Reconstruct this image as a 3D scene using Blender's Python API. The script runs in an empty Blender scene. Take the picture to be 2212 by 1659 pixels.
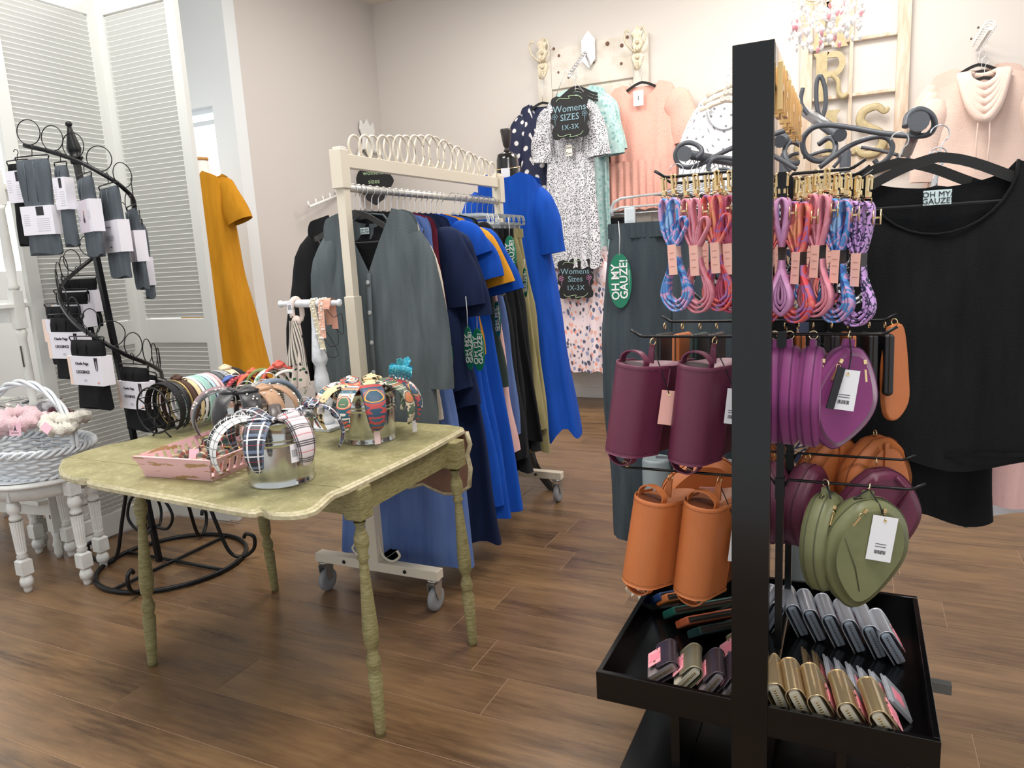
import bpy, bmesh, math, random
from mathutils import Vector, Matrix, Euler, noise
random.seed(7)
SC = bpy.context.scene
COL = SC.collection
PI = math.pi
# ------------------------------------------------------------------ camera
FPX, H = 1569.1, 1.38
PITCH, ROLL, YAW = math.radians(10.185), math.radians(-3.04), math.radians(25.572)
_f = Vector((-math.sin(YAW) * math.cos(PITCH), math.cos(YAW) * math.cos(PITCH), -math.sin(PITCH)))
_r = Vector((math.cos(YAW), math.sin(YAW), 0))
_u = _r.cross(_f)
CR = _r * math.cos(ROLL) + _u * math.sin(ROLL)
CU = -_r * math.sin(ROLL) + _u * math.cos(ROLL)
CF = _f
CAM = Vector((0, 0, H))
cd = bpy.data.cameras.new('camera')
cam = bpy.data.objects.new('camera', cd)
COL.objects.link(cam)
m3 = Matrix((CR, CU, -CF)).transposed()
cam.matrix_world = Matrix.Translation(CAM) @ m3.to_4x4()
cd.sensor_width = 36
cd.lens = FPX / 2212 * 36
cd.clip_start = 0.02
SC.camera = cam
# ------------------------------------------------------------------ light and exposure
SC.view_settings.view_transform = 'Standard'
SC.view_settings.look = 'None'
SC.view_settings.exposure = 0.0
SC.view_settings.gamma = 1
SC.view_settings.use_curve_mapping = False
w = bpy.data.worlds.new('world')
SC.world = w
w.use_nodes = True
w.node_tree.nodes['Background'].inputs[0].default_value = (0.93, 0.965, 1.0, 1)
w.node_tree.nodes['Background'].inputs[1].default_value = 0.95


def area(name, loc, sx, sy, power, col=(1, 1, 1), rot=(0, 0, 0)):
    l = bpy.data.lights.new(name, 'AREA')
    l.shape = 'RECTANGLE'
    l.size, l.size_y = sx, sy
    l.energy = power
    l.color = col
    o = bpy.data.objects.new(name, l)
    o.location = loc
    o.rotation_euler = rot
    COL.objects.link(o)
    return o


area('ceiling_panel_light', (-2.4, 4.6, 3.79), 1.2, 1.2, 55, (1, .95, .90))
area('ceiling_panel_light', (-0.2, 4.8, 3.79), 1.2, 1.2, 78, (1, .94, .89))
area('ceiling_panel_light', (-2.6, 1.6, 3.79), 1.2, 1.2, 75, (1, .98, .95))
area('ceiling_panel_light', (0.2, 1.0, 3.79), 1.2, 1.2, 80, (1, .96, .92))


# ------------------------------------------------------------------ pixel (2212x1659) -> world on a real plane
def at(x, y, X=None, Y=None, Z=None):
    d = CR * ((x - 1106) / FPX) - CU * ((y - 829.5) / FPX) + CF
    if Y is not None: t = Y / d.y
    elif X is not None: t = X / d.x
    else: t = (Z - H) / d.z
    return CAM + d * t


# ------------------------------------------------------------------ materials
def lin(h):
    h = h.lstrip('#')
    c = [int(h[i:i + 2], 16) / 255 for i in (0, 2, 4)]
    return tuple(((v + .055) / 1.055) ** 2.4 if v > .04045 else v / 12.92 for v in c) + (1,)


MATS = {}


class NT:
    def __init__(s, name):
        s.m = bpy.data.materials.new(name)
        s.m.use_nodes = True
        s.t = s.m.node_tree
        s.b = s.t.nodes['Principled BSDF']

    def n(s, typ, **kw):
        nd = s.t.nodes.new(typ)
        for k, v in kw.items():
            if k.startswith('i_'):
                k = k[2:]
                k = int(k) if k.isdigit() else k.replace('_', ' ')
                if isinstance(v, bpy.types.NodeSocket): s.t.links.new(v, nd.inputs[k])
                else: nd.inputs[k].default_value = v
            else: setattr(nd, k, v)
        return nd

    def math(s, op, a, b=0.0, c=None):
        nd = s.n('ShaderNodeMath', operation=op, i_0=a, i_1=b)
        if c is not None:
            if isinstance(c, bpy.types.NodeSocket): s.t.links.new(c, nd.inputs[2])
            else: nd.inputs[2].default_value = c
        return nd.outputs[0]

    def mix(s, f, a, b):
        nd = s.n('ShaderNodeMix', data_type='RGBA')
        for i, v in ((0, f), (6, a), (7, b)):
            if isinstance(v, bpy.types.NodeSocket): s.t.links.new(v, nd.inputs[i])
            else: nd.inputs[i].default_value = v
        return nd.outputs[2]

    def coord(s, k='Object'):
        return s.n('ShaderNodeTexCoord').outputs[k]

    def mapping(s, v, sc=(1, 1, 1), rot=(0, 0, 0)):
        return s.n('ShaderNodeMapping', i_Vector=v, i_Scale=sc, i_Rotation=rot).outputs[0]

    def noise(s, v, scale=5, detail=3, rough=.5):
        return s.n('ShaderNodeTexNoise', i_Vector=v, i_Scale=scale, i_Detail=detail, i_Roughness=rough).outputs['Fac']

    def step(s, v, lo, hi):
        return s.n('ShaderNodeMapRange', i_0=v, i_1=lo, i_2=hi, i_3=0.0, i_4=1.0).outputs[0]

    def bump(s, h, strength=.3, dist=.01):
        s.t.links.new(s.n('ShaderNodeBump', i_Height=h, i_Strength=strength, i_Distance=dist).outputs[0], s.b.inputs['Normal'])

    def col(s, c):
        if isinstance(c, bpy.types.NodeSocket): s.t.links.new(c, s.b.inputs['Base Color'])
        else: s.b.inputs['Base Color'].default_value = c


def M(name, c, rough=.6, metal=0, noise=None, bump=None, coat=0, spec=None, trans=0, emit=None, alpha=None, sheen=0, stretch=(1, 1, 1), sss=0):
    """plain material; noise=(scale,hex2,lo,hi) mottles, bump=(scale,strength,dist)"""
    if name in MATS: return MATS[name]
    n = NT(name)
    b = n.b
    b.inputs['Roughness'].default_value = rough
    b.inputs['Metallic'].default_value = metal
    if coat: b.inputs['Coat Weight'].default_value = coat; b.inputs['Coat Roughness'].default_value = .08
    if spec is not None: b.inputs['Specular IOR Level'].default_value = spec
    if trans: b.inputs['Transmission Weight'].default_value = trans; b.inputs['IOR'].default_value = 1.15
    if sheen: b.inputs['Sheen Weight'].default_value = sheen; b.inputs['Sheen Roughness'].default_value = .5
    if alpha is not None: b.inputs['Alpha'].default_value = alpha
    if emit: b.inputs['Emission Color'].default_value = lin(emit[0]); b.inputs['Emission Strength'].default_value = emit[1]
    v = n.coord()
    if stretch != (1, 1, 1): v = n.mapping(v, stretch)
    if noise: n.col(n.mix(n.step(n.noise(v, noise[0], 4, .6), noise[2], noise[3]), lin(c), lin(noise[1])))
    else: n.col(lin(c))
    if bump: n.bump(n.noise(v, bump[0], 3), bump[1], bump[2] if len(bump) > 2 else .005)
    MATS[name] = n.m
    return n.m


def cloth(name, c, c2=None, crinkle=0.0, rough=.85):
    """woven cloth: fine weave + lengthwise crinkle, soft colour variation"""
    if name in MATS: return MATS[name]
    n = NT(name)
    n.b.inputs['Roughness'].default_value = rough
    n.b.inputs['Specular IOR Level'].default_value = .2
    v = n.coord()
    f = n.noise(n.mapping(v, (30, 30, 4)), 1, 3)
    n.col(n.mix(n.step(f, .3, .75), lin(c), lin(c2 or c)))
    w1 = n.noise(v, 260, 2)
    if crinkle: w1 = n.math('MULTIPLY_ADD', n.noise(n.mapping(v, (60, 60, 7)), 1, 4), crinkle, w1)
    n.bump(w1, .35, .003)
    MATS[name] = n.m
    return n.m


def uvw(n):
    s = n.n('ShaderNodeSeparateXYZ', i_0=n.coord('UV'))
    return s.outputs[0], s.outputs[1]


def dots(name, base, dot, pitch=.05, r=.3, stag=True, rough=.7):
    """dots in a staggered lattice on the cloth's own metres-scaled UV"""
    if name in MATS: return MATS[name]
    n = NT(name)
    n.b.inputs['Roughness'].default_value = rough
    u, v = uvw(n)
    v2 = n.math('DIVIDE', v, pitch)
    row = n.math('FLOOR', v2)
    off = n.math('MULTIPLY', n.math('MODULO', n.math('ABSOLUTE', row), 2.0), .5 if stag else 0)
    u2 = n.math('FRACT', n.math('ADD', n.math('DIVIDE', u, pitch), off))
    du = n.math('SUBTRACT', u2, .5)
    dv = n.math('SUBTRACT', n.math('FRACT', v2), .5)
    d = n.math('SQRT', n.math('ADD', n.math('MULTIPLY', du, du), n.math('MULTIPLY', dv, dv)))
    n.col(n.mix(n.step(d, r - .03, r + .03), lin(dot), lin(base)))
    MATS[name] = n.m
    return n.m


def plaid(name, base, lines, rough=.7, rot=0.0):
    """lines = [(axis, pitch, offset, halfwidth, hex), ...] painted over one another"""
    if name in MATS: return MATS[name]
    n = NT(name)
    n.b.inputs['Roughness'].default_value = rough
    mp = n.mapping(n.coord('UV'), (1, 1, 1), (0, 0, rot))
    s = n.n('ShaderNodeSeparateXYZ', i_0=mp)
    c = lin(base)
    for ax, p, o, hw, hx in lines:
        f = n.math('FRACT', n.math('ADD', n.math('DIVIDE', s.outputs[ax], p), o))
        d = n.math('ABSOLUTE', n.math('SUBTRACT', f, .5))
        c = n.mix(n.math('MULTIPLY', n.math('LESS_THAN', d, hw / p), .85), c, lin(hx))
    n.col(c)
    n.bump(n.noise(n.coord(), 400, 2), .3, .002)
    MATS[name] = n.m
    return n.m


def cells(name, base, cols, scale=40, thr=.35, stretch=(1, 1, 1), rough=.75, obj=False, rand=1.0):
    """scattered small motifs: voronoi spots of several colours on a ground"""
    if name in MATS: return MATS[name]
    n = NT(name)
    n.b.inputs['Roughness'].default_value = rough
    v = n.coord('Object' if obj else 'UV')
    v = n.mapping(v, stretch)
    ds = n.noise(v, scale * 1.4, 2)
    v2 = n.n('ShaderNodeVectorMath', operation='MULTIPLY_ADD', i_0=n.n('ShaderNodeTexNoise', i_Vector=v, i_Scale=scale * .9).outputs['Color'], i_1=(.5 / scale,) * 3, i_2=v).outputs[0]
    vo = n.n('ShaderNodeTexVoronoi', i_Vector=v2, i_Scale=scale, i_Randomness=rand)
    cr = n.n('ShaderNodeValToRGB', i_Fac=n.n('ShaderNodeSeparateColor', i_0=vo.outputs['Color']).outputs[0])
    e = cr.color_ramp
    e.interpolation = 'CONSTANT'
    while len(e.elements) < len(cols): e.elements.new(.5)
    for i, cc in enumerate(cols):
        e.elements[i].position = i / len(cols)
        e.elements[i].color = lin(cc)
    n.col(n.mix(n.step(vo.outputs['Distance'], thr - .04, thr + .04), cr.outputs[0], lin(base)))
    MATS[name] = n.m
    return n.m


def marble(name, cols, scale=12, dist=3.0, rough=.5, obj=False):
    """flowing patches of several colours (printed scarves, tie-dye straps)"""
    if name in MATS: return MATS[name]
    n = NT(name)
    n.b.inputs['Roughness'].default_value = rough
    v = n.coord('Object' if obj else 'UV')
    f = n.n('ShaderNodeTexNoise', i_Vector=v, i_Scale=scale, i_Detail=1.5, i_Distortion=dist).outputs['Fac']
    cr = n.n('ShaderNodeValToRGB', i_Fac=f)
    e = cr.color_ramp
    e.interpolation = 'CONSTANT'
    while len(e.elements) < len(cols): e.elements.new(.5)
    for i, cc in enumerate(cols):
        e.elements[i].position = 0 if i == 0 else .3 + .42 * i / len(cols)
        e.elements[i].color = lin(cc)
    n.col(cr.outputs[0])
    MATS[name] = n.m
    return n.m


# ------------------------------------------------------------------ mesh builder
class MB:
    def __init__(s):
        s.v = []; s.f = []; s.uv = []; s.sm = []; s.mi = []; s.cur = 0

    def face(s, idx, uv=None, sm=False):
        s.f.append(tuple(idx)); s.uv.append(uv); s.sm.append(sm); s.mi.append(s.cur)

    def add(s, vs, fs, sm=False, uvs=None):
        k = len(s.v)
        s.v += [Vector(a) for a in vs]
        for i, f in enumerate(fs): s.face([k + j for j in f], uvs[i] if uvs else None, sm)
        return s

    def box(s, c, d, R=None, ch=0.0):
        """box with optional chamfered vertical profile (ch)"""
        hx, hy, hz = d[0] / 2, d[1] / 2, d[2] / 2
        c = Vector(c)
        if ch <= 0:
            vs = [Vector((x * hx, y * hy, z * hz)) for x in (-1, 1) for y in (-1, 1) for z in (-1, 1)]
            fs = [(0, 1, 3, 2), (4, 6, 7, 5), (0, 4, 5, 1), (2, 3, 7, 6), (0, 2, 6, 4), (1, 5, 7, 3)]
        else:
            vs = []
            for z, k in ((-hz, ch), (-hz + ch, 0), (hz - ch, 0), (hz, ch)):
                for x, y in ((-1, -1), (1, -1), (1, 1), (-1, 1)): vs.append(Vector((x * (hx - k), y * (hy - k), z)))
            fs = [(3, 2, 1, 0), (12, 13, 14, 15)]
            for r in range(3):
                for i in range(4): fs.append((r * 4 + i, r * 4 + (i + 1) % 4, r * 4 + 4 + (i + 1) % 4, r * 4 + 4 + i))
        if R is not None: vs = [R @ v for v in vs]
        uvs = [[(vs[j] @ Vector((1, .3, 0)), vs[j] @ Vector((0, .3, 1))) for j in f] for f in fs]
        return s.add([v + c for v in vs], fs, False, uvs)

    def tube(s, pts, r, n=8, closed=False, sect=None, up=None, cap=True, sm=True, uvs=True):
        """sweep a circle (radius r or list) or a 2-D section along points"""
        P = [Vector(p) for p in pts]
        N = len(P)
        if N < 2: return s
        T = []
        for i in range(N):
            a = P[(i - 1) % N] if (closed or i > 0) else P[i]
            b = P[(i + 1) % N] if (closed or i < N - 1) else P[i]
            t = (b - a)
            T.append(t.normalized() if t.length > 1e-9 else Vector((0, 0, 1)))
        nrm = Vector(up) if up is not None else (Vector((0, 0, 1)) if abs(T[0].z) < .9 else Vector((1, 0, 0)))
        k0 = len(s.v)
        m = len(sect) if sect else n
        ln = 0
        L = []
        for i in range(N):
            t = T[i]
            if up is not None: nrm = Vector(up)
            nn = nrm - t * nrm.dot(t)
            if nn.length < 1e-6: nn = t.orthogonal()
            nn.normalize(); nrm = nn
            b = t.cross(nn)
            if i: ln += (P[i] - P[i - 1]).length
            L.append(ln)
            rr = r[i] if isinstance(r, (list, tuple)) else r
            for j in range(m):
                if sect: q = P[i] + b * (sect[j][0] * rr) + nn * (sect[j][1] * rr)
                else:
                    a = 2 * PI * j / m
                    q = P[i] + b * (math.cos(a) * rr) + nn * (math.sin(a) * rr)
                s.v.append(q)
        if sect:
            per = [0]
            for j in range(m):
                a, b2 = sect[j], sect[(j + 1) % m]
                per.append(per[-1] + math.hypot(a[0] - b2[0], a[1] - b2[1]))
        else: per = [2 * PI * (r if not isinstance(r, (list, tuple)) else r[0]) * j / m for j in range(m + 1)]
        for i in range(N if closed else N - 1):
            i2 = (i + 1) % N
            l2 = L[i2] if i2 else L[-1] + (P[0] - P[-1]).length
            for j in range(m):
                j2 = (j + 1) % m
                s.face((k0 + i * m + j, k0 + i * m + j2, k0 + i2 * m + j2, k0 + i2 * m + j),
                       [(L[i], per[j]), (L[i], per[j + 1]), (l2, per[j + 1]), (l2, per[j])], sm)
        if cap and not closed:
            s.face([k0 + j for j in range(m)][::-1])
            s.face([k0 + (N - 1) * m + j for j in range(m)])
        return s

    def lathe(s, prof, c=(0, 0, 0), n=16, R=None, cap=True, arc=None):
        c = Vector(c)
        k = len(s.v)
        for z, r in prof:
            for j in range(n):
                a = 2 * PI * j / n
                q = Vector((r * math.cos(a), r * math.sin(a), z))
                s.v.append(c + (R @ q if R is not None else q))
        for i in range(len(prof) - 1):
            for j in range(n):
                j2 = (j + 1) % n
                uv = [(j / n, prof[i][0]), ((j + 1) / n, prof[i][0]), ((j + 1) / n, prof[i + 1][0]), (j / n, prof[i + 1][0])]
                s.face((k + i * n + j, k + i * n + j2, k + (i + 1) * n + j2, k + (i + 1) * n + j), uv, True)
        if cap:
            s.face([k + j for j in range(n)][::-1])
            s.face([k + (len(prof) - 1) * n + j for j in range(n)])
        return s

    def prism(s, pts, d, xf=None, bev=0.0, sm=False):
        """outline (x,z) extruded from y=-d/2 to d/2; bev rounds the rim inward"""
        n = len(pts)
        cx = sum(p[0] for p in pts) / n; cz = sum(p[1] for p in pts) / n
        def ins(k):
            out = []
            for p in pts:
                dx, dz = p[0] - cx, p[1] - cz
                l = math.hypot(dx, dz) or 1
                out.append((p[0] - dx / l * k, p[1] - dz / l * k))
            return out
        if bev > 0: lay = [(-d / 2, ins(bev)), (-d / 2 + bev * .35, ins(bev * .25)), (-d / 2 + bev, pts), (d / 2 - bev, pts), (d / 2 - bev * .35, ins(bev * .25)), (d / 2, ins(bev))]
        else: lay = [(-d / 2, pts), (d / 2, pts)]
        k = len(s.v)
        for y, o in lay:
            for p in o:
                q = Vector((p[0], y, p[1]))
                s.v.append(xf @ q if xf is not None else q)
        for i in range(len(lay) - 1):
            for j in range(n):
                j2 = (j + 1) % n
                s.face((k + i * n + j, k + i * n + j2, k + (i + 1) * n + j2, k + (i + 1) * n + j), None, sm)
        s.face([k + j for j in range(n)], [(p[0], p[1]) for p in lay[0][1]], False)
        q = k + (len(lay) - 1) * n
        s.face([q + j for j in range(n)][::-1], [(p[0], p[1]) for p in lay[-1][1]][::-1], False)
        return s

    def grid(s, fn, nu, nv, cu=False, uv=None, sm=True):
        """fn(u,v)->point for u,v in 0..1; cu closes u; uv(u,v)->texture metres"""
        k = len(s.v)
        mu = nu if cu else nu + 1
        for j in range(nv + 1):
            for i in range(mu): s.v.append(Vector(fn(i / nu, j / nv)))
        g = uv or (lambda a, b: (a, b))
        for j in range(nv):
            for i in range(nu):
                i2 = (i + 1) % mu if cu else i + 1
                s.face((k + j * mu + i, k + j * mu + i2, k + (j + 1) * mu + i2, k + (j + 1) * mu + i),
                       [g(i / nu, j / nv), g((i + 1) / nu, j / nv), g((i + 1) / nu, (j + 1) / nv), g(i / nu, (j + 1) / nv)], sm)
        return s

    def ball(s, c, r, n=8, sq=(1, 1, 1)):
        c = Vector(c)
        pr = [(-math.cos(PI * i / n), math.sin(PI * i / n)) for i in range(n + 1)]
        k = len(s.v)
        for z, q in pr:
            for j in range(n): s.v.append(c + Vector((q * r * sq[0] * math.cos(2 * PI * j / n), q * r * sq[1] * math.sin(2 * PI * j / n), z * r * sq[2])))
        for i in range(n):
            for j in range(n):
                j2 = (j + 1) % n
                s.face((k + i * n + j, k + i * n + j2, k + (i + 1) * n + j2, k + (i + 1) * n + j), None, True)
        return s

    def xf(s, m, k0=0):
        s.v[k0:] = [m @ v for v in s.v[k0:]]
        return s

    def mesh(s, name):
        me = bpy.data.meshes.new(name)
        me.from_pydata([tuple(v) for v in s.v], [], s.f)
        me.polygons.foreach_set('use_smooth', s.sm)
        if any(s.mi): me.polygons.foreach_set('material_index', s.mi)
        if any(u is not None for u in s.uv):
            l = me.uv_layers.new(name='UVMap')
            flat = []
            for f, u in zip(s.f, s.uv):
                for i in range(len(f)):
                    a = u[i] if u else (s.v[f[i]].x, s.v[f[i]].z)
                    flat += [a[0], a[1]]
            l.data.foreach_set('uv', flat)
        me.validate(clean_customdata=False)
        me.update()
        return me

    def build(s, name, mat, parent=None, world=False, bevel=0):
        me = s.mesh(name)
        for mm in (mat if isinstance(mat, (list, tuple)) else [mat]): me.materials.append(mm)
        return put(name, me, parent, world, bevel)


def put(name, me, parent=None, world=False, bevel=0):
    o = bpy.data.objects.new(name, me)
    COL.objects.link(o)
    if parent is not None:
        o.parent = parent
        if world: o.matrix_parent_inverse = root_mat(parent).inverted()
    if bevel:
        b = o.modifiers.new('bevel', 'BEVEL')
        b.width = bevel; b.segments = 2; b.limit_method = 'ANGLE'
    return o


def root_mat(o):
    m = o.matrix_basis.copy()
    while o.parent is not None:
        m = o.parent.matrix_basis @ o.matrix_parent_inverse @ m
        o = o.parent
    return m


def thing(name, label, cat, loc=(0, 0, 0), rz=0, group=None, rot=None):
    o = bpy.data.objects.new(name, None)
    o.empty_display_size = .05
    COL.objects.link(o)
    o.location = loc
    o.rotation_euler = rot if rot is not None else (0, 0, rz)
    return tag(o, label, cat, group)


def tag(o, label, cat, group=None):
    o['label'] = label
    o['category'] = cat
    if group: o['group'] = group
    return o


def struct(name, mb, mat, **k):
    o = mb.build(name, mat, **k)
    o['kind'] = 'structure'
    return o


def dup(root, loc, rot=None, label=None, group=None, scale=None):
    r = root.copy(); COL.objects.link(r)
    r.location = loc
    if rot is not None: r.rotation_euler = rot
    if scale is not None: r.scale = scale
    if label: r['label'] = label
    if group: r['group'] = group
    for ch in list(root.children):
        c = ch.copy(); COL.objects.link(c); c.parent = r
        for g in ch.children:
            d = g.copy(); COL.objects.link(d); d.parent = c
    return r


def text_mesh(txt, size, depth=.0006, bold=0.0):
    cu = bpy.data.curves.new('lettering', 'FONT')
    cu.body = txt
    cu.size = size
    cu.extrude = depth
    cu.offset = bold
    cu.align_x = 'CENTER'
    cu.align_y = 'CENTER'
    cu.resolution_u = 2
    o = bpy.data.objects.new('lettering', cu)
    COL.objects.link(o)
    dg = bpy.context.evaluated_depsgraph_get()
    me = bpy.data.meshes.new_from_object(o.evaluated_get(dg))
    bpy.data.objects.remove(o)
    bpy.data.curves.remove(cu)
    return me


_TX = {}


def lettering(txt, size, mat, parent, loc, rot=(PI / 2, 0, 0), name='lettering', bold=0.0, depth=.0006, scale=(1, 1, 1)):
    """raised or printed letters; text faces -Y when rot=(90deg,0,0)"""
    key = (txt, size, mat.name, bold, depth)
    if key not in _TX:
        me = text_mesh(txt, size, depth, bold)
        me.materials.clear(); me.materials.append(mat)
        _TX[key] = me
    o = bpy.data.objects.new(name, _TX[key])
    COL.objects.link(o)
    o.parent = parent
    o.location = loc
    o.rotation_euler = rot
    o.scale = scale
    return o


def arc(c, r, a0, a1, n=16, ax='xz', rz=None):
    out = []
    rz = rz if rz is not None else r
    for i in range(n + 1):
        a = math.radians(a0 + (a1 - a0) * i / n)
        u, v = r * math.cos(a), rz * math.sin(a)
        out.append(Vector((c[0] + u, c[1], c[2] + v)) if ax == 'xz' else Vector((c[0] + u, c[1] + v, c[2])) if ax == 'xy' else Vector((c[0], c[1] + u, c[2] + v)))
    return out


def smooth_path(pts, n=8):
    """Catmull-Rom through the points"""
    P = [Vector(p) for p in pts]
    P = [P[0] * 2 - P[1]] + P + [P[-1] * 2 - P[-2]]
    out = []
    for i in range(1, len(P) - 2):
        for k in range(n):
            t = k / n
            out.append(.5 * ((2 * P[i]) + (P[i + 1] - P[i - 1]) * t + (2 * P[i - 1] - 5 * P[i] + 4 * P[i + 1] - P[i + 2]) * t * t + (3 * P[i] - P[i - 1] - 3 * P[i + 1] + P[i + 2]) * t ** 3))
    out.append(P[-2])
    return out


def RM(x=0, y=0, z=0):
    return Euler((x, y, z)).to_matrix()


def XF(loc=(0, 0, 0), x=0, y=0, z=0, s=1):
    return Matrix.Translation(Vector(loc)) @ Euler((x, y, z)).to_matrix().to_4x4() @ Matrix.Scale(s, 4)


# shared materials
BLACKM = M('black_metal', '#0d0d0e', .35, .3)
BLACKG = M('black_gloss', '#070708', .22, 0, coat=.12, spec=.4, bump=(900, .05, .001))
GOLD = M('gold_metal', '#eccf9a', .24, .95)
STEEL = M('chrome_steel', '#e0e0e2', .22, .9)
WHITEP = M('white_paint', '#e6e6e2', .45)
CARDW = M('white_card', '#eeecf0', .6)
PINKC = M('pink_card', '#f0b8a8', .55)
INK = M('black_ink', '#1c1c20', .6)
# ------------------------------------------------------------------ floor: planks laid left to right
def floor_mat():
    n = NT('floor_plank_wood')
    oi = n.n('ShaderNodeObjectInfo').outputs['Random']
    geo = n.n('ShaderNodeNewGeometry').outputs['Position']
    off = n.n('ShaderNodeCombineXYZ', i_0=n.math('MULTIPLY', oi, 37.0), i_1=n.math('MULTIPLY', oi, 91.0), i_2=oi).outputs[0]
    p = n.n('ShaderNodeVectorMath', operation='ADD', i_0=geo, i_1=off).outputs[0]
    g1 = n.noise(n.mapping(p, (1.2, 7, 1)), 1.3, 6, .62)
    g2 = n.noise(n.mapping(p, (5, 60, 1)), 1.2, 4, .6)
    blot = n.noise(n.mapping(p, (1.6, 4.0, 1)), 1.3, 4, .65)
    c = n.mix(n.step(g1, .35, .68), lin('#553f2b'), lin('#8b6c4a'))
    c = n.mix(n.math('MULTIPLY', n.step(blot, .5, .8), .85), c, lin('#3c2b21'))
    c = n.mix(n.math('MULTIPLY', n.step(g2, .42, .7), .35), c, lin('#a38058'))
    c = n.mix(n.math('MULTIPLY', oi, .35), c, lin('#684e39'))
    n.col(c)
    n.t.links.new(n.math('MULTIPLY_ADD', g1, .2, .2), n.b.inputs['Roughness'])
    n.b.inputs['Specular IOR Level'].default_value = .55
    n.bump(n.math('ADD', g2, n.math('MULTIPLY', blot, .6)), .12, .004)
    return n.m


fm = floor_mat()
mb = MB().box((-1.2, 3.0, -.026), (7.4, 7.2, .05))
floor = struct('floor', mb, M('plank_joint', '#9d7f66', .7))
ROW0, RW = 1.5376, .2058
known = {0: [-1.895], 1: [-1.003], 2: [-1.143, -2.61]}
j1 = at(1233, 1205, Z=0); j2 = at(1093, 1286, Z=0); j3 = at(1258, 910, Z=0); j4 = at(1258, 949, Z=0)
for j in (j1, j2, j3, j4): known.setdefault(int(math.floor((j.y - ROW0) / RW)), []).append(j.x)
PL = {}
for r in range(-8, 24):
    y0 = ROW0 + r * RW
    L = 1.47
    off = known[r][0] if r in known else random.uniform(-1.4, 0)
    x0 = off
    while x0 > -4.8: x0 -= L
    while x0 < 2.3:
        a, b = max(x0, -4.8), min(x0 + L, 2.4)
        if b - a > .02 and not (a < -4.9):
            key = round(b - a, 3)
            g = .0009
            if key not in PL:
                hx, hy = (b - a) / 2 - g, RW / 2 - g
                q = MB()
                q.add([(-hx, -hy, -.003), (hx, -hy, -.003), (hx, hy, -.003), (-hx, hy, -.003), (-hx + .001, -hy + .001, 0), (hx - .001, -hy + .001, 0), (hx - .001, hy - .001, 0), (-hx + .001, hy - .001, 0)],
                      [(4, 5, 6, 7), (0, 1, 5, 4), (1, 2, 6, 5), (2, 3, 7, 6), (3, 0, 4, 7)])
                me = q.mesh('plank'); me.materials.append(fm)
                PL[key] = me
            o = put('plank', PL[key], floor)
            o.location = ((a + b) / 2, y0 + RW / 2, 0)
        x0 += L
# ------------------------------------------------------------------ walls
WALL = M('wall_paint', '#cbc5c0', .75, bump=(60, .08, .002))
WALLB = M('wall_paint_back', '#d8d3cd', .75, bump=(60, .08, .002))
WALLC = M('column_paint', '#dfe3e4', .7, bump=(60, .05, .002))
struct('wall_back', MB().box((-.98, 6.46, 1.9), (6.9, .12, 3.86)), WALLB)
struct('wall_left', MB().box((-4.42, 5.475, 1.9), (.12, 1.85, 3.86)), WALL)
# storefront return wall, with a tall bright window in it (opening X -5.3..-4.56)
wx0, wx1 = -5.6, at(467, 300, Y=4.43).x
wz1 = at(433, 232, Y=4.43).z
mb = MB()
mb.box(((wx1 - 4.36) / 2, 4.49, 1.9), (-4.36 - wx1, .12, 3.86))
mb.box(((wx0 + wx1) / 2, 4.49, (wz1 + 3.83) / 2), (wx1 - wx0, .12, 3.83 - wz1))
mb.box(((wx0 + wx1) / 2, 4.49, .2), (wx1 - wx0, .12, .4))
mb.box((-6.2, 4.49, 1.9), (1.2, .12, 3.86))
struct('wall_front_left', mb, WALLC)
mb = MB()
for x in (wx0 + .02, wx1 - .02): mb.box((x, 4.50, (wz1 + .4) / 2), (.04, .05, wz1 - .4))
mb.box(((wx0 + wx1) / 2, 4.50, wz1 - .02), (wx1 - wx0, .06, .04))
zt = at(430, 265, Y=4.43).z
mb.box(((wx0 + wx1) / 2, 4.50, zt), (wx1 - wx0, .05, .035))
win = struct('window_1', mb, M('window_frame_paint', '#cfd6da', .5))
mb = MB().box(((wx0 + wx1) / 2, 4.53, (wz1 + .4) / 2), (wx1 - wx0 - .04, .006, wz1 - .4))
mb.build('pane', M('daylight_pane', '#ffffff', .3, emit=('#f6fbff', 1.6)), win)
# far left street window wall behind the shelf
mb = MB()
mb.box((-5.3, 2.2, .72), (.12, 4.6, 1.44)); mb.box((-5.3, 2.2, 3.2), (.12, 4.6, 1.3))
for y in (.3, 1.25, 4.2): mb.box((-5.3, y, 2.0), (.12, .14, 1.1))
struct('wall_left_front', mb, WALLC)
mb = MB()
for y in (.75, 2.7): mb.box((-5.3, y, 2.0), (.05, .05, 1.12))
mb.box((-5.3, 2.2, 2.0), (.05, 4.0, .05))
w2 = struct('window_2', mb, M('window_frame_cream', '#e8dfc8', .5))
MB().box((-5.33, 2.2, 2.0), (.006, 4.0, 1.12)).build('pane', MATS['daylight_pane'], w2)
mb = MB().box((-1.6, 3.1, 3.86), (8.4, 7.0, .06))
struct('ceiling', mb, M('ceiling_paint', '#e4dcd2', .8))
struct('baseboard_back', MB().box((-.98, 6.39, .05), (6.8, .025, .10), ch=.004), M('baseboard_paint', '#dcd9d4', .5))
struct('baseboard_left', MB().box((-4.347, 5.475, .05), (.025, 1.85, .10), ch=.004), MATS['baseboard_paint'])

# ------------------------------------------------------------------ tall louvred folding screen: two leaves hinged at the far fold
ps, pe, pl = Vector((-3.574, 2.757, 0)), Vector((-3.02, 2.771, 0)), Vector((-3.56, 2.17, 0))
SCR = thing('folding_screen', 'tall white louvred two-leaf folding screen behind the spiral stand', 'screen', ((ps + pe) / 2)[:])
lm = M('louvre_paint', '#d5d6d1', .5)
sl_cache = {}


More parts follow.
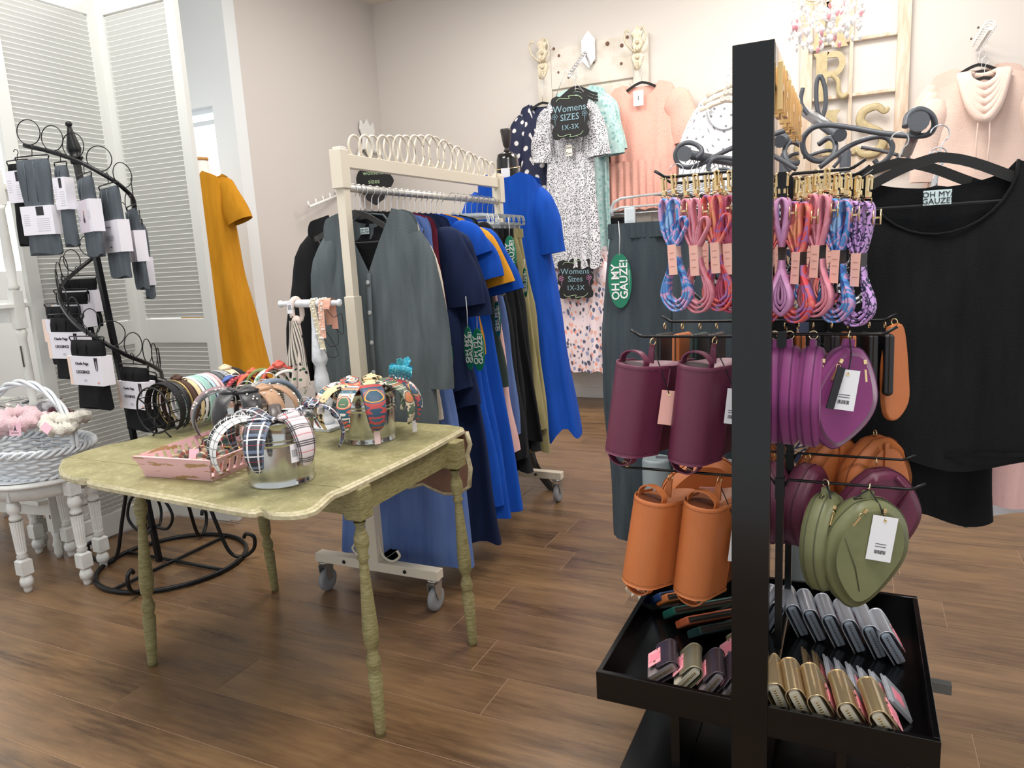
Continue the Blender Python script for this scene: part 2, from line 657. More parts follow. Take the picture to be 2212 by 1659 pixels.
def leaf(a, b, name, HH=2.78, side=1):
    d = (b - a); L = d.length; ang = math.atan2(d.y, d.x)
    mt = Matrix.Translation(a) @ Matrix.Rotation(ang, 4, 'Z')
    st = .062
    m = MB()
    for x in (st / 2, L - st / 2): m.box((x, 0, HH / 2 + .01), (st, .03, HH - .02), ch=.002)
    rails = [(.01, .13), (1.00, 1.13), (HH - .1, HH)]
    for z0, z1 in rails: m.box((L / 2, 0, (z0 + z1) / 2), (L - 2 * st, .026, z1 - z0), ch=.002)
    m.xf(mt)
    f = m.build(name, lm, SCR, world=True)
    inner = root_mat(SCR).inverted() @ mt
    key = round(L, 3)
    if key not in sl_cache:
        q = MB().box((0, 0, 0), (L - 2 * st, .005, .029), R=RM(x=side * .42), ch=.002)
        me = q.mesh('slat'); me.materials.append(lm); sl_cache[key] = me
    for (z0, z1) in ((.13, 1.00), (1.13, HH - .1)):
        z = z0 + .018
        while z < z1 - .01:
            o = bpy.data.objects.new('slat', sl_cache[key])
            COL.objects.link(o)
            o.parent = f
            o.matrix_parent_inverse = Matrix.Identity(4)
            o.matrix_basis = mt @ Matrix.Translation((L / 2, 0, z))
            z += .0240
    return f


leaf(ps, pe, 'screen_leaf')
leaf(pl, ps, 'screen_leaf')
mb = MB()
for z in (.35, 1.4, 2.4): mb.tube([ps + Vector((0, -.02, z)), ps + Vector((0, -.02, z + .07))], .006)
mb.build('hinge', STEEL, SCR, world=True)

# ------------------------------------------------------------------ cream clothing rack
RX, RY0, RY1 = -1.745, 2.275, 3.60
CREAM = M('cream_enamel', '#dcd3c0', .4, .05)
RK = thing('clothing_rack', 'cream metal rolling clothing rack crowned with interlocking rings', 'rack', (RX, (RY0 + RY1) / 2, 0))
zb = .155
for y in (RY0, RY1):
    MB().box((RX, y, 0.70), (.046, .046, 1.10), ch=.002).build('lower_post', CREAM, RK, world=True)
    MB().box((RX, y, 1.50), (.036, .036, .60), ch=.002).build('upper_post', CREAM, RK, world=True)
mb = MB()
mb.box((RX, (RY0 + RY1) / 2, 1.752), (.03, RY1 - RY0 + .04, .05), ch=.002)
mb.box((RX, RY0 - .005, 1.72), (.05, .05, .14), ch=.002)
mb.box((RX, RY1 + .005, 1.72), (.05, .05, .14), ch=.002)
mb.build('top_beam', CREAM, RK, world=True)
mb = MB().tube([(RX, RY0, 1.655), (RX, RY1, 1.655)], .015, 12)
mb.build('hanging_rail', M('satin_steel', '#d6d3ca', .35, .7), RK, world=True)
n = 20
for i in range(n):
    f = (i + .5) / n
    y = RY0 + .07 + (RY1 - RY0 - .1) * f
    q = 1 - abs(f - .5) * 2
    rr = .038 + .034 * q ** 1.1
    MB().tube(arc((RX + (.003 if i % 2 else -.003), y, 1.777 + rr * 1.02 - .005), rr * .98, 0, 360, 28, 'yz', rr * 1.05)[:-1], .0045, 6, closed=True).build('ring', CREAM, RK, world=True)
for y in (RY0, RY1):
    MB().box((RX, y, zb), (.60, .045, .04), ch=.002).build('foot_bar', CREAM, RK, world=True)
    for sx in (-1, 1):
        MB().lathe([(0, .008), (.003, .008), (.005, .004)], (RX + sx * .15, y - .023, zb), 8, RM(x=PI / 2)).build('bolt', BLACKM, RK, world=True)
        cx = RX + sx * .27
        c = MB()
        c.lathe([(zb - .03, .028), (zb - .02, .028)], (cx, y, 0), 12)
        for s2 in (-1, 1): c.prism([(-.025, 0), (.028, 0), (.024, -.03), (.012, -.07), (-.006, -.07), (-.022, -.03)], .003, XF((cx + s2 * .018, y, zb - .035), z=PI / 2))
        co = c.build('caster', M('caster_steel', '#b4b4b2', .35, .9), RK, world=True)
        wv = MB().lathe([(-.014, .034), (-.012, .046), (-.006, .049), (.006, .049), (.012, .046), (.014, .034)], (cx, y + .004, .049), 20, RM(y=PI / 2))
        wv.build('wheel', M('grey_rubber', '#8b8c8e', .5), co)
mb = MB()
for sx in (-1, 1):
    mb.box((RX + sx * .0, (RY0 + RY1) / 2, zb + .0), (.04, RY1 - RY0, .03), ch=.002)
mb.build('base_beam', CREAM, RK, world=True)
mb = MB()
for sx in (-1, 1):
    mb.tube(smooth_path([(RX + sx * .02, RY0, zb + .13), (RX + sx * .03, RY0, zb + .05), (RX + sx * .075, RY0, zb + .025), (RX + sx * .115, RY0, zb + .05), (RX + sx * .105, RY0, zb + .075)]), .005, 6)
mb.build('curl', CREAM, RK, world=True)
# ------------------------------------------------------------------ drop-leaf table
TZ = .775
PT = NT('crackled_green_paint')
v = PT.coord()
a = PT.noise(v, 9, 5, .6); b = PT.noise(PT.mapping(v, (1, 1, 1)), 60, 4, .7)
c = PT.mix(PT.step(a, .35, .7), lin('#857f55'), lin('#a29c72'))
c = PT.mix(PT.math('MULTIPLY', PT.step(b, .52, .68), .5), c, lin('#c4bb98'))
c = PT.mix(PT.math('MULTIPLY', PT.step(PT.noise(v, 14, 5, .7), .66, .72), .6), c, lin('#6f6440'))
PT.col(c)
PT.b.inputs['Roughness'].default_value = .55
PT.bump(b, .4, .003)
PT = PT.m
LG = NT('worn_green_leg_paint')
v = LG.coord()
a = LG.noise(LG.mapping(v, (30, 30, 160)), 1.2, 4, .6)
c = LG.mix(LG.step(a, .35, .7), lin('#787046'), lin('#9c9468'))
c = LG.mix(LG.math('MULTIPLY', LG.step(LG.noise(v, 40, 4, .7), .64, .7), .7), c, lin('#5b5331'))
LG.col(c); LG.b.inputs['Roughness'].default_value = .55; LG.bump(a, .5, .003)
LG = LG.m
TB = thing('drop_leaf_table', 'weathered sage green drop-leaf table with scalloped top and turned legs', 'table', (-1.8, 1.85, 0))
px = [(125, 1008), (131, 1022), (160, 1032), (186, 1034), (196, 1042), (300, 1062), (400, 1080), (500, 1098), (545, 1104), (565, 1100), (590, 1108), (640, 1108), (680, 1098), (705, 1078), (722, 1064), (748, 1054)]
out = [at(q_.x, q_.y, Z=TZ) for q_ in smooth_path([(x, y, 0) for x, y in px], 4)]
right = [(-1.235, 1.9), (-1.25, 2.20), (-1.275, 2.235), (-1.33, 2.25)]
left = [(-2.34, 2.25), (-2.40, 2.23), (-2.42, 2.18), (-2.42, 1.75), (-2.45, 1.68), (-2.455, 1.60), (-2.43, 1.50)]
ol = [(p.x, p.y) for p in out] + right + left
n = len(ol)
cx = sum(p[0] for p in ol) / n; cy = sum(p[1] for p in ol) / n
mb = MB()
lay = [(TZ - .022, .012), (TZ - .018, .0), (TZ - .008, .0), (TZ - .004, .006), (TZ - .004, .010), (TZ, .016)]
for z, k in lay:
    for x, y in ol:
        dx, dy = x - cx, y - cy
        l = math.hypot(dx, dy)
        mb.v.append(Vector((x - dx / l * k, y - dy / l * k, z)))
for i in range(len(lay) - 1):
    for j in range(n):
        mb.face((i * n + j, i * n + (j + 1) % n, (i + 1) * n + (j + 1) % n, (i + 1) * n + j))
mb.face(list(range(n))[::-1]); mb.face([(len(lay) - 1) * n + j for j in range(n)])
EDGE = M('worn_cream_edge', '#aca27e', .5, noise=(45, '#c9bf9f', .4, .65), bump=(60, .2, .002))
top = mb.build('tabletop', [PT], TB, world=True)
top.data.materials.append(EDGE)
for p in top.data.polygons:
    if abs(p.normal.z) < .9: p.material_index = 1
MB().box((-1.85, 1.513, TZ + .0002), (1.18, .0016, .0006)).build('leaf_joint', M('joint_dark', '#6d6440', .8), TB, world=True)
feet = [at(330, 1437, Z=0), at(823, 1588, Z=0), at(1022, 1393, Z=0), at(595, 1275, Z=0)]
prof = [(0, .015), (.02, .016), (.19, .022), (.203, .016), (.213, .02), (.235, .023), (.262, .014), (.275, .017), (.285, .022), (.33, .024), (.44, .018), (.52, .0135), (.535, .012), (.545, .019), (.556, .0135), (.585, .022), (.605, .022), (.635, .0125), (.652, .018)]
for fx in feet:
    tx = Vector((-1.30, 0, 0)).x if fx.x > -1.5 else -2.16
    ty = 1.585 if fx.y < 1.8 else 2.10
    tp = Vector((tx, ty, .665)); bt = Vector((fx.x, fx.y, 0))
    if abs(fx.x + 2.236) > .3: tp = Vector((fx.x - .03, ty, .665))
    else: tp = Vector((fx.x + .06, ty, .665))
    ax = (tp - bt)
    R = Vector((0, 0, 1)).rotation_difference(ax.normalized()).to_matrix()
    m = MB().lathe([(z, r) for z, r in prof], bt, 14, R)
    m.box((tp.x, tp.y, .709), (.058, .058, .097), ch=.004)
    m.build('leg', LG, TB, world=True)
mb = MB()
x0, x1 = -2.17, -1.262
for (a, b, c, d) in (((x0 + x1) / 2, 1.575, x1 - x0, .02), ((x0 + x1) / 2, 2.11, x1 - x0, .02), (x0, 1.85, .02, .5), (x1, 1.85, .02, .5)):
    mb.box((a, b, .714), (c, d, .078))
mb.build('apron', LG, TB, world=True)
# hanging rear leaf, its bare underside facing us
pts = [(-2.36, TZ - .02), (-1.262, TZ - .02), (-1.25, .71), (-1.265, .67), (-1.255, .62), (-1.265, .55), (-1.31, .52), (-1.37, .515), (-1.42, .53), (-1.46, .545), (-1.52, .525), (-2.1, .525), (-2.2, .54), (-2.3, .52), (-2.36, .56)]
lf = MB().prism(pts, .016, XF((0, 2.232, 0))).build('hanging_leaf', M('bare_brown_underside', '#7d5a48', .6, noise=(6, '#5f4336', .4, .7)), TB, world=True)
MB().tube([Vector((p[0] * 1.002 + .002, 2.232, p[1] - .002)) for p in pts[1:]], .010, 6).build('leaf_edge', EDGE, lf)
# ------------------------------------------------------------------ black display stand with mirror, hook bars and trays
FX0, FX1, FY0, FY1, FT = -.219, -.145, 1.474, 2.12, 1.735
FXT = thing('display_stand', 'black gloss two-sided accessory display stand with mirror, hook bars and trays', 'display stand', (-.18, 1.8, 0))
MIR = M('mirror_glass', '#e6e6e8', .02, 1)
MB().box(((FX0 + FX1) / 2, FY0 + .006, (FT + .02) / 2), (FX1 - FX0, .014, FT - .02), ch=.001).build('front_upright', BLACKG, FXT, world=True)
MB().box(((FX0 + FX1) / 2, (FY0 + FY1) / 2 + .01, (FT + .16) / 2), (FX1 - FX0 - .006, FY1 - FY0 - .02, FT - .17)).build('core_panel', BLACKG, FXT, world=True)
for sx, x in ((1, FX1 - .002), (-1, FX0 + .002)):
    MB().box((x, (FY0 + FY1) / 2 + .008, (FT + .42) / 2), (.004, FY1 - FY0 - .022, FT - .425)).build('mirror', MIR, FXT, world=True)
shapes = {'H': [(-.5, 0, .16, 1), (.5, 0, .16, 1), (0, 0, .9, .16)], 'E': [(-.42, 0, .16, 1), (0, .42, .9, .15), (0, 0, .8, .15), (0, -.42, .9, .15)], 'I': [(0, 0, .2, 1)],
          'N': [(-.42, 0, .16, 1), (.42, 0, .16, 1), (0, .0, .5, .2)], 'U': [(-.42, 0, .16, 1), (.42, 0, .16, 1), (0, -.42, .9, .16)]}
LZ0, LZ1 = at(1674, 244, Y=1.54).z, at(1674, 141, Y=1.54).z
for i, ch in enumerate('HEINUHE'):
    y = FY0 + .06 + i * .082
    m = MB()
    for (a, b, c_, d_) in shapes[ch]: m.box((FX1 + .0065, y + a * .040, (LZ0 + LZ1) / 2 + b * (LZ1 - LZ0)), (.009, c_ * .044, d_ * (LZ1 - LZ0)), ch=.001)
    m.build('raised_letter', M('brass_letter', '#f0c98a', .3, .8), FXT, world=True)
# slotted standards on the mirrors
for x, s in ((FX1 + .004, 1), (FX0 - .004, -1)):
    for y in (1.70, 1.97):
        MB().box((x, y, .72), (.008, .018, .6)).build('slotted_standard', BLACKM, FXT, world=True)
# trays
TR = []
for s in (-1, 1):
    xa, xb = (-.528, FX0) if s < 0 else (FX1, .175)
    y0, y1 = 1.478, 2.12
    cxm, w_ = (xa + xb) / 2, xb - xa
    m = MB()
    m.box((cxm, (y0 + y1) / 2, .337), (w_, y1 - y0, .01))
    m.box((cxm, y0 + .006, .367), (w_, .012, .072), ch=.001)
    m.box((cxm, y1 - .006, .367), (w_, .012, .072), ch=.001)
    m.box(((xa + .006) if s < 0 else (xb - .006), (y0 + y1) / 2, .367), (.012, y1 - y0 - .024, .072), ch=.001)
    m.build('tray', BLACKG, FXT, world=True)
MB().box((-.18, 1.79, .045), (.66, .68, .07), ch=.003).build('base_plate', BLACKG, FXT, world=True)
for a_ in (-.36, .0): MB().box((a_, 1.80, .21), (.02, .5, .25)).build('inner_panel', BLACKG, FXT, world=True)
MB().box((.199, 1.78, .345), (.05, .02, .024)).build('price_channel', M('grey_metal', '#6f7271', .4, .6), FXT, world=True)
# hook bars: (side, Y, z)
BARS = {}
zs_low = at(1850, 1048, Y=1.70).z; zs_lo2 = at(1850, 987, Y=1.97).z
zs_up = at(1800, 722, Y=1.70).z; zs_up2 = at(1800, 692, Y=1.97).z
zl = at(1500, 381, Y=1.70).z; zr = at(1780, 373, Y=1.70).z
zl_low = at(1450, 1017, Y=1.70).z; zl_up = at(1470, 727, Y=1.70).z
bars = [('rl', 1, 1.70, zs_low, .29), ('rl2', 1, 1.97, zs_lo2, .29), ('ru', 1, 1.70, zs_up, .225), ('ru2', 1, 1.97, zs_up2, .235), ('rt', 1, 1.66, zr, .155), ('rt2', 1, 1.82, zr, .165), ('rt3', 1, 1.97, zr, .175),
        ('ll', -1, 1.70, zl_low, .32), ('lu', -1, 1.70, zl_up, .27), ('lu2', -1, 1.97, zs_up2, .26), ('lt', -1, 1.66, zl, .195), ('lt2', -1, 1.84, zl, .22)]
for nm, s, y, z, L in bars:
    x0 = FX1 if s > 0 else FX0
    path = [Vector((x0, y, z - .03)), Vector((x0 + s * .012, y, z - .01)), Vector((x0 + s * .02, y, z)), Vector((x0 + s * (L - .03), y, z)), Vector((x0 + s * (L - .022), y, z + .002)), Vector((x0 + s * L, y, z + .016))]
    MB().tube(path, .0034, 8).build('hook_bar', BLACKM, FXT, world=True)
    MB().box((x0 + s * .004, y, z - .02), (.012, .024, .05)).build('bar_bracket', BLACKM, FXT, world=True)
    BARS[nm] = (s, y, z, L)
# ------------------------------------------------------------------ garments, hangers, tags
def spow(v, p): return math.copysign(abs(v) ** p, v)


def garment(L, wt=.2, wb=.25, dt=.022, db=.045, neck=.085, nf=.09, nb=.03, slope=.28, folds=5, amp=.012, seed=0, hem=.012, nu=48, nv=22, curve=1.0, waist=None, skew=0, vneck=False, gather=None):
    """a top or dress hanging from z=0 down; x is width, front faces -y"""
    rnd = random.Random(seed)
    ph = [rnd.uniform(0, 6.28) for _ in range(6)]
    m = MB()

    def fn(u, v):
        t = 2 * PI * u
        c, s_ = math.cos(t), math.sin(t)
        x0 = spow(c, .85) * wt
        xa = abs(x0)
        if xa < neck:
            q = xa / neck
            dip = (nf * (1 - q) if vneck else nf * math.sqrt(max(0, 1 - q * q))) if s_ < 0 else nb * math.sqrt(max(0, 1 - q * q))
            zt = -dip
        else: zt = -slope * (xa - neck) - (.04 * max(0, (xa / wt - .85) / .15) ** 2)
        z = zt + (-L - zt) * v
        f = v ** curve
        w_ = wt + (wb - wt) * f
        if waist: w_ *= 1 - waist * math.exp(-((v - .45) / .15) ** 2)
        d_ = dt + (db - dt) * f
        x = spow(c, .85) * w_
        r = x / w_
        a = amp * (f ** .8)
        if gather and v > gather: a = amp * 1.6
        y = d_ * spow(s_, .75) + a * (math.sin(folds * r * 2 + ph[0] + v * .8) + .6 * math.sin(folds * 2.1 * r + ph[1] - v * 1.5)) + .3 * a * math.sin(9 * v + ph[2] + 3 * r) + .004 * math.sin(14 * v + 6 * r + ph[4])
        z += hem * f * math.sin(folds * r * 1.7 + ph[3])
        return (x + skew * f + .004 * math.sin(12 * v + ph[5] + s_), y, z)
    m.grid(fn, nu, nv, cu=True, uv=lambda u, v: (spow(math.cos(2 * PI * u), .85) * (wt + (wb - wt) * v) + (2 if u > .5 else 0) + 3, v * L))
    return m


def sleeve(m, p0, p1, r0, r1, mid=None, flat=.5, n=14, k=10, seed=0, amp=.004):
    """add a sleeve tube from p0 to p1, flattened in y"""
    rnd = random.Random(seed)
    ph = rnd.uniform(0, 6)
    P0, P1 = Vector(p0), Vector(p1)
    Mi = Vector(mid) if mid else (P0 + P1) / 2 + Vector((0.02 * (1 if p1[0] > p0[0] else -1), 0, .01))

    def fn(u, v):
        c = (1 - v) ** 2 * P0 + 2 * v * (1 - v) * Mi + v * v * P1
        t = (2 * (1 - v) * (Mi - P0) + 2 * v * (P1 - Mi)).normalized()
        b = t.cross(Vector((0, 1, 0))).normalized()
        a = 2 * PI * u
        r = (r0 + (r1 - r0) * v) * (1 + .06 * math.sin(9 * v + ph)) * (.5 + .5 * min(1, v * 4.5) ** .7)
        return c + b * (math.cos(a) * r) + Vector((0, 1, 0)) * (math.sin(a) * r * flat + amp * math.sin(12 * v + ph + 2 * a))
    m.grid(fn, n, k, cu=True, uv=lambda u, v: (u * 6 * r0, v * (P1 - P0).length))
    return m


def pants(L, wt=.16, wl=.11, wb=.13, dt=.02, db=.04, seed=0, amp=.008, folds=6, gap=.02, m=None):
    """trousers hanging from the waist at z=0"""
    m = m or MB()
    rnd = random.Random(seed)
    for s in (-1, 1):
        ph = rnd.uniform(0, 6); p2 = rnd.uniform(0, 6)

        def fn(u, v, s=s, ph=ph, p2=p2):
            t = 2 * PI * u
            c, q = math.cos(t), math.sin(t)
            hw = (wt / 2 + (wl - wt / 2) * min(1, v * 3)) if v < .33 else wl + (wb - wl) * (v - .33) / .67
            cx = s * (hw + gap * max(0, v - .2) - .004)
            d_ = dt + (db - dt) * v
            x = cx + c * hw
            a = amp * (.4 + v)
            y = d_ * spow(q, .8) + a * math.sin(folds * x / wt * 2 + ph + v) + .5 * a * math.sin(folds * 4.3 * x / wt + p2)
            z = -L * v - .006 * math.sin(x * 60 + ph) * v
            return (x + .004 * math.sin(14 * v + ph), y, z)
        m.grid(fn, 28, 22, cu=True, uv=lambda u, v: (u * 4 * wl, v * L))
    return m


def waistband(wt, d=.024, h=.045):
    def fn(u, v):
        t = 2 * PI * u
        g = .0035 * math.sin(40 * t)
        return (math.cos(t) * (wt + .004 + g), (d + g) * spow(math.sin(t), .8), .006 - h * v)
    return MB().grid(fn, 96, 3, cu=True)


VELVET = M('black_velvet_hanger', '#0c0c0d', .8, sheen=.4)
CLEARP = M('clear_plastic', '#e8eef0', .12, trans=.75, spec=.6)
GREYP = M('grey_plastic', '#83878b', .4)
WHITEH = M('white_plastic', '#e6e7e8', .4)


def hook_mb(r=.021, h=.075, top=0.0, wire=.0018):
    """wire hook that sits over a rail at local z=0 (rail centre); neck ends at z=-h"""
    p = arc((0, 0, 0), r, 170, -60, 10)
    p += [Vector((0.004, 0, -r - .012)), Vector((0, 0, -h))]
    return MB().tube(smooth_path(p, 3), wire, 6)


def hanger(label, hookmat, bodymat, half=.205, drop=.085, h=.085, thick=.010, group=None, bar=True, loc=(0, 0, 0), rz=0, r=.021):
    t = thing('clothes_hanger', label, 'hanger', loc, rz, group)
    hook_mb(r, h).build('hook', hookmat, t)
    path = []
    for i in range(-10, 11):
        x = half * i / 10
        q = abs(i) / 10
        z = -h - drop * (1.45 * q - .45 * q ** 3) + .35 * drop * math.sin(q * PI) * (1 - q) - .25 * drop * max(0, q - .8)
        path.append((x, 0, z))
    sec = [(-.5, -1), (.5, -1), (.5, 1), (-.5, 1)]
    sec = [(a * thick * .7, b * thick) for a, b in sec]
    m = MB().tube(path, 1.0, sect=sec, up=(0, 0, 1), sm=False)
    if bar: m.tube([(-half + .012, 0, -h - drop + .006), (-half + .03, 0, -h - drop - .03), (half - .03, 0, -h - drop - .03), (half - .012, 0, -h - drop + .006)], .004, 6)
    m.build('hanger_arms', bodymat, t)
    return t


def clip_hanger(label, bodymat, clipmat, half=.17, h=.08, group=None, loc=(0, 0, 0), rz=0):
    t = thing('clip_hanger', label, 'hanger', loc, rz, group)
    hook_mb(.021, h).build('hook', STEEL if bodymat is CLEARP else bodymat, t)
    m = MB()
    p = [(-half, 0, -h - .05), (-half, 0, -h - .025), (-half + .02, 0, -h - .006), (-.03, 0, -h - .002), (0, 0, -h + .006), (.03, 0, -h - .002), (half - .02, 0, -h - .006), (half, 0, -h - .025), (half, 0, -h - .05)]
    m.tube(smooth_path(p, 3), 1, sect=[(-.004, -.006), (.004, -.006), (.004, .006), (-.004, .006)], up=(0, .01, 1), sm=False)
    m.tube([(-half, 0, -h - .05), (half, 0, -h - .05)], .004, 6)
    m.build('hanger_bar', bodymat, t)
    for s in (-1, 1): MB().box((s * half * .78, 0, -h - .065), (.028, .018, .055), ch=.002).build('clip', clipmat, t)
    return t


GREENT = M('green_tag_card', '#12795a', .45)
WHITEI = M('white_ink', '#f2f2ee', .5)
GREENTAGS = 'green oval brand tags on cream rack'


def swing_tag(loc, rz, label, mat=None, group=None, string=.10, tilt=0.0, words=True, sz=1.0, hang=None):
    """oval swing tag on a white string; origin where the string is tied"""
    t = thing('swing_tag', label, 'tag', loc, rz, group)
    a, b = .039 * sz, .090 * sz
    m = MB()
    pts = [(a * math.cos(2 * PI * i / 32), b * math.sin(2 * PI * i / 32) - string - b) for i in range(32)]
    m.prism(pts, .0016)
    card = m.build('tag_card', mat or GREENT, t)
    MB().tube([(0, .0, 0), (.003, 0, -string * .5), (0, -.0005, -string - .008)], .0014, 5).build('string', M('white_string', '#e6e6e6', .7), t)
    if words:
        lettering('OH MY', .037 * sz, WHITEI, t, (-.014 * sz, -.0016, -string - b * 1.05), (PI / 2, -PI / 2, 0), bold=.0006)
        lettering('GAUZE!', .037 * sz, WHITEI, t, (.014 * sz, -.0016, -string - b * .95), (PI / 2, -PI / 2, 0), bold=.0006)
        MB().tube([(.031 * sz, -.0012, -string - b * .62), (.031 * sz, -.0012, -string - b * 1.3)], .0006, 4).build('tag_line', WHITEI, t)
    return t


def brand_label(par, loc, s=1.0, rot=(PI / 2, 0, 0)):
    m = MB().box((0, 0, 0), (.058 * s, .001, .034 * s))
    o = m.build('neck_label', M('pale_label', '#cfe3e4', .7), par)
    o.location = loc
    lettering('OH MY', .017 * s, INK, par, (loc[0], loc[1] - .001, loc[2] + .006 * s), rot)
    lettering('GAUZE!', .017 * s, INK, par, (loc[0], loc[1] - .001, loc[2] - .008 * s), rot)


RZ = 1.655 + .0      # rack rail centre
HZ = .016            # hook sits on the rail
C_ = dict(grey=cloth('charcoal_gauze', '#5d6568', '#4c5457', 1.2), black=cloth('black_jersey', '#131315', '#1b1b1e', .3), blk2=cloth('washed_black_gauze', '#1c1d20', '#27282b', 1.0),
          cream=cloth('cream_knit', '#ddd4c4', '#cfc5b4', .8), denim=cloth('faded_blue_gauze', '#6078ab', '#5068a0', .9), wine=cloth('burgundy_knit', '#6b2233', '#5a1b2b', .4),
          navy=cloth('navy_gauze', '#1a2748', '#121c38', .8), royal=cloth('royal_blue_jersey', '#1450b6', '#0d429e', .7), mustard=cloth('mustard_gauze', '#dc9a2c', '#c88820', 1.2),
          moss=cloth('grey_green_gauze', '#38453f', '#2b3833', 1.0), pink=cloth('pale_pink_gauze', '#e3b9b4', '#d6a9a4', .9), khaki=cloth('khaki_crinkle_gauze', '#a39a6f', '#857c55', 2.2), char=cloth('charcoal_crinkle_gauze', '#4a5357', '#38414a', 1.6))

hg = 'black velvet hangers on the cream rack rail'
HG0 = hanger('black velvet hanger with steel hook on the cream rack rail', STEEL, VELVET, group=hg, loc=(RX, 2.34, RZ + HZ - .021))
first = [True]


def rack_hanger(y, rz=0.0, lb='charcoal button-front cardigan'):
    lb = 'black velvet hanger carrying the ' + lb
    if first[0]:
        first[0] = False
        HG0.location = (RX, y, RZ + HZ - .021); HG0.rotation_euler = (0, 0, rz); HG0['label'] = lb; return HG0
    return dup(HG0, (RX, y, RZ + HZ - .021), (0, 0, rz), label=lb)


ZN = RZ + HZ - .021 - .085 + .004      # neck height of garments on velvet hangers


def rack_garment(name, label, cat, y, mat, dx=0.0, zn=None, sl=None, extra=None, rz=0.0, group=None, **k):
    t = thing(name, label, cat, (RX + dx, y, zn or ZN), rz, group)
    g = garment(**k)
    g.build('body', mat, t)
    wt = k.get('wt', .2)
    if sl:
        L, r0, r1, out = sl
        zsh = -k.get('slope', .28) * (wt - .085) - .02
        for s in (-1, 1):
            m = sleeve(MB(), (s * (wt - .03), 0, zsh - r0 * .55), (s * (wt + out), 0, zsh - L), r0, r1, seed=k.get('seed', 0) + s, flat=.38, mid=(s * (wt + out * .55 + .02), 0, zsh - L * .42))
            m.build('sleeve', mat, t)
    return t


y = 2.335
# ---- the front pair
rack_hanger(y)
t = rack_garment('button_cardigan', 'charcoal grey gauze button-front cardigan, frontmost on the cream rack', 'cardigan', y, C_['grey'], dx=.06, L=.86, wt=.215, wb=.255, neck=.12, nf=.23, nb=.05, vneck=True, seed=3, sl=(.62, .075, .062, .05), dt=.02, db=.045, amp=.005, folds=4, slope=.3)
MB().tube([(0, -.030, -.235), (0, -.044, -.45), (0, -.056, -.84)], 1, sect=[(-.010, -.001), (.010, -.001), (.010, .001), (-.010, .001)], up=(0, 1, 0)).build('placket', C_['grey'], t)
bm = M('grey_shell_button', '#a4a6a6', .3)
for i in range(5): MB().lathe([(0, .008), (.003, .009), (.004, .006)], (.0, -.036 - .0045 * i, -.27 - .115 * i), 12, RM(x=PI / 2)).build('button', bm, t)
brand_label(t, (-.028, -.022 + .03, -.075), .7)
MB().tube([(-.12, -.006, -.075), (-.06, .012, -.02), (0, .016, -.012), (.06, .012, -.02), (.12, -.006, -.075)], .004, 6).build('collar_seam', C_['grey'], t)
y += .036
rack_hanger(y, .0, 'black open cardigan')
t = rack_garment('open_cardigan', 'black long-sleeved open cardigan hanging just behind the grey one', 'cardigan', y, C_['black'], dx=-.04, L=.92, wt=.22, wb=.29, nf=.12, seed=5, sl=(.62, .078, .07, .12), slope=.2)
y += .03
seq = [
    ('tee', 'black tee seen edge on behind the grey cardigan', 'top', 'black', dict(L=.80, wt=.215, wb=.23, seed=8, sl=(.3, .06, .055, .06))),
    ('knit_sweater', 'cream knit top, a pale edge showing behind the grey cardigan', 'top', 'cream', dict(L=.84, wt=.22, wb=.26, seed=9, sl=(.5, .06, .05, .06))),
    ('maxi_dress', 'faded blue sleeveless maxi dress, nearest of the long blue skirts', 'dress', 'denim', dict(L=1.465, wt=.205, wb=.33, seed=10, db=.08, amp=.034, folds=6)),
    ('shift_dress', 'faded blue sleeveless shift dress behind the nearest maxi dress', 'dress', 'denim', dict(L=1.05, wt=.215, wb=.28, seed=11, db=.05, amp=.012)),
    ('knit_sweater', 'burgundy knit top, a thin edge between faded blue and navy', 'top', 'wine', dict(L=.62, wt=.215, wb=.24, seed=12)),
    ('tunic', 'navy gauze tunic with wide sleeves, nearest of the two navy tunics', 'tunic', 'navy', dict(L=.74, wt=.20, wb=.30, seed=13, sl=(.34, .10, .10, .09))),
    ('tunic', 'navy gauze tunic, further of the two navy tunics', 'tunic', 'navy', dict(L=.82, wt=.22, wb=.32, seed=14, sl=(.38, .09, .09, .09))),
    ('maxi_dress', 'long navy maxi dress whose hem nearly touches the floor', 'dress', 'navy', dict(L=1.45, wt=.2, wb=.36, seed=15, db=.06, amp=.018)),
    ('knit_dress', 'royal blue long dress with short sleeves, nearest of the royal blues', 'dress', 'royal', dict(L=1.28, wt=.20, wb=.35, seed=16, db=.05, amp=.016, sl=(.14, .075, .07, .10))),
    ('knit_dress', 'royal blue dress with elbow sleeves, right behind the nearest royal blue', 'dress', 'royal', dict(L=1.36, wt=.21, wb=.36, seed=17, db=.05, amp=.016, sl=(.24, .085, .085, .11))),
    ('gauze_blouse', 'mustard yellow crinkled top among the royal blue dresses', 'top', 'mustard', dict(L=.62, wt=.21, wb=.26, seed=18, sl=(.27, .08, .085, .13))),
    ('knit_dress', 'royal blue dress with loose sleeves behind the mustard top', 'dress', 'royal', dict(L=1.36, wt=.22, wb=.37, seed=19, db=.06, amp=.018, sl=(.30, .08, .09, .13))),
    ('gauze_blouse', 'dark grey green tunic with an uneven hem beside the royal blues', 'tunic', 'moss', dict(L=.80, wt=.21, wb=.32, seed=20, amp=.018, sl=(.30, .07, .075, .11))),
    ('knit_dress', 'plain black long dress just past the grey green tunic', 'dress', 'black', dict(L=1.2, wt=.2, wb=.30, seed=21, sl=(.12, .06, .05, .06))),
]
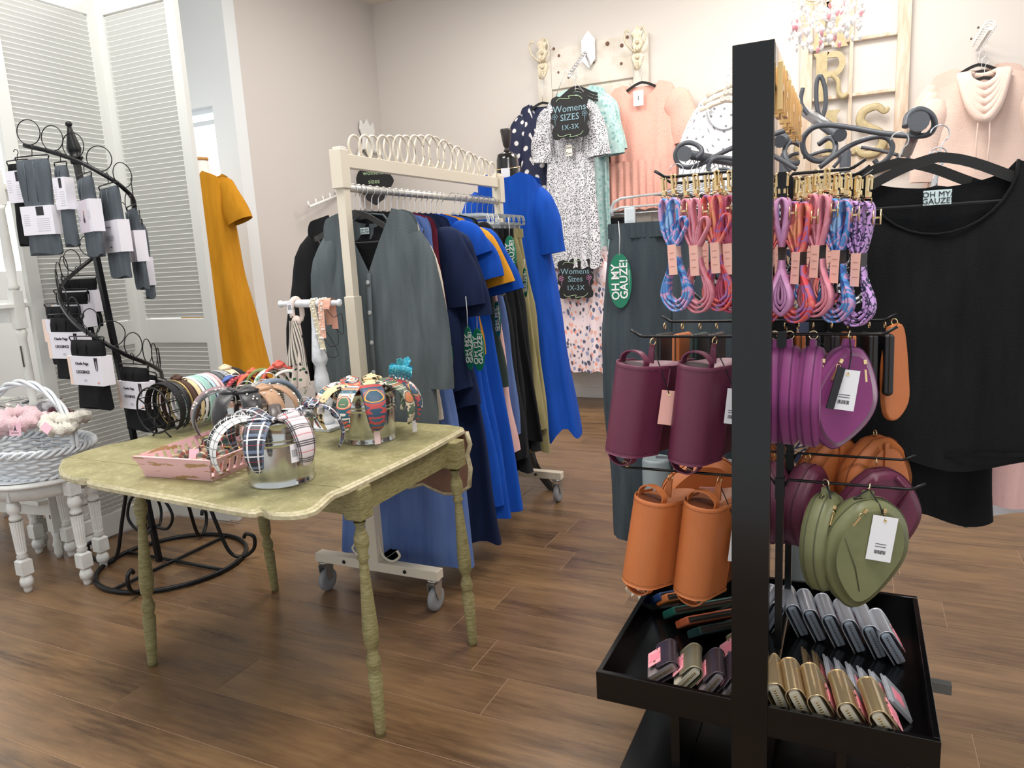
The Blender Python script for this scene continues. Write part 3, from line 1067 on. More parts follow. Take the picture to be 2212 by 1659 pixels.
for nm, lb, cat, cm, k in seq:
    rack_hanger(y, random.uniform(-.05, .05), ' '.join(lb.replace(',', '').split()[:10]))
    sl = k.pop('sl', None)
    rack_garment(nm, lb, cat, y, C_[cm], rz=random.uniform(-.06, .03), sl=sl, **k)
    y += .045
y += .01
CH0 = clip_hanger('clear plastic clip hanger holding trousers near the far end of cream rack', CLEARP, CLEARP, group='clear clip hangers on the cream rack')
pseq = [('pink', 'pale pink gauze trousers clipped beside the black dress', 1.05), ('denim', 'faded blue gauze trousers clipped beside the pink pair', .98), ('blk2', 'washed black gauze trousers, nearest black pair on the rack', 1.12),
        ('blk2', 'washed black gauze trousers, middle black pair on the rack', 1.20), ('black', 'wide black skirt with heavy folds on the cream rack', 1.05), ('blk2', 'washed black gauze trousers nearest the khaki ones', 1.12),
        ('khaki', 'khaki crinkled trousers, shorter of the two khaki pairs', 1.02), ('khaki', 'khaki crinkled wide trousers at the far end of the rack', 1.16)]
GH0 = clip_hanger('grey plastic clip hanger at the far end of the cream rack', GREYP, GREYP, half=.17, group='grey clip hangers on the cream rack')
dx0 = .035
for i, (cm, lb, L) in enumerate(pseq):
    hz = RZ + HZ - .021
    src = CH0 if i < 3 else GH0
    hl = ('clear' if i < 3 else 'grey') + ' clip hanger holding the ' + ' '.join(lb.replace(',', '').split()[:9])
    if i in (0, 3): src.location = (RX + dx0, y, hz); src.rotation_euler = (0, 0, .1); src['label'] = hl
    else: dup(src, (RX + dx0, y, hz), (0, 0, random.uniform(0, .12)), label=hl)
    t = thing('skirt' if 'skirt' in lb else 'trousers', lb, 'skirt' if 'skirt' in lb else 'trousers', (RX + dx0, y, hz - .155), random.uniform(-.04, .04))
    if 'skirt' in lb:
        garment(L, wt=.16, wb=.30, neck=.01, nf=0, nb=0, slope=0, folds=6, amp=.02, seed=40).build('body', C_[cm], t)
    else: pants(L, wt=.16, wl=.105, wb=.125 if cm != 'khaki' else .13, seed=30 + i, amp=.012, db=.045).build('legs', C_[cm], t)
    waistband(.16).build('waistband', C_[cm], t)
    y += .058
# tags that swing out at the right ends of the garments: (px, py of tie point, Y, rz, label)
TAGS = [(958, 680, 2.42, -.35, 'green oval tag hanging by the faded blue dress above the bucket', 1.0, .065), (925, 806, 2.42, -.2, 'green oval tag half hidden behind the right bucket', 1.0, .05),
        (1006, 640, 2.62, -.55, 'green oval tag turned nearly edge on between royal blue dresses', 1.0, .12), (1028, 672, 2.70, -.3, 'green oval tag on the royal blue dress behind the mustard top', 1.0, .07),
        (1072, 640, 2.95, -.7, 'green oval tag edge on against the black dress', .9, .02), (1098, 470, 3.12, -.35, 'green oval tag hanging high on the black trousers', 1.0, .08),
        (1132, 560, 3.32, -.8, 'green oval tag seen nearly edge on before the khaki trousers', .8, .04)]
for px, py, Y, rz, lb, sz, st in TAGS:
    p = at(px, py, Y=Y - .05)
    swing_tag(p[:], rz, lb, string=st, sz=sz, group=GREENTAGS)
p = at(1078, 512, Y=3.0)
t = swing_tag(p[:], -.2, 'white oval size tag on a string against black trousers', mat=CARDW, string=.085, words=False)
for k in range(5): MB().box((-.006, -.0012, -.16 - .012 * k), (.012, .0006, .006)).build('barcode_line', INK, t)
for px, py, Y, lb in ((990, 640, 2.72, 'white oval tag hidden at the sleeve of the navy tunic'), (1065, 560, 3.12, 'white oval tag seen beside the grey green tunic')):
    swing_tag(at(px, py, Y=Y)[:], -1.0, lb, mat=CARDW, string=.02, words=False, sz=.9)

# ------------------------------------------------------------------ black-necked dress form with royal blue dress
p = at(1094, 380, Y=3.86)
MX, MY = -1.83, 3.92
t = thing('dress_form', 'glossy black dress form with a fluted cap behind the far rack end', 'mannequin', (MX, MY, 0))
zt = at(1086, 303, Y=MY).z
BT = M('glossy_black_form', '#08090a', .18, coat=.4)
zn = at(1094, 385, Y=MY).z
MB().lathe([(zn - .5, .10), (zn - .3, .12), (zn - .1, .12), (zn - .03, .10), (zn, .075), (zn + .03, .066), (zn + .10, .062), (zn + .13, .055), (zn + .145, .02)], (MX, MY, 0), 20).build('torso', BT, t, world=True)
MB().lathe([(0, .012), (.01, .02), (.02, .012), (.03, .014), (.04, .02), (.12, .033), (.13, .03)], (MX, MY, zn + .14), 10).build('neck_cap', M('dark_turned_wood', '#2c231f', .4), t, world=True)
MB().lathe([(.35, .018), (zn - .5, .018)], (MX, MY, 0), 10).build('pole', BT, t, world=True)
for a in (20, 200, 290):
    c, s_ = math.cos(math.radians(a - 50)), math.sin(math.radians(a - 50))
    pth = smooth_path([(MX, MY, .42), (MX + .06 * c, MY + .06 * s_, .30), (MX + .13 * c, MY + .13 * s_, .12), (MX + .27 * c, MY + .27 * s_, .02), (MX + .33 * c, MY + .33 * s_, .012)])
    MB().tube(pth, 1, sect=[(-.011, -.022), (.011, -.022), (.011, .018), (-.011, .018)], up=(0, 0, 1), sm=False).build('foot', M('black_wood', '#171310', .4), t, world=True)
nk = []
for i in range(33):
    a = 2 * PI * i / 32
    nk.append((MX + .069 * math.cos(a), MY + .069 * math.sin(a), zn + .055 + .012 * math.sin(a)))
ob = MB().tube(nk, .0035, 6).build('necklace', GOLD, None)
tag(ob, 'thin gold chain around the neck of the black dress form', 'necklace')
t = thing('knit_dress', 'royal blue long-sleeved high-low dress on the black dress form', 'dress', (MX, MY, zn + .02), .15)
garment(1.50, wt=.18, wb=.29, dt=.13, db=.24, neck=.085, nf=.03, nb=.01, slope=.32, folds=7, amp=.02, seed=60, hem=.04, skew=.08).build('body', C_['royal'], t)
for s in (-1, 1): sleeve(MB(), (s * .16, -.02, -.10), (s * .25, -.05, -.46), .09, .085, seed=61, flat=.8).build('sleeve', C_['royal'], t)
p = at(1092, 375, Y=MY - .085)
o = MB().box(p, (.05, .002, .06), R=RM(z=.2)).build('price_tag', CARDW, None)
tag(o, 'small white tag at the neck of the royal blue dress form', 'tag')
# ------------------------------------------------------------------ things on and before the back wall (Y about 6.4)
WY = 6.4


def wp(x, y, d=0.0): return at(x, y, Y=WY - d)


DW = M('distressed_white_wood', '#dfdad0', .6, noise=(5, '#cfc7b8', .45, .65), bump=(30, .2, .003))
CHIP = M('bare_wood_chip', '#6f4a35', .7)
# old door panel
dl, dr = wp(1163, 106), wp(1402, 74)
dx0, dx1, dz1 = dl.x, dr.x, (dl.z + dr.z) / 2 - .01
dz0 = dz1 - 1.62
OD = thing('old_door_panel', 'chippy white old door hung sideways-up on the back wall with two ornate hooks', 'door panel', ((dx0 + dx1) / 2, WY, dz0))
W_ = dx1 - dx0
MB().box(((dx0 + dx1) / 2, WY - .012, (dz0 + dz1) / 2), (W_ - .02, .02, dz1 - dz0 - .02)).build('panel_back', DW, OD, world=True)
for x in (dx0 + .065, dx1 - .065): MB().box((x, WY - .025, (dz0 + dz1) / 2), (.13, .04, dz1 - dz0), ch=.003).build('stile', DW, OD, world=True)
for z, h in ((dz1 - .17, .34), (dz1 - .62, .10), (dz0 + .1, .2)): MB().box(((dx0 + dx1) / 2, WY - .025, z), (W_ - .264, .036, h), ch=.003).build('rail', DW, OD, world=True)
for z, h in ((dz1 - .455, .18), (dz1 - 1.0, .60)): MB().box(((dx0 + dx1) / 2, WY - .03, z), (W_ - .33, .02, h), ch=.008).build('raised_panel', DW, OD, world=True)
for x, y, r in ((1207, 120, .012), (1312, 94, .018), (1343, 98, .016), (1283, 135, .009), (1206, 156, .010), (1342, 137, .012), (1355, 80, .014), (1196, 105, .012)):
    p = wp(x, y, .05)
    MB().lathe([(0, r), (.003, r * .8)], p, 7, RM(x=PI / 2)).build('paint_chip', CHIP, OD, world=True)
HOOKM = M('antique_cream_iron', '#cfc2a4', .45, .2, noise=(40, '#e6ddc8', .4, .6))


def ornate_hook(px, py, label):
    p = wp(px, py, .05)
    t = thing('wall_hook', label, 'hook', p[:])
    m = MB()
    pl = [(-.03, .10), (-.05, .14), (-.02, .17), (0, .19), (.02, .17), (.05, .14), (.03, .10), (.045, .05), (.03, 0), (.05, -.06), (.03, -.12), (0, -.16), (-.03, -.12), (-.05, -.06), (-.03, 0), (-.045, .05)]
    m.prism(pl, .014, bev=.004)
    m.build('back_plate', HOOKM, t)
    for s in (-1, 1):
        MB().tube(smooth_path([(s * .01, -.01, -.02), (s * .05, -.05, .01), (s * .09, -.07, .08), (s * .07, -.08, .15), (s * .05, -.07, .13)]), .008, 7).build('scroll_arm', HOOKM, t)
    MB().tube(smooth_path([(0, -.01, -.10), (0, -.05, -.16), (0, -.09, -.15), (0, -.10, -.10)]), .009, 7).build('lower_hook', HOOKM, t)
    for z in (.06, 0, -.06): MB().ball((.0, -.012, z), .018, 7).build('bead', HOOKM, t)
    return t


ornate_hook(1172, 130, 'ornate cream iron hook on the left edge of the old door')
ornate_hook(1377, 108, 'ornate cream iron hook near the right edge of the old door')


# hanging wall garments helper: place by shoulder pixels
def wall_garment(name, label, cat, pxc, pyc, d, mat, hl=True, hmat=None, hookz=.11, sl=None, rz=0.0, hlab=None, **k):
    p = wp(pxc, pyc, d)
    t = thing(name, label, cat, p[:], rz)
    garment(**k).build('body', mat, t)
    wt = k['wt']
    if sl:
        L, r0, r1, out = sl
        zsh = -k.get('slope', .28) * (wt - k.get('neck', .085)) - .02
        for s in (-1, 1): sleeve(MB(), (s * (wt - .03), 0, zsh - r0 * .5), (s * (wt + out), 0, zsh - L), r0, r1, seed=k.get('seed', 0) + s, flat=.35, mid=(s * (wt + out * .6 + .02), 0, zsh - L * .42)).build('sleeve', mat, t)
    if hl:
        hanger(hlab or 'hanger under the ' + label[:60], STEEL, hmat or VELVET, half=.2, drop=.075, h=hookz, loc=(p.x, p.y, p.z + hookz - .0), rz=rz, bar=False)
    return t


NAVYD = dots('navy_polka', '#1d2444', '#e9e6e6', .105, .20)
DITSY = cells('black_white_ditsy', '#dcdce0', ['#35373f', '#4a4c55', '#2b2d36'], 105, .42)
TEAL = cells('teal_animal', '#b3d3d1', ['#7fb3b3', '#8fbebd', '#cfe3e1', '#94c2c0'], 36, .40)
PINKE = cells('pink_eyelet', '#f2b6a6', ['#c98478', '#d69486', '#cd8b7e'], 46, .14, rand=.35)
PINKP = cells('pink_brush_print', '#f0dfe2', ['#5d617e', '#f1a896', '#e7b3a6', '#9a9fc0', '#4d4f66'], 34, .40, (1, .6, 1))
WHITED = dots('white_grey_dot', '#eceef2', '#83868e', .075, .13)
wall_garment('polka_dot_blouse', 'navy blouse with white polka dots on the left of the old door', 'blouse', 1172, 222, .12, NAVYD, L=1.22, wt=.22, wb=.25, nf=.11, neck=.12, seed=70, db=.04, sl=(.62, .10, .08, .12), hookz=.22, hlab='black velvet hanger holding the polka dot blouse')
wall_garment('eyelet_top', 'salmon pink eyelet top with ruffled hem on the right of the old door', 'top', 1386, 178, .12, PINKE, L=1.00, wt=.27, wb=.30, nf=.12, neck=.14, seed=71, db=.05, amp=.014, folds=8, gather=.66, sl=(.46, .12, .13, .10), hookz=.20, hlab='black velvet hanger holding the salmon pink eyelet top')
p = wp(1380, 178, .18)
mb = MB()
q0 = p + Vector((0, 0, -.62))
mb.grid(lambda u, v: (q0.x - .30 + .60 * u, q0.y + .0 + .012 * math.sin(u * 60) * (.2 + v), q0.z - .40 * v + .006 * math.sin(u * 31)), 90, 6, uv=lambda u, v: (u * .6, v * .4))
o = mb.build('ruffle', PINKE, None); ptop = [x for x in SC.objects if x.name == 'eyelet_top'][0]
o.parent = ptop; o.matrix_parent_inverse = root_mat(ptop).inverted()
tg = MB().box(wp(1379, 212, .185), (.085, .002, .12)).build('price_tag', CARDW, None)
tag(tg, 'white price tag at the neckline of the salmon pink top', 'tag')
lettering('I', .05, INK, tg, wp(1379, 212, .188)[:])
# faceout arm with beads, carrying the ditsy and teal tops
e0, e1 = wp(1268, 112, .02), wp(1228, 168, .62)
t = thing('faceout_arm', 'chrome wall faceout arm with row of ball stops above the old door', 'display arm', e0[:])
MB().prism([(-.06, -.08), (0, -.15), (.06, -.08), (.06, .08), (0, .15), (-.06, .08)], .008, XF(e0 + Vector((.03, -.05, 0)))).build('wall_plate', STEEL, t, world=True)
MB().tube([e0, e1], .010, 8).build('arm', STEEL, t, world=True)
for i in range(9):
    MB().ball(e0.lerp(e1, .12 + i * .1) + Vector((0, 0, .018)), .014, 7).build('ball_stop', STEEL, t, world=True)
ad = (e1 - e0)


def on_arm(f, dz=0): return e0 + ad * f + Vector((0, 0, dz))


for i, f in enumerate((.38, .50)):
    p = on_arm(f, -.20)
    t = thing('animal_print_dress', ('pale teal animal print dress, rearmost under the beaded arm', 'pale teal animal print dress hanging in front of its twin')[i], 'dress', (p.x - .02, p.y, p.z), -.1)
    garment(1.42, wt=.24, wb=.26, seed=72 + i, db=.05, folds=7, amp=.016, nf=.10).build('body', TEAL, t)
    for s in (-1, 1): sleeve(MB(), (s * .21, 0, -.10), (s * .29, 0, -.56), .10, .13, seed=i, flat=.4, amp=.012).build('sleeve', TEAL, t)
for i, f in enumerate((.68, .80, .92)):
    p = on_arm(f)
    hanger(('black velvet hanger furthest up the beaded arm', 'black velvet hanger midway on the beaded arm', 'black velvet hanger at the tip of the beaded arm')[i], STEEL, VELVET, half=.20, drop=.08, h=.13, loc=(p.x + .02 * i, p.y, p.z - .01), bar=True, rz=-.15)
p = on_arm(.92, -.17) + Vector((-.03, 0, 0))
t = thing('ditsy_dress', 'black and white ditsy print dress with ruffled sleeves behind the upper chalkboard', 'dress', p[:], -.1)
garment(1.36, wt=.19, wb=.25, seed=75, db=.05, folds=9, amp=.016, nf=.10, neck=.10).build('body', DITSY, t)
for s in (-1, 1):
    sleeve(MB(), (s * .17, 0, -.06), (s * .25, 0, -.48), .09, .12, seed=76, flat=.4, amp=.014).build('sleeve', DITSY, t)
    MB().tube([(s * .11, -.04, -.02 - .0), (s * .15, -.05, -.16), (s * .12, -.055, -.42)], .016, 6).build('neck_ruffle', DITSY, t)
p2 = wp(1229, 325, .66)
o = MB().box(p2, (.055, .002, .085)).build('brand_tag', M('cream_tag', '#ece8dc', .6), None)
tag(o, 'small cream brand tag hanging below the upper chalkboard', 'tag')
lettering('Dew', .026, INK, o, (p2.x, p2.y - .002, p2.z + .022)); lettering('Dani', .026, INK, o, (p2.x, p2.y - .002, p2.z - .022))

# chalkboards
CHALK = M('chalkboard_black', '#151618', .7)
CH_B, CH_G, CH_P = M('chalk_blue', '#86a7b3', .8), M('chalk_green', '#a9c79c', .8), M('chalk_pink', '#c98fb4', .8)


def chalkboard(p, s, label, words, fcol, rz=0):
    t = thing('chalkboard_sign', label, 'chalkboard', p[:], rz)
    pts = []
    for i in range(64):
        a = 2 * PI * i / 64
        x, z = math.cos(a), math.sin(a)
        k = 1 / max(abs(x), abs(z)) ** .82
        k *= 1 + .05 * math.cos(8 * a) - .05 * math.cos(16 * a + .3)
        pts.append((x * k * .155 * s, z * k * .165 * s))
    MB().prism(pts, .008).build('board', CHALK, t)
    for w_, z, sz in words: lettering(w_, sz * s, CH_B, t, (0, -.006, z * s))
    for sg in (1, -1):
        MB().tube(smooth_path([(-.11 * s, -.006, sg * .125 * s), (-.08 * s, -.006, sg * .145 * s), (0, -.006, sg * .135 * s), (0.0, -.006, sg * .155 * s), (.08 * s, -.006, sg * .145 * s), (.11 * s, -.006, sg * .12 * s)]), .0022, 5).build('chalk_flourish', CH_G, t)
    for sx in (-1, 1):
        m = MB()
        for j in range(5):
            a = j * 2 * PI / 5
            m.tube(arc((sx * .125 * s + .014 * math.cos(a), -.006, (.01 + .0 * sx) * s + .014 * math.sin(a)), .009, 0, 360, 8), .0016, 4)
        m.tube([(sx * .125 * s, -.006, -.01 * s), (sx * .125 * s, -.006, -.06 * s)], .0016, 4)
        m.build('chalk_flower', fcol, t)
    return t


pc = wp(1231, 252, .70)
t = chalkboard(pc, 1.0, 'black chalkboard sign hanging before the ditsy print dress, blue flowers', [('Womens', .062, .075), ('SIZES', -.005, .07), ('1X-3X', -.08, .055)], CH_B)
MB().tube([(-.12, 0, .15), (-.02, .0, .36), (.12, 0, .17)], .003, 5).build('cord', M('silver_cord', '#c9c9cc', .4, .5), t)
pc = wp(1243, 603, .62)
t = chalkboard(pc, .98, 'black chalkboard sign on the pink brush print dresses, pink flowers', [('Womens', .065, .07), ('Sizes', .0, .07), ('1X-3X', -.075, .06)], CH_P)
MB().tube([(-.07, 0, .15), (0.0, .0, .30), (.08, 0, .14)], .003, 5).build('cord', MATS['silver_cord'], t)

# lower rail of pink print dresses on black fixture
b0 = wp(1195, 508, .35)
t = thing('wall_rail', 'black wall rail carrying the pink brush print dresses', 'rail', b0[:])
MB().tube([wp(1192, 508, .3), wp(1420, 512, .3)], .014, 8).build('bar', BLACKM, t, world=True)
MB().box(wp(1200, 512, .16), (.03, .30, .03)).build('wall_bracket', BLACKM, t, world=True)
lb = ['pink brush print dress, frontmost under the lower chalkboard', 'pink brush print dress, second under the lower chalkboard', 'pink brush print dress, third from the front under lower chalkboard', 'pink brush print dress, rearmost of the four under lower chalkboard']
for i in range(4):
    p = wp(1246 + i * 14, 545 - i * 7, .52 - i * .09)
    t = thing('brush_print_dress', lb[i], 'dress', p[:])
    garment(1.02, wt=.25, wb=.28, seed=80 + i, db=.04, folds=9, amp=.014, nf=.12, neck=.11).build('body', PINKP, t)
    for s in (-1, 1): sleeve(MB(), (s * .21, 0, -.10), (s * .31, 0, -.42), .085, .11, seed=i, flat=.4).build('sleeve', PINKP, t)
    hanger('black velvet hanger holding the ' + lb[i].split(',')[1].strip().replace('frontmost', 'frontmost pink dress').replace('second', 'second pink dress').replace('third', 'third pink dress').replace('rearmost', 'rearmost pink dress'), STEEL, VELVET, half=.19, drop=.10, h=.11, loc=(p.x, p.y, p.z + .11), bar=False)
for z in (.20,): pass
t = thing('black_trousers', 'black trousers whose hems show under the pink print dresses', 'trousers', wp(1238, 560, .16)[:])
pants(1.02, wt=.12, wl=.08, seed=5).build('legs', C_['black'], t)
t = thing('black_trousers', 'black trousers hanging between the teal dress and grey gauze trousers', 'trousers', wp(1336, 470, .25)[:])
pants(1.15, wt=.15, wl=.10, seed=3).build('legs', C_['black'], t)

# small corner group behind the rack: white ornate peg, chalk sign, white hook strip
CO = at(796, 318, X=-4.335)
t = thing('corner_ornament', 'white ornate plaster peg in the room corner behind the rack rings', 'ornament', CO[:], PI / 2)
m = MB()
m.prism([(.0, .26), (.05, .20), (.10, .24), (.12, .16), (.08, .08), (.10, 0), (.0, -.1), (-.10, 0), (-.08, .08), (-.12, .16), (-.10, .24), (-.05, .20)], .02, bev=.006)
m.tube(arc((-.10, -.02, -.12), .10, 60, 330, 16), .016, 7)
m.tube(arc((.12, -.02, -.12), .10, 120, -150, 16), .016, 7)
m.build('plaque', WHITEP, t)
pc = at(808, 392, X=-4.20)
t = thing('small_chalkboard', 'small black scalloped chalkboard hung behind the cream rack rail', 'chalkboard', pc[:], .35)
pts = []
for i in range(48):
    a = 2 * PI * i / 48
    k = .17 * (1 + .10 * math.cos(4 * a) + .04 * math.cos(12 * a))
    pts.append((k * math.cos(a), k * math.sin(a) * 1.15))
MB().prism(pts, .008).build('board', CHALK, t)
lettering('womens', .06, CH_G, t, (0, -.006, .08)); lettering('sizes', .06, CH_G, t, (0, -.006, 0)); lettering('S-XL', .06, CH_G, t, (0, -.006, -.08))
a0, a1 = at(668, 447, X=-4.20), at(742, 417, X=-4.362)
t = thing('peg_strip', 'white waterfall arm with pegs in the corner behind the rack', 'display arm', a1[:])
MB().box(a1, (.02, .06, .06)).build('wall_plate', WHITEP, t, world=True)
MB().tube([a0, a1], .012, 8).build('arm', WHITEP, t, world=True)
for i in range(5): MB().tube([a0.lerp(a1, i / 5), a0.lerp(a1, i / 5) + Vector((-.01, 0, .045))], .009, 6).build('peg', WHITEP, t, world=True)

# ------------------------------------------------------------------ old window frame with letters
OWD = M('weathered_window_wood', '#c3ac94', .75, noise=(6, '#ddd2c2', .35, .7), bump=(25, .4, .004), stretch=(5, 5, .8))
xl, xr = wp(1742, 150, .03).x, wp(1950, 150, .03).x
zt_, zb_ = 3.45, wp(1745, 380, .03).z
OW = thing('salvaged_window', 'tall weathered wooden window frame with twelve panes on the back wall', 'window frame', ((xl + xr) / 2, WY, zb_))
for x in (xl, xr): MB().box((x, WY - .03, (zt_ + zb_) / 2), (.085, .05, zt_ - zb_), ch=.006).build('side_rail', OWD, OW, world=True)
MB().box(((xl + xr) / 2, WY - .03, zb_ + .05), (xr - xl - .09, .045, .13), ch=.006).build('bottom_rail', OWD, OW, world=True)
MB().box(((xl + xr) / 2, WY - .03, zt_ - .05), (xr - xl - .09, .045, .1), ch=.006).build('top_rail', OWD, OW, world=True)
xm = wp(1838, 150, .03).x
MB().box((xm, WY - .03, (zt_ + zb_) / 2), (.026, .03, zt_ - zb_ - .2), ch=.004).build('muntin', OWD, OW, world=True)
zrows = [wp(1838, 87, .03).z, wp(1838, 206, .03).z, wp(1838, 325, .03).z]
for z in zrows:
    for a, b in ((xl + .045, xm - .014), (xm + .014, xr - .045)): MB().box(((a + b) / 2, WY - .03, z), (b - a, .028, .026), ch=.004).build('muntin', OWD, OW, world=True)
LET = M('gold_scroll_letter', '#b9ab84', .5, noise=(30, '#ad9f78', .4, .6))
LTE = M('letter_edge_dark', '#4a4133', .6)
SER = {}


def serif_letter(ch, px, py, size, label):
    p = wp(px, py, .07)
    k = size
    m = MB()
    if ch == 'R':
        m.prism([(-.3 * k, -.5 * k), (-.02 * k, -.5 * k), (-.06 * k, -.40 * k), (-.06 * k, .42 * k), (-.02 * k, .5 * k), (-.34 * k, .5 * k), (-.28 * k, .40 * k), (-.28 * k, -.40 * k)], .02)
        m.tube(smooth_path([(-.06 * k, 0, .44 * k), (.16 * k, 0, .42 * k), (.24 * k, 0, .24 * k), (.14 * k, 0, .06 * k), (-.06 * k, 0, .04 * k)], 5), 1, sect=[(-.01, -.06 * k), (.01, -.06 * k), (.01, .06 * k), (-.01, .06 * k)], up=(0, 1, 0) if 0 else None, sm=False)
        m.tube(smooth_path([(.04 * k, 0, .03 * k), (.16 * k, 0, -.12 * k), (.18 * k, 0, -.34 * k), (.26 * k, 0, -.46 * k), (.36 * k, 0, -.40 * k)], 5), .055 * k, 6)
    elif ch == 'S':
        m.tube(smooth_path([(.30 * k, 0, .40 * k), (.22 * k, 0, .34 * k), (.08 * k, 0, .44 * k), (-.14 * k, 0, .38 * k), (-.20 * k, 0, .20 * k), (-.06 * k, 0, .06 * k), (.14 * k, 0, -.06 * k), (.22 * k, 0, -.24 * k), (.10 * k, 0, -.42 * k), (-.12 * k, 0, -.44 * k), (-.26 * k, 0, -.32 * k), (-.32 * k, 0, -.42 * k)], 6), [(.03 + .06 * max(0, math.sin(PI * i / 66)) ** .7) * k for i in range(67)], 8)
        m.v = [Vector((v.x, v.y * .25, v.z)) for v in m.v]
    elif ch == 'I':
        m.prism([(-.2 * k, -.5 * k), (.2 * k, -.5 * k), (.12 * k, -.40 * k), (.12 * k, .40 * k), (.2 * k, .5 * k), (-.2 * k, .5 * k), (-.12 * k, .40 * k), (-.12 * k, -.40 * k)], .02)
    else:  # A
        m.prism([(-.42 * k, -.5 * k), (-.14 * k, -.5 * k), (-.2 * k, -.42 * k), (-.16 * k, -.30 * k), (.0, .28 * k), (.02 * k, .5 * k), (-.08 * k, .5 * k), (-.32 * k, -.36 * k)], .02)
        m.prism([(.42 * k, -.5 * k), (.36 * k, -.40 * k), (.10 * k, .5 * k), (-.06 * k, .5 * k), (.12 * k, -.30 * k), (.14 * k, -.42 * k), (.08 * k, -.5 * k)], .02)
        m.prism([(-.16 * k, -.22 * k), (.16 * k, -.22 * k), (.14 * k, -.12 * k), (-.14 * k, -.12 * k)], .02)
    o = m.build('decor_letter', LET, None)
    if ch == 'R': o.name = 'decor_letter'
    o.location = p
    tag(o, label, 'letter', None)
    return o


serif_letter('A', 1790, 55, .33, 'large gold-cream serif letter A behind the crystal chandelier')
serif_letter('R', 1793, 165, .35, 'large gold-cream serif letter R in the old window frame')
serif_letter('I', 1795, 287, .33, 'large gold-cream serif letter I low in the old window frame')
serif_letter('S', 1882, 282, .38, 'large gold-cream serif letter S in lower right pane of old window')

# ------------------------------------------------------------------ chandelier
cc = at(1787, -40, Y=5.0)
CHD = thing('crystal_chandelier', 'small crystal chandelier with clear and pink drops, lit, at the top of frame', 'chandelier', cc[:])
BR = M('pale_brass', '#e2cf9c', .3, .9)
MB().lathe([(-.10, .01), (-.08, .04), (-.05, .05), (0, .03), (.10, .02), (.3, .012), (3.75 - cc.z, .006)], (0, 0, 0), 12).build('stem', BR, CHD)
CRY = M('clear_crystal', '#ffffff', .08, trans=.25, spec=.9)
CRP = M('pink_crystal', '#f2b9c4', .08, trans=.35, spec=.8)
for i in range(6):
    a = i * PI / 3 + .2
    c, s_ = math.cos(a), math.sin(a)
    MB().tube(smooth_path([(0, 0, -.05), (.08 * c, .08 * s_, -.10), (.16 * c, .16 * s_, -.04), (.17 * c, .17 * s_, .03)]), .005, 6).build('arm', BR, CHD)
    MB().lathe([(0, .012), (.004, .026), (.01, .01), (.06, .009)], (.17 * c, .17 * s_, .03), 8).build('candle_cup', BR, CHD)
    MB().ball((.17 * c, .17 * s_, .115), .016, 7, (1, 1, 1.7)).build('bulb', M('lit_bulb', '#fff3dc', .3, emit=('#ffe9c4', 14)), CHD)
rnd = random.Random(4)
drop = MB().lathe([(-.045, .001), (-.03, .010), (-.012, .012), (0, .002)], (0, 0, 0), 6).mesh('crystal_drop'); drop.materials.append(CRY)
dropp = MB().lathe([(-.045, .001), (-.03, .010), (-.012, .012), (0, .002)], (0, 0, 0), 6).mesh('crystal_drop'); dropp.materials.append(CRP)
for i in range(170):
    a = rnd.uniform(0, 2 * PI); r = rnd.choice([.05, .10, .15, .185, .2])
    z = -.03 - rnd.uniform(0, .30) * (1 if r < .19 else .9)
    o = put('crystal_drop', drop if rnd.random() < .82 else dropp, CHD)
    o.location = (r * math.cos(a), r * math.sin(a), z); o.rotation_euler = (rnd.uniform(-.2, .2), rnd.uniform(-.2, .2), a)
for k in range(14):
    a = k * 2 * PI / 14
    p0 = Vector((.19 * math.cos(a), .19 * math.sin(a), .0))
    m = MB()
    for j in range(12): m.ball(p0 + Vector((0, 0, -.025 * j)), .006, 5)
    m.build('bead_strand', CRY, CHD)
l = bpy.data.lights.new('chandelier_light', 'POINT'); l.energy = 14; l.color = (1, .88, .74); l.shadow_soft_size = .15
lo = bpy.data.objects.new('chandelier_light', l); lo.location = cc + Vector((0, -.0, .12)); COL.objects.link(lo)

# ------------------------------------------------------------------ white dotted sweatshirts on padded hangers, pink hooded tops
PADH = M('padded_satin', '#e9dccb', .6)
WL = ['white grey-dotted sweatshirt, frontmost beside the black upright', 'white grey-dotted sweatshirt hanging second from the front', 'white grey-dotted sweatshirt nearest the wall']
for i in range(3):
    p = wp(1580 - 6 * (2 - i), 232 - 16 * i, .50 - i * .17)
    t = thing('dotted_sweatshirt', WL[i], 'sweatshirt', p[:])
    garment(.85, wt=.26, wb=.28, seed=90 + i, nf=.15, nb=.02, neck=.13, db=.06).build('body', WHITED, t)
    for s in (-1, 1): sleeve(MB(), (s * .23, 0, -.09), (s * .31, 0, -.6), .09, .06, flat=.5, seed=i).build('sleeve', WHITED, t)
    MB().tube(arc((0, -.03, 0), .13, 180, 360, 18, 'xz', .16), .010, 6).build('neck_rib', M('grey_rib', '#b9bec2', .8), t)
    h = thing('padded_hanger', ('cream padded hanger in the frontmost dotted sweatshirt', 'cream padded hanger in the second dotted sweatshirt', 'cream padded hanger in the rear dotted sweatshirt')[i], 'hanger', (p.x, p.y, p.z + .16))
    hook_mb(.021, .10).build('hook', STEEL, h)
    m = MB().tube([(-.19, 0, -.17), (-.1, 0, -.125), (0, 0, -.105), (.1, 0, -.125), (.19, 0, -.17)], .022, 8)
    m.build('padded_arms', PADH, h)
    for j in (-1, 1): MB().tube(arc((j * .02, -.024, -.10), .016, 0, 360, 8)[:-1], .004, 5, closed=True).build('ribbon_bow', PADH, h)
HP = M('pale_pink_fleece', '#dcc3b6', .9, noise=(14, '#d7beb1', .35, .7), bump=(120, .5, .004), sheen=.3)
pl_ = wp(2112, 75, .03)
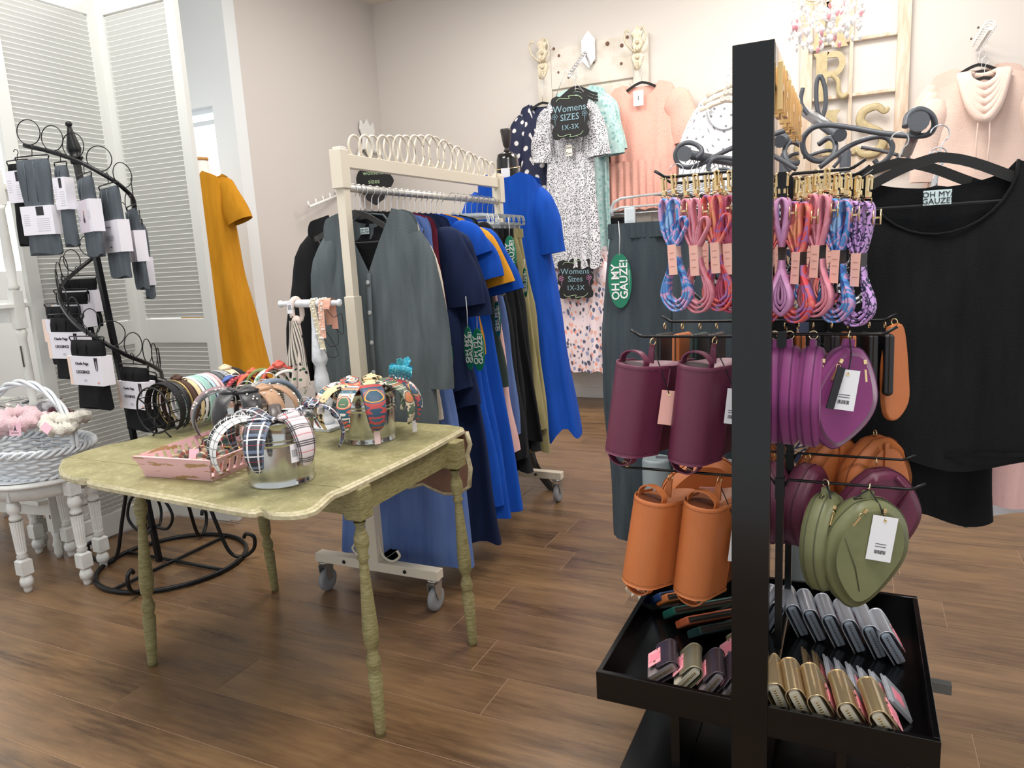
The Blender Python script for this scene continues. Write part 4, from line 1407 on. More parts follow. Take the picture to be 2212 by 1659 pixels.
t = thing('curled_wall_arm', 'white curled wall arm holding the pale pink hooded tops', 'display arm', pl_[:])
for a in (90, 210, 330): MB().ball((.045 * math.cos(math.radians(a)), -.01, .045 * math.sin(math.radians(a))), .008, 6).build('screw', M('dark_screw', '#6b6259', .5, .5), t)
MB().box((0, -.3, -.10), (.02, .60, .02)).build('arm', WHITEP, t)
for i in range(8): MB().tube(arc((0, -.06 - i * .07, -.075), .035, -20, 200, 10, 'xz'), .005, 6).build('curl', WHITEP, t)
HL = ['pale pink cowl-neck top, frontmost on the white curled arm', 'pale pink cowl-neck top, second on the white curled arm', 'pale pink cowl-neck top, rearmost on the white curled arm']
for i in range(3):
    p = wp(2125 - 6 * i, 168 - 14 * i, .66 - i * .18)
    t = thing('cowl_top', HL[i], 'top', p[:])
    garment(1.2, wt=.27, wb=.30, seed=95 + i, nf=.14, neck=.12, db=.07, amp=.012).build('body', HP, t)
    for s in (-1, 1): sleeve(MB(), (s * .25, 0, -.10), (s * .32, 0, -.62), .10, .07, flat=.5, seed=i).build('sleeve', HP, t)
    hanger('black velvet hanger inside the ' + ('frontmost', 'second', 'rearmost')[i] + ' pale pink cowl top', STEEL, VELVET, half=.2, h=.10, loc=(p.x, p.y, p.z + .10), bar=False)
    if i == 0:
        m = MB()
        for k in range(5):
            hw, dp, fy = .128 - .011 * k, .265 - .050 * k, -.115 + .014 * k
            pth = smooth_path([(-hw * .55, .05, .035), (-hw, .02, .035), (-hw * .95, -.03, -.01), (-hw * .62, fy * .8, -dp * .62), (-hw * .25, fy, -dp * .94), (0, fy, -dp), (hw * .25, fy, -dp * .94), (hw * .62, fy * .8, -dp * .62), (hw * .95, -.03, -.01), (hw, .02, .035), (hw * .55, .05, .035)], 5)
            m.tube(pth, [.012 + .017 * math.sin(PI * q / (len(pth) - 1)) ** .6 for q in range(len(pth))], 10)
        m.tube(smooth_path([(-.07, .05, .03), (0, .06, .02), (.07, .05, .03)], 5), .022, 8)
        m.build('cowl_collar', HP, t)
        for s in (-1, 1):
            MB().tube(smooth_path([(s * .03, -.12, -.26), (s * .035, -.13, -.42), (s * .03, -.12, -.56)]), .005, 6).build('drawstring', HP, t)
            MB().ball((s * .03, -.12, -.565), .009, 6).build('bead', M('pearl_white', '#f0ebe4', .25), t)
# ------------------------------------------------------------------ grey wrought-iron four-way rack behind the display stand
IRON = M('grey_hammered_iron', '#62656a', .42, .35, bump=(140, .25, .002))
IY = 2.75
ctr = at(1826, 300, Y=IY)
SR = thing('scroll_rack', 'grey hammered-iron clothing rack with large scrollwork arms', 'rack', (ctr.x, IY, 0))


def scr(pts, Y, r=.0085, Y2=None):
    P = [at(x, y, Y=Y + ((Y2 - Y) * i / (len(pts) - 1) if Y2 else 0)) for i, (x, y) in enumerate(pts)]
    MB().tube(smooth_path(P, 6), r, 8).build('scroll', IRON, SR, world=True)


# right arm in front (toward us) with end cap
scr([(1955, 275), (1962, 248), (1985, 236), (2010, 246), (2019, 268), (2008, 288), (1985, 294), (1955, 293), (1900, 287), (1840, 276), (1790, 270), (1756, 276), (1735, 300), (1738, 330), (1760, 347), (1787, 345), (1803, 328), (1803, 306), (1790, 298), (1768, 312)], 2.35, .0085, 2.6)
scr([(1770, 362), (1830, 318), (1880, 298), (1913, 297), (1928, 316), (1918, 342), (1898, 354), (1888, 345)], 2.5, .0075)
scr([(1735, 340), (1790, 325), (1815, 340), (1800, 362)], 2.7, .006)
scr([(1940, 335), (1900, 325), (1860, 318)], 2.9, .006)
scr([(1930, 352), (1945, 336), (1962, 338), (1958, 356)], 2.95, .006)
# left arm
scr([(1502, 342), (1516, 330), (1510, 316), (1490, 308), (1470, 314), (1459, 334), (1466, 354), (1484, 361), (1510, 356), (1560, 330), (1600, 312), (1640, 300), (1690, 286), (1728, 262)], 2.6, .0085, 2.7)
scr([(1535, 378), (1530, 360), (1540, 345), (1560, 340), (1600, 345), (1650, 350)], 2.62, .0075)
scr([(1552, 366), (1572, 366), (1582, 380)], 2.62, .006)
scr([(1662, 300), (1668, 330), (1690, 350), (1728, 350)], 2.75, .007)
scr([(1725, 312), (1708, 302), (1692, 312), (1690, 336), (1700, 350)], 2.75, .007)
# rear upright scroll with round rail
scr([(1734, 190), (1731, 225), (1760, 262), (1772, 262), (1783, 230), (1782, 190), (1772, 164), (1764, 180), (1764, 225), (1770, 252)], 3.1, .008)
for (a, Ya), (b, Yb), r in (((1737, 240), 3.3), ((1815, 292), 2.55), .020), (((1985, 262), 2.30), ((1960, 330), 2.9), .016), (((1478, 332), 2.56), ((1640, 360), 3.0), .016):
    A, B = at(*a, Y=Ya), at(*b, Y=Yb)
    MB().tube([A, B], r, 12).build('hang_arm', IRON, SR, world=True)
for (q, Y, r) in (((1985, 262), 2.295, .026), ((1478, 332), 2.555, .025)):
    MB().lathe([(0, r), (.012, r)], at(*q, Y=Y), 16, RM(x=-PI / 2)).build('end_cap', IRON, SR, world=True)
GP = M('grey_powder_tube', '#8f9a9c', .55, .1, bump=(300, .15, .001))
g1, g2 = at(1418, 1010, Y=2.36), at(1572, 1010, Y=2.36)
for g in (g1, g2, at(1735, 960, Y=2.55)):
    MB().lathe([(.02, .045), (.03, .048), (.66, .048), (.67, .045)], (g.x, g.y, 0), 20).build('leg_tube', GP, SR, world=True)
MB().lathe([(.66, .018), (1.66, .018), (1.68, .012)], (ctr.x, 2.85, 0), 14).build('centre_post', IRON, SR, world=True)
mb = MB()
mb.tube([(g1.x, g1.y, .665), (g2.x, g2.y, .665)], .012, 8)
mb.tube([(g2.x, g2.y, .665), (ctr.x, 2.85, .70)], .012, 8)
mb.build('cross_bar', IRON, SR, world=True)

# ---- charcoal crinkled trousers on clear clip hanger at the left arm
hc = at(1455, 345, Y=2.46)
CX = at(1462, 420, Y=2.46)
h = thing('clip_hanger', 'large clear plastic clip hanger holding the charcoal gauze trousers', 'hanger', (CX.x, 2.46, CX.z + .075), .12)
hook_mb(.022, .07).build('hook', STEEL, h)
m = MB()
hw = .215
for yo in (-.007, .007):
    p = [(-hw, yo, -.13), (-hw, yo, -.10), (-hw + .03, yo, -.075), (-.05, yo, -.068), (0, yo, -.06), (.05, yo, -.068), (hw - .03, yo, -.075), (hw, yo, -.10), (hw, yo, -.13), (hw - .03, yo, -.105), (-hw + .03, yo, -.105), (-hw, yo, -.13)]
    m.tube(smooth_path(p, 2), .004, 6)
m.build('hanger_body', CLEARP, h)
MB().tube([(-hw, 0, -.125), (hw, 0, -.125)], .0025, 6).build('steel_bar', STEEL, h)
for s in (-1, 1):
    c = MB().box((s * .155, 0, -.145), (.034, .022, .075), ch=.002)
    for k in range(5): c.box((s * .155 - .011 + k * .0055, -.012, -.130), (.002, .002, .04))
    c.build('clip', M('frosted_clip', '#dfe6e8', .3), h)
t = thing('gauze_trousers', 'long charcoal crinkled gauze trousers clipped on the clear hanger', 'trousers', (CX.x - .02, 2.46, CX.z + .075 - .165), .12)
pants(1.11, wt=.205, wl=.125, wb=.105, seed=130, amp=.012, db=.05, folds=7).build('legs', C_['char'], t)
MB().grid(lambda u, v: ((.208 + .004 * math.sin(56 * 2 * PI * u)) * math.cos(2 * PI * u), (.026 + .003 * math.sin(56 * 2 * PI * u)) * spow(math.sin(2 * PI * u), .8), .008 - .05 * v), 224, 3, cu=True).build('gathered_waistband', C_['char'], t)
p = at(1336, 478, Y=2.40)
swing_tag(p[:], .1, 'large green oval tag hanging against the charcoal gauze trousers', string=.105, sz=1.02)
t = thing('flared_trousers', 'grey wide flared garment behind the charcoal trousers', 'trousers', (CX.x + .10, 2.60, CX.z - .10))
garment(.75, wt=.12, wb=.17, neck=.01, nf=0, nb=0, slope=0, folds=4, seed=131).build('legs', C_['grey'], t)
hanger('second clear hanger behind the charcoal trousers', STEEL, CLEARP, half=.2, drop=.04, loc=(CX.x + .10, 2.62, CX.z + .07), bar=False)
t = thing('damask_blouse', 'black and grey scroll print blouse behind the clear hanger', 'blouse', (CX.x + .10, 2.95, CX.z - .01))
garment(.5, wt=.22, wb=.25, seed=132, nf=.04).build('body', marble('damask_print', ['#1c1c1f', '#1c1c1f', '#9b9ba0', '#1c1c1f', '#2a2a2d'], 14, 2.5), t)
t = thing('hem_shirt', 'white shirt tail showing under the tan bags', 'shirt', at(1385, 1225, Y=2.5)[:])
garment(.10, wt=.06, wb=.05, neck=.01, nf=0, nb=0, slope=0, seed=3).build('hem', C_['cream'], t)
# row of wire hangers along the left arm
wires = 'thin chrome wire hangers crowding the left scroll arm'
w0 = None
for i in range(11):
    a = at(1490 + i * 9, 372 + i * 1.2, Y=2.6 + i * .035)
    if w0 is None:
        w0 = thing('wire_hanger', 'thin chrome wire hanger nearest the left scroll arm tip', 'hanger', a[:], .9, wires)
        m = MB().tube(smooth_path([(-.02, 0, .03), (0, 0, .052), (.02, 0, .03), (.006, 0, .008), (0, 0, -.03)], 4), .0018, 5)
        m.tube([(0, 0, -.03), (.15, 0, -.075), (-.15, 0, -.075), (0, 0, -.03)], .0018, 5)
        m.build('wire', STEEL, w0)
    else: dup(w0, a[:], (0, 0, .9), label='thin chrome wire hanger, %s from the left scroll arm tip' % ('second third fourth fifth sixth seventh eighth ninth tenth eleventh'.split()[i - 1]))

# ---- black tank tops on the right arm
TX, TY = at(2010, 420, Y=2.12).x, 2.14
zt2 = at(2010, 352, Y=TY).z
BK = cloth('black_gauze', '#111214', '#191a1c', .8)
for i, (dx, dy, L, lb, sk) in enumerate(((.015, 0, .75, 'large black sleeveless gauze tank top facing us at the right', .0), (-.07, .055, .89, 'black gauze tank top hanging behind the front one, longer hem', .03))):
    X = TX + dx
    t = thing('tank_top', lb, 'tank top', (X, TY + dy, zt2 - .01 - .03 * i), .06)
    g = garment(L, wt=.205, wb=.275 if i == 0 else .23, seed=140 + i, neck=.165, nf=.165, nb=.05, slope=.2, dt=.018, db=.05, amp=.010, folds=3, skew=sk, hem=.02)
    g.build('body', BK, t)
    if i == 0:
        m = MB()
        pth = [(-.165, -.012, -.0), *[(-.165 * math.cos(PI * k / 16), -.022, -.165 * math.sin(PI * k / 16)) for k in range(1, 16)], (.165, -.012, -.0)]
        m.tube(pth, .004, 6); m.build('neck_seam', BK, t)
        lb_ = MB().box((0, 0, 0), (.062, .001, .036)).build('neck_label', MATS['pale_label'], t)
        lb_.location = (.0, -.012, -.075)
        lettering('OH MY/', .019, INK, t, (0, -.0135, -.068)); lettering('GAUZE!', .019, INK, t, (0, -.0135, -.084))
        m = MB().grid(lambda u, v: ((-.285 + .57 * u) * .99, -.052 + .006 * math.sin(14 * u), -L + .035 - .012 * v - .01 * math.sin(5 * u)), 40, 1)
        m.build('hem_band', BK, t)
    h = hanger(('broad black velvet hanger in the front black tank top', 'broad black velvet hanger in the rear black tank top')[i], CLEARP if i else STEEL, VELVET, half=.245, drop=.085, h=.055, thick=.012, loc=(X - .0, TY + dy, zt2 + .055 + .012), rz=.06)
SP = [('navy_shirt', 'navy and tan printed shirt peeking below the black tank tops', 'shirt', 2.36, marble('navy_tan_print', ['#26304f', '#26304f', '#b79a7e', '#26304f', '#d9c2ab'], 9, 2), .86, .20, .27),
      ('pink_tunic', 'pale pink gauze tunic at the right edge behind black tanks', 'tunic', 2.46, C_['pink'], .92, .24, .33), ('white_shirt', 'white shirt at the right edge behind the pink tunic', 'shirt', 2.62, M('white_gauze', '#dfe0e2', .9), 1.0, .27, .34),
      ('red_shirt', 'bright red shirt, a thin strip at the right edge of view', 'shirt', 2.78, M('red_gauze', '#c42a3f', .9), .62, .31, .36), ('blue_shirt', 'steel blue shirt seen through the black tank neckline', 'shirt', 2.25, cloth('steel_blue_gauze', '#3c4c75', '#33426a', 1.0), .5, .19, .20)]
for i, (nm, lb, cat, Y, mt, L, a, b) in enumerate(SP):
    t = thing(nm, lb, cat, (TX + .02 + .05 * (Y - 2.2), Y, zt2 - .05), .06)
    if nm == 'navy_shirt': t.location.x -= .12
    garment(L, wt=a, wb=b, seed=150 + i, nf=.07, db=.04).build('body', mt, t)
    hanger('black velvet hanger inside the ' + nm.replace('_', ' ') + ' at right', STEEL, VELVET, half=.2, loc=(TX + .02 + .05 * (Y - 2.2), Y, zt2 + .025), rz=.06, bar=False)
swing_tag(at(2093, 1030, Y=2.5)[:], .2, 'dark green oval tag under the hem of the black tank tops', mat=M('dark_green_card', '#0f3b2c', .5), string=.01, sz=.85)
t = thing('storage_ledge', 'low white ledge seen at the right edge beyond the rack', 'ledge', at(2205, 950, Y=5.2)[:])
q = at(2190, 960, Z=.0)
MB().box((0, 0, 0), (.5, .3, .5), ch=.01).build('ledge', WHITEP, t)
t.location = (1.75, 5.6, .25)
# ------------------------------------------------------------------ bags, leashes and wallets on the display stand
LB = M('burgundy_leather', '#6a2b45', .45, bump=(420, .35, .0015), noise=(6, '#622840', .3, .7))
LT = M('tan_leather', '#c87540', .46, bump=(420, .35, .0015), noise=(6, '#be6c38', .3, .7))
LBD, LTD = M('burgundy_hole_shade', '#30131f', .6), M('tan_hole_shade', '#6b3517', .6)  # darkened leather tones, shade painted into the bags' end holes
STB, STT = M('burgundy_stitch', '#47192c', .6), M('tan_stitch', '#7d3f1c', .6)
PKT, WHT = M('pink_swing_card', '#eeb3a8', .5), M('white_swing_card', '#e8e8ea', .5)
BLKC = M('black_cord', '#141315', .7)


def card(par, loc, rz, mat, w_=.04, h=.078, tilt=.0, cord_to=None, prn=False):
    R = Euler((tilt, 0, rz)).to_matrix()
    L = Vector(loc)
    m = MB().box((0, 0, -h / 2), (w_, .0016, h))
    m.v = [R @ v + L for v in m.v]
    c = m.build('swing_card', mat, par)
    e = MB().lathe([(-.002, .0035), (.002, .0035)], L + R @ Vector((0, 0, -.009)), 8, R @ RM(x=PI / 2))
    e.build('eyelet', GOLD, c)
    if cord_to is not None: MB().tube([Vector(cord_to), (Vector(cord_to) + L) / 2 + Vector((.004, -.003, -.004)), L + R @ Vector((0, -.002, -.009))], .0014, 5).build('cord', BLKC, par)
    if prn:
        for k in range(9): MB_ = MB().box(L + R @ Vector((-.010 + k * .0026, -.0012, -h * .8)), (.0012 + .0006 * (k % 2), .0004, .008), R=R).build('barcode_line', INK, c)
        for k in range(2): MB().box(L + R @ Vector((0, -.0012, -h * (.62 + .06 * k))), (.022, .0004, .0012), R=R).build('printed_line', INK, c)
    return c


def ring(par, c, r=.008, rot=(0, 0, 0), mat=None, wire=.0015):
    R = Euler(rot).to_matrix()
    m = MB().tube([R @ v + Vector(c) for v in arc((0, 0, 0), r, 0, 360, 14)[:-1]], wire, 6, closed=True)
    return m.build('ring', mat or GOLD, par)


def flap_bag(label, leather, hole_shade, stitch, loc, rot, L=.215, s=1.0):
    """crossbody bag hung by its side ring: its rounded flap faces -y, the body tapers back; z is the bag's length"""
    t = thing('crossbody_bag', label, 'bag', loc, rot=rot)
    def prof(k=1.0, e=0.0):
        # x across, y depth (front -)
        r = .046 + e
        pts = []
        for i in range(13):
            a = PI + PI * i / 12
            pts.append((r * math.cos(a), r * math.sin(a)))
        return pts
    # body: extruded along z with belly toward the back
    def bfn(u, v):
        z = -v * L
        a = 2 * PI * u
        bel = .165 + .04 * math.sin(min(1, v * 1.05) * PI * .9)
        y = math.sin(a)
        x = .042 * spow(math.cos(a), .7)
        yy = (.036 * y if y < 0 else bel * y + .0)
        return (x * (1 if y < 0 else (1 - .12 * y)), yy, z)
    m = MB().grid(bfn, 28, 12, cu=True)
    m.grid(lambda u, v: (Vector(bfn(u, 0)) * (1 - v) + Vector((0, .03, -.02)) * v), 28, 2, cu=True)
    m.grid(lambda u, v: (Vector(bfn(u, 1)) * (1 - v) + Vector((0, .04, -L - .012)) * v), 28, 3, cu=True)
    m.build('body', leather, t)
    # flap shell wrapped round the front
    fl = MB()
    sec = []
    for i in range(15):
        a = PI + PI * i / 14
        sec.append((.0475 * math.cos(a), .0475 * math.sin(a)))
    sec = [(-.047, .05)] + sec + [(.048, .068)]
    th = .0022
    ins = [(x * .95, y * .95) for x, y in sec]
    for ring_ in (sec, ins):
        pass
    n = len(sec)
    k = len(fl.v)
    for z in (.004, -.003, -L + .003, -L - .004):
        e = .0008 if z in (-.003, -L + .003) else 0
        for x, y in sec: fl.v.append(Vector((x * (1 + e * 10), y * (1 + e * 10), z)))
        for x, y in ins: fl.v.append(Vector((x, y, z)))
    for r_ in range(3):
        for i in range(n - 1):
            a = k + r_ * 2 * n + i
            fl.face((a, a + 1, a + 1 + 2 * n, a + 2 * n), None, True)
            b = a + n
            fl.face((b, b + 2 * n, b + 1 + 2 * n, b + 1), None, True)
    for base in (k, k + 6 * n):
        for i in range(n - 1): fl.face((base + i, base + n + i, base + n + i + 1, base + i + 1))
    for i in (0, n - 1):
        for r_ in range(3):
            a = k + r_ * 2 * n + i
            fl.face((a, a + 2 * n, a + 3 * n, a + n))
    f = fl.build('flap', leather, t)
    for z in (-.006, -L + .006):
        m = MB()
        for i in range(0, n - 1):
            p0, p1 = Vector((sec[i][0] * 1.012, sec[i][1] * 1.012, z)), Vector((sec[i + 1][0] * 1.012, sec[i + 1][1] * 1.012, z))
            for q in range(2): m.tube([p0.lerp(p1, q / 2 + .05), p0.lerp(p1, q / 2 + .35)], .0007, 4)
        m.build('stitching', stitch, f)
    MB().tube([(.048, .066, -.004), (.0495, .066, -L * .5), (.048, .066, -L + .002)], .0022, 5).build('flap_edge', leather, f)
    # side loops at both ends
    for z, s_ in ((.0, 1), (-L, -1)):
        MB().tube(smooth_path([(-.034, -.012, z), (-.031, -.012, z + s_ * .018), (-.014, -.010, z + s_ * .031), (.014, -.008, z + s_ * .031), (.033, -.004, z + s_ * .016), (.034, -.004, z)], 4), 1, sect=[(-.0018, -.009), (.0018, -.009), (.0018, .009), (-.0018, .009)], up=(0, 1, 0), sm=False).build('gusset_loop', leather, t)
        MB().lathe([(0, .034), (.001, .034)], (0, -.006, z + s_ * .001), 14).build('gusset_hole_shade', hole_shade, t)  # dark disc in the loop, painting the shade of an open hole
    MB().prism([(-.010, .0), (.010, .0), (.006, .045), (-.006, .045)], .004, XF((.012, .035, .005))).build('side_tab', leather, t)
    MB().prism([(-.009, .0), (.009, .0), (.007, -.028), (-.007, -.028)], .004, XF((.0, .012, -L - .008))).build('bottom_tab', leather, t)
    ring(t, (.012, .035, .055), .0095, (0, 0, PI / 2))
    ring(t, (.0, .010, -L - .034), .0085, (0.5, 0, 0.2))
    return t


def bagpos(bar, px, dz=-.055):
    s, y, z, L = BARS[bar]
    p = at(px, 1000, Y=y)
    # solve x on the bar from the pixel column
    x = p.x
    for _ in range(4):
        q = at(px, 0, Y=y), at(px, 1600, Y=y)
        f = (z - q[0].z) / (q[1].z - q[0].z)
        x = q[0].x + (q[1].x - q[0].x) * f
    return Vector((x, y, z))


# left side: burgundy pair (upper), tan pair (lower)
def hang_bag(bar, px, label, mats, rz, tilt, L=.215):
    p = bagpos(bar, px)
    return flap_bag(label, *mats, loc=(p.x - .012, p.y - .035, p.z - .062), rot=(tilt, .11, rz), L=L)


b = hang_bag('lu', 1392, 'burgundy leather crossbody bag at the outer end of the upper left bar, pink card', (LB, LBD, STB), -.48, -.10)
card(b, (.074, .045, -.05), .75, PKT, .036, .082, -.05, (.014, .034, .045))
for k in range(3): MB().box((.0752, .0436, -.118 - k * .004), (.020, .0005, .0012), R=RM(z=.75)).build('printed_line', M('faded_print', '#b98a80', .6), b)
b = hang_bag('lu', 1527, 'burgundy leather crossbody bag beside the upright on upper left bar, white card', (LB, LBD, STB), -.40, -.04, .225)
card(b, (.074, .045, -.045), .7, WHT, .036, .082, -.05, (.014, .034, .045), True)
b = hang_bag('ll', 1430, 'tan leather crossbody bag at the outer end of the lower left bar', (LT, LTD, STT), -.48, -.12)
b = hang_bag('ll', 1538, 'tan leather crossbody bag beside the upright on the lower left bar', (LT, LTD, STT), -.38, -.05, .225)
card(b, (.074, .045, -.05), .7, WHT, .036, .082, -.05, (.014, .034, .045), True)
ZIPM = M('gold_zip_teeth', '#d8bd7c', .3, .9)


def zipline(par, pts, w_=.004, up=None, name='zipper'):
    P = smooth_path(pts, 3)
    MB().tube(P, 1, sect=[(-w_, -.0008), (w_, -.0008), (w_, .0008), (-w_, .0008)], up=up, sm=False).build('zip_tape', M('dark_zip_tape', '#2b2622', .7), par)
    m = MB()
    d = 0
    for i in range(len(P) - 1):
        a, b = P[i], P[i + 1]
        n = max(1, int((b - a).length / .0035))
        for k in range(n):
            c = a.lerp(b, (k + .5) / n)
            m.ball(c, .0012, 4, (1.3, 1.3, 1.3))
    z = m.build(name, ZIPM, par)
    z['kind'] = 'stuff'


def pull(par, p, rot=(0, 0, 0), L=.028):
    R = Euler(rot).to_matrix(); p = Vector(p)
    m = MB()
    m.box(p, (.007, .006, .010), R=R, ch=.001)
    m.tube([p + R @ v for v in arc((0, 0, -.012), .0045, 0, 360, 10)[:-1]], .0011, 5, closed=True)
    m.box(p + R @ Vector((0, 0, -.016 - L / 2)), (.0045, .0025, L), R=R, ch=.0008)
    m.build('zip_pull', GOLD, par)


def pouch(label, mat, loc, rot, outline, th=.055, zip_=True, seam=None, s=1.0, zmat=None):
    t = thing('pouch_bag', label, 'bag', loc, rot=rot)
    out = smooth_path([(a * s, 0, b * s) for a, b in outline + outline[:1]], 4)[:-1]
    ol = [(v.x, v.z) for v in out]
    MB().prism(ol, th, bev=th * .34, sm=True).build('body', mat, t)
    for y in (-th * .5 + th * .30, th * .5 - th * .30):
        MB().tube([(v[0] * 1.003, y, v[1] * 1.003 if v[1] > -.1 else v[1] * 1.002) for v in ol], .0014, 5, closed=True).build('piping', seam or mat, t)
    if zip_:
        top = sorted(range(len(ol)), key=lambda i: -ol[i][1])[:9]
        top = sorted(top, key=lambda i: ol[i][0])
        zipline(t, [(ol[i][0], 0, ol[i][1] + .0015) for i in top])
    return t


SATIN = M('magenta_satin', '#8a2f74', .5, sheen=.3, noise=(5, '#7b2767', .3, .7), bump=(14, .1, .006))
SATD = M('magenta_seam', '#5b1b50', .5)
OLIVE = M('olive_nylon', '#797b55', .5, noise=(7, '#6d6f4b', .3, .7), bump=(16, .4, .006))
OLD_ = M('olive_seam', '#4f5237', .6)
TEAR = [(-.01, .0), (.03, -.006), (.065, -.06), (.078, -.115), (.062, -.165), (.018, -.215), (-.01, -.222), (-.045, -.19), (-.072, -.13), (-.066, -.08), (-.035, -.02)]
for px, lb, rz, ry, x_, in ((1722, 'magenta satin sling bag nearest the upright, seen edge on', 1.52, .0, 0), (1752, 'magenta satin sling bag between its two twins, seen edge on', 1.46, .05, 0), (1832, 'magenta satin sling bag at the outer end of the bar, face showing', .45, .14, 0)):
    p = bagpos('ru', px if px != 1722 else 1706)
    if px == 1752: p = bagpos('ru', 1757)
    t = pouch(lb, SATIN, (p.x, p.y - .0, p.z - .026), (.0, ry, rz), TEAR, .05, seam=SATD, zip_=False)
    MB().prism([(-.014, -.01), (.014, -.01), (.012, .016), (-.012, .016)], .012, bev=.003).build('hang_loop', SATIN, t)
    ring(t, (0, 0, .024), .009, (0, 0, PI / 2 if rz > 1 else .9), mat=M('pale_gold', '#efe0b8', .2, 1))
    pull(t, (-.022, -.026, -.03), (0, .3, 0)); pull(t, (.030, -.024, -.028), (0, -.25, 0))
    if px == 1832:
        card(t, (-.012, -.045, -.045), -.30, WHT, .046, .086, 0, (0, -.002, .02), True)
        MB().box((-.035, -.05, -.085), (.016, .004, .09), R=RM(y=.12)).build('wrist_strap', M('black_leather_strap', '#17151a', .4), t)
    if px == 1752:
        card(t, (-.0, -.040, -.015), 1.0, PKT, .040, .085, 0, (0, -.002, .02))
TOL = [(0, .0), (.035, -.002), (.075, -.03), (.095, -.08), (.088, -.13), (.05, -.19), (.012, -.222), (-.02, -.215), (-.06, -.17), (-.078, -.12), (-.07, -.06), (-.035, -.012)]
for px, lb, rz, ry in ((1783, 'olive nylon sling bag nearer the upright with gold zip pulls', 1.25, .10), (1874, 'olive nylon sling bag with large white price card, outermost', .55, .15)):
    p = bagpos('rl', px)
    t = pouch(lb, OLIVE, (p.x, p.y, p.z - .026), (0, ry, rz), TOL, .062 if px > 1800 else .056, seam=OLD_, s=1.12 if px > 1800 else 1.0)
    MB().prism([(-.014, -.01), (.014, -.01), (.012, .016), (-.012, .016)], .012, bev=.003).build('hang_loop', OLIVE, t)
    ring(t, (0, 0, .024), .009, (0, 0, 1.1), mat=MATS['pale_gold'])
    pull(t, (-.02, -.030, -.022), (0, .55, 0), .026); pull(t, (.022, -.034, -.018), (0, -.05, 0), .030)
    if px > 1800:
        card(t, (.022, -.042, -.028), -.35, WHT, .050, .100, 0, (.0, -.002, .02), True)
        MB().tube([(-.055, -.0312, -.085), (-.02, -.0325, -.15), (-.0, -.0312, -.205)], .0013, 5).build('front_seam', OLD_, t)
        MB().tube([(.03, -.0312, -.035), (.05, -.0318, -.10), (.085, -.026, -.125)], .0013, 5).build('front_seam', OLD_, t)
    MB().tube([(0, -.002, .02), (-.03, -.02, .012), (-.05, -.03, .004)], .002, 5).build('cord_end', BLKC, t)
# behind them: big rounded saddle bags, burgundy and tan
SAD = [(-.02, .0), (.03, .0), (.07, -.03), (.10, -.09), (.102, -.14), (.06, -.20), (.0, -.215), (-.06, -.20), (-.10, -.14), (-.098, -.08), (-.06, -.03)]
p = bagpos('rl2', 1745); t = pouch('burgundy saddle bag nearest the upright behind the olive bags', LB, (p.x, p.y, p.z - .03), (0, .05, 1.15), SAD, .07, seam=STB, zip_=False); ring(t, (0, 0, .022), .009, (0, 0, 1.2))
p = bagpos('rl2', 1875); t = pouch('burgundy saddle bag whose rounded edge shows right of the olive bag', LB, (p.x + .02, p.y, p.z - .03), (0, -.05, .45), SAD, .06, seam=STB, zip_=False); ring(t, (0, 0, .022), .009, (0, 0, 1.2))
MB().tube([(.03, -.036, -.01), (.06, -.042, -.05), (.03, -.040, -.09)], .005, 6).build('strap_tab', LB, t)
for px, lb in ((1795, 'tan saddle bag between the magenta and burgundy bags, further in'), (1890, 'tan saddle bag to the right, hanging behind the burgundy one')):
    pz = at(px, 945, Y=2.05)
    t = pouch(lb, LT, pz[:], (0, .0, .75), SAD, .075, seam=STT, zip_=False)
    ring(t, (0, 0, .012), .009, (0, 0, 1.2))
    MB().box((0, -.040, -.05), (.012, .004, .09), ch=.001).build('flap_strap', LT, t)

pz = at(1530, 985, Y=1.97)
t = pouch('tan saddle bag behind the pair of tan bags on the left', LT, pz[:], (0, .1, .3), SAD, .07, seam=STT, zip_=False, s=1.15)
card(t, (.0, -.045, -.075), .2, PKT, .045, .03)
# zip wristlets hanging edge-on on the rear upper bars
WR = [('ru2', 1725, LT, 'tan zip wristlet seen edge on nearest the mirror'), ('ru2', 1757, M('black_leather', '#1d1b1e', .4, bump=(300, .2, .001)), 'black zip wristlet seen edge on beside the tan one'), ('ru2', 1797, MATS['black_leather'], 'black zip wristlet seen edge on, middle of the rear bar'),
      ('ru2', 1832, LT, 'orange-tan zip wristlet edge on behind the lilac leash'), ('ru2', 1878, MATS['black_leather'], 'black zip wristlet right of the orange-tan one'), ('ru2', 1912, MATS['black_leather'], 'black zip wristlet with long gold zipper, second from the bar tip'),
      ('lu2', 1436, MATS['black_leather'], 'brown-black zip wristlet with gold zipper, outermost on the left rear bar'), ('lu2', 1474, LT, 'orange-tan zip wristlet behind the burgundy bags'), ('lu2', 1512, M('deep_green_leather', '#1c3b38', .4, bump=(300, .2, .001)), 'deep green zip wristlet behind the burgundy bags'), ('lu2', 1548, MATS['black_leather'], 'black zip wristlet nearest the upright behind the burgundy bags')]
for bar, px, mt, lb in WR:
    p = bagpos(bar, px)
    rz = -.15 if bar[0] == 'l' else .2
    t = thing('wristlet', lb, 'wristlet', (p.x, p.y, p.z - .02), rot=(-.05, 0, rz))
    MB().box((0, 0, -.085), (.021, .10, .15), ch=.006).build('body', mt, t, bevel=.003)
    zipline(t, [(0, -.051, -.012), (0, -.0515, -.08), (0, -.051, -.155)], .004, up=(1, 0, 0))
    ring(t, (0, 0, .008), .008, (0, 0, PI / 2))
p = bagpos('ru2', 1922)
t = thing('wristlet', 'tan leather wristlet, smooth long side showing at the bar tip', 'wristlet', (p.x + .01, p.y - .01, p.z - .012), rot=(0, -.06, .9))
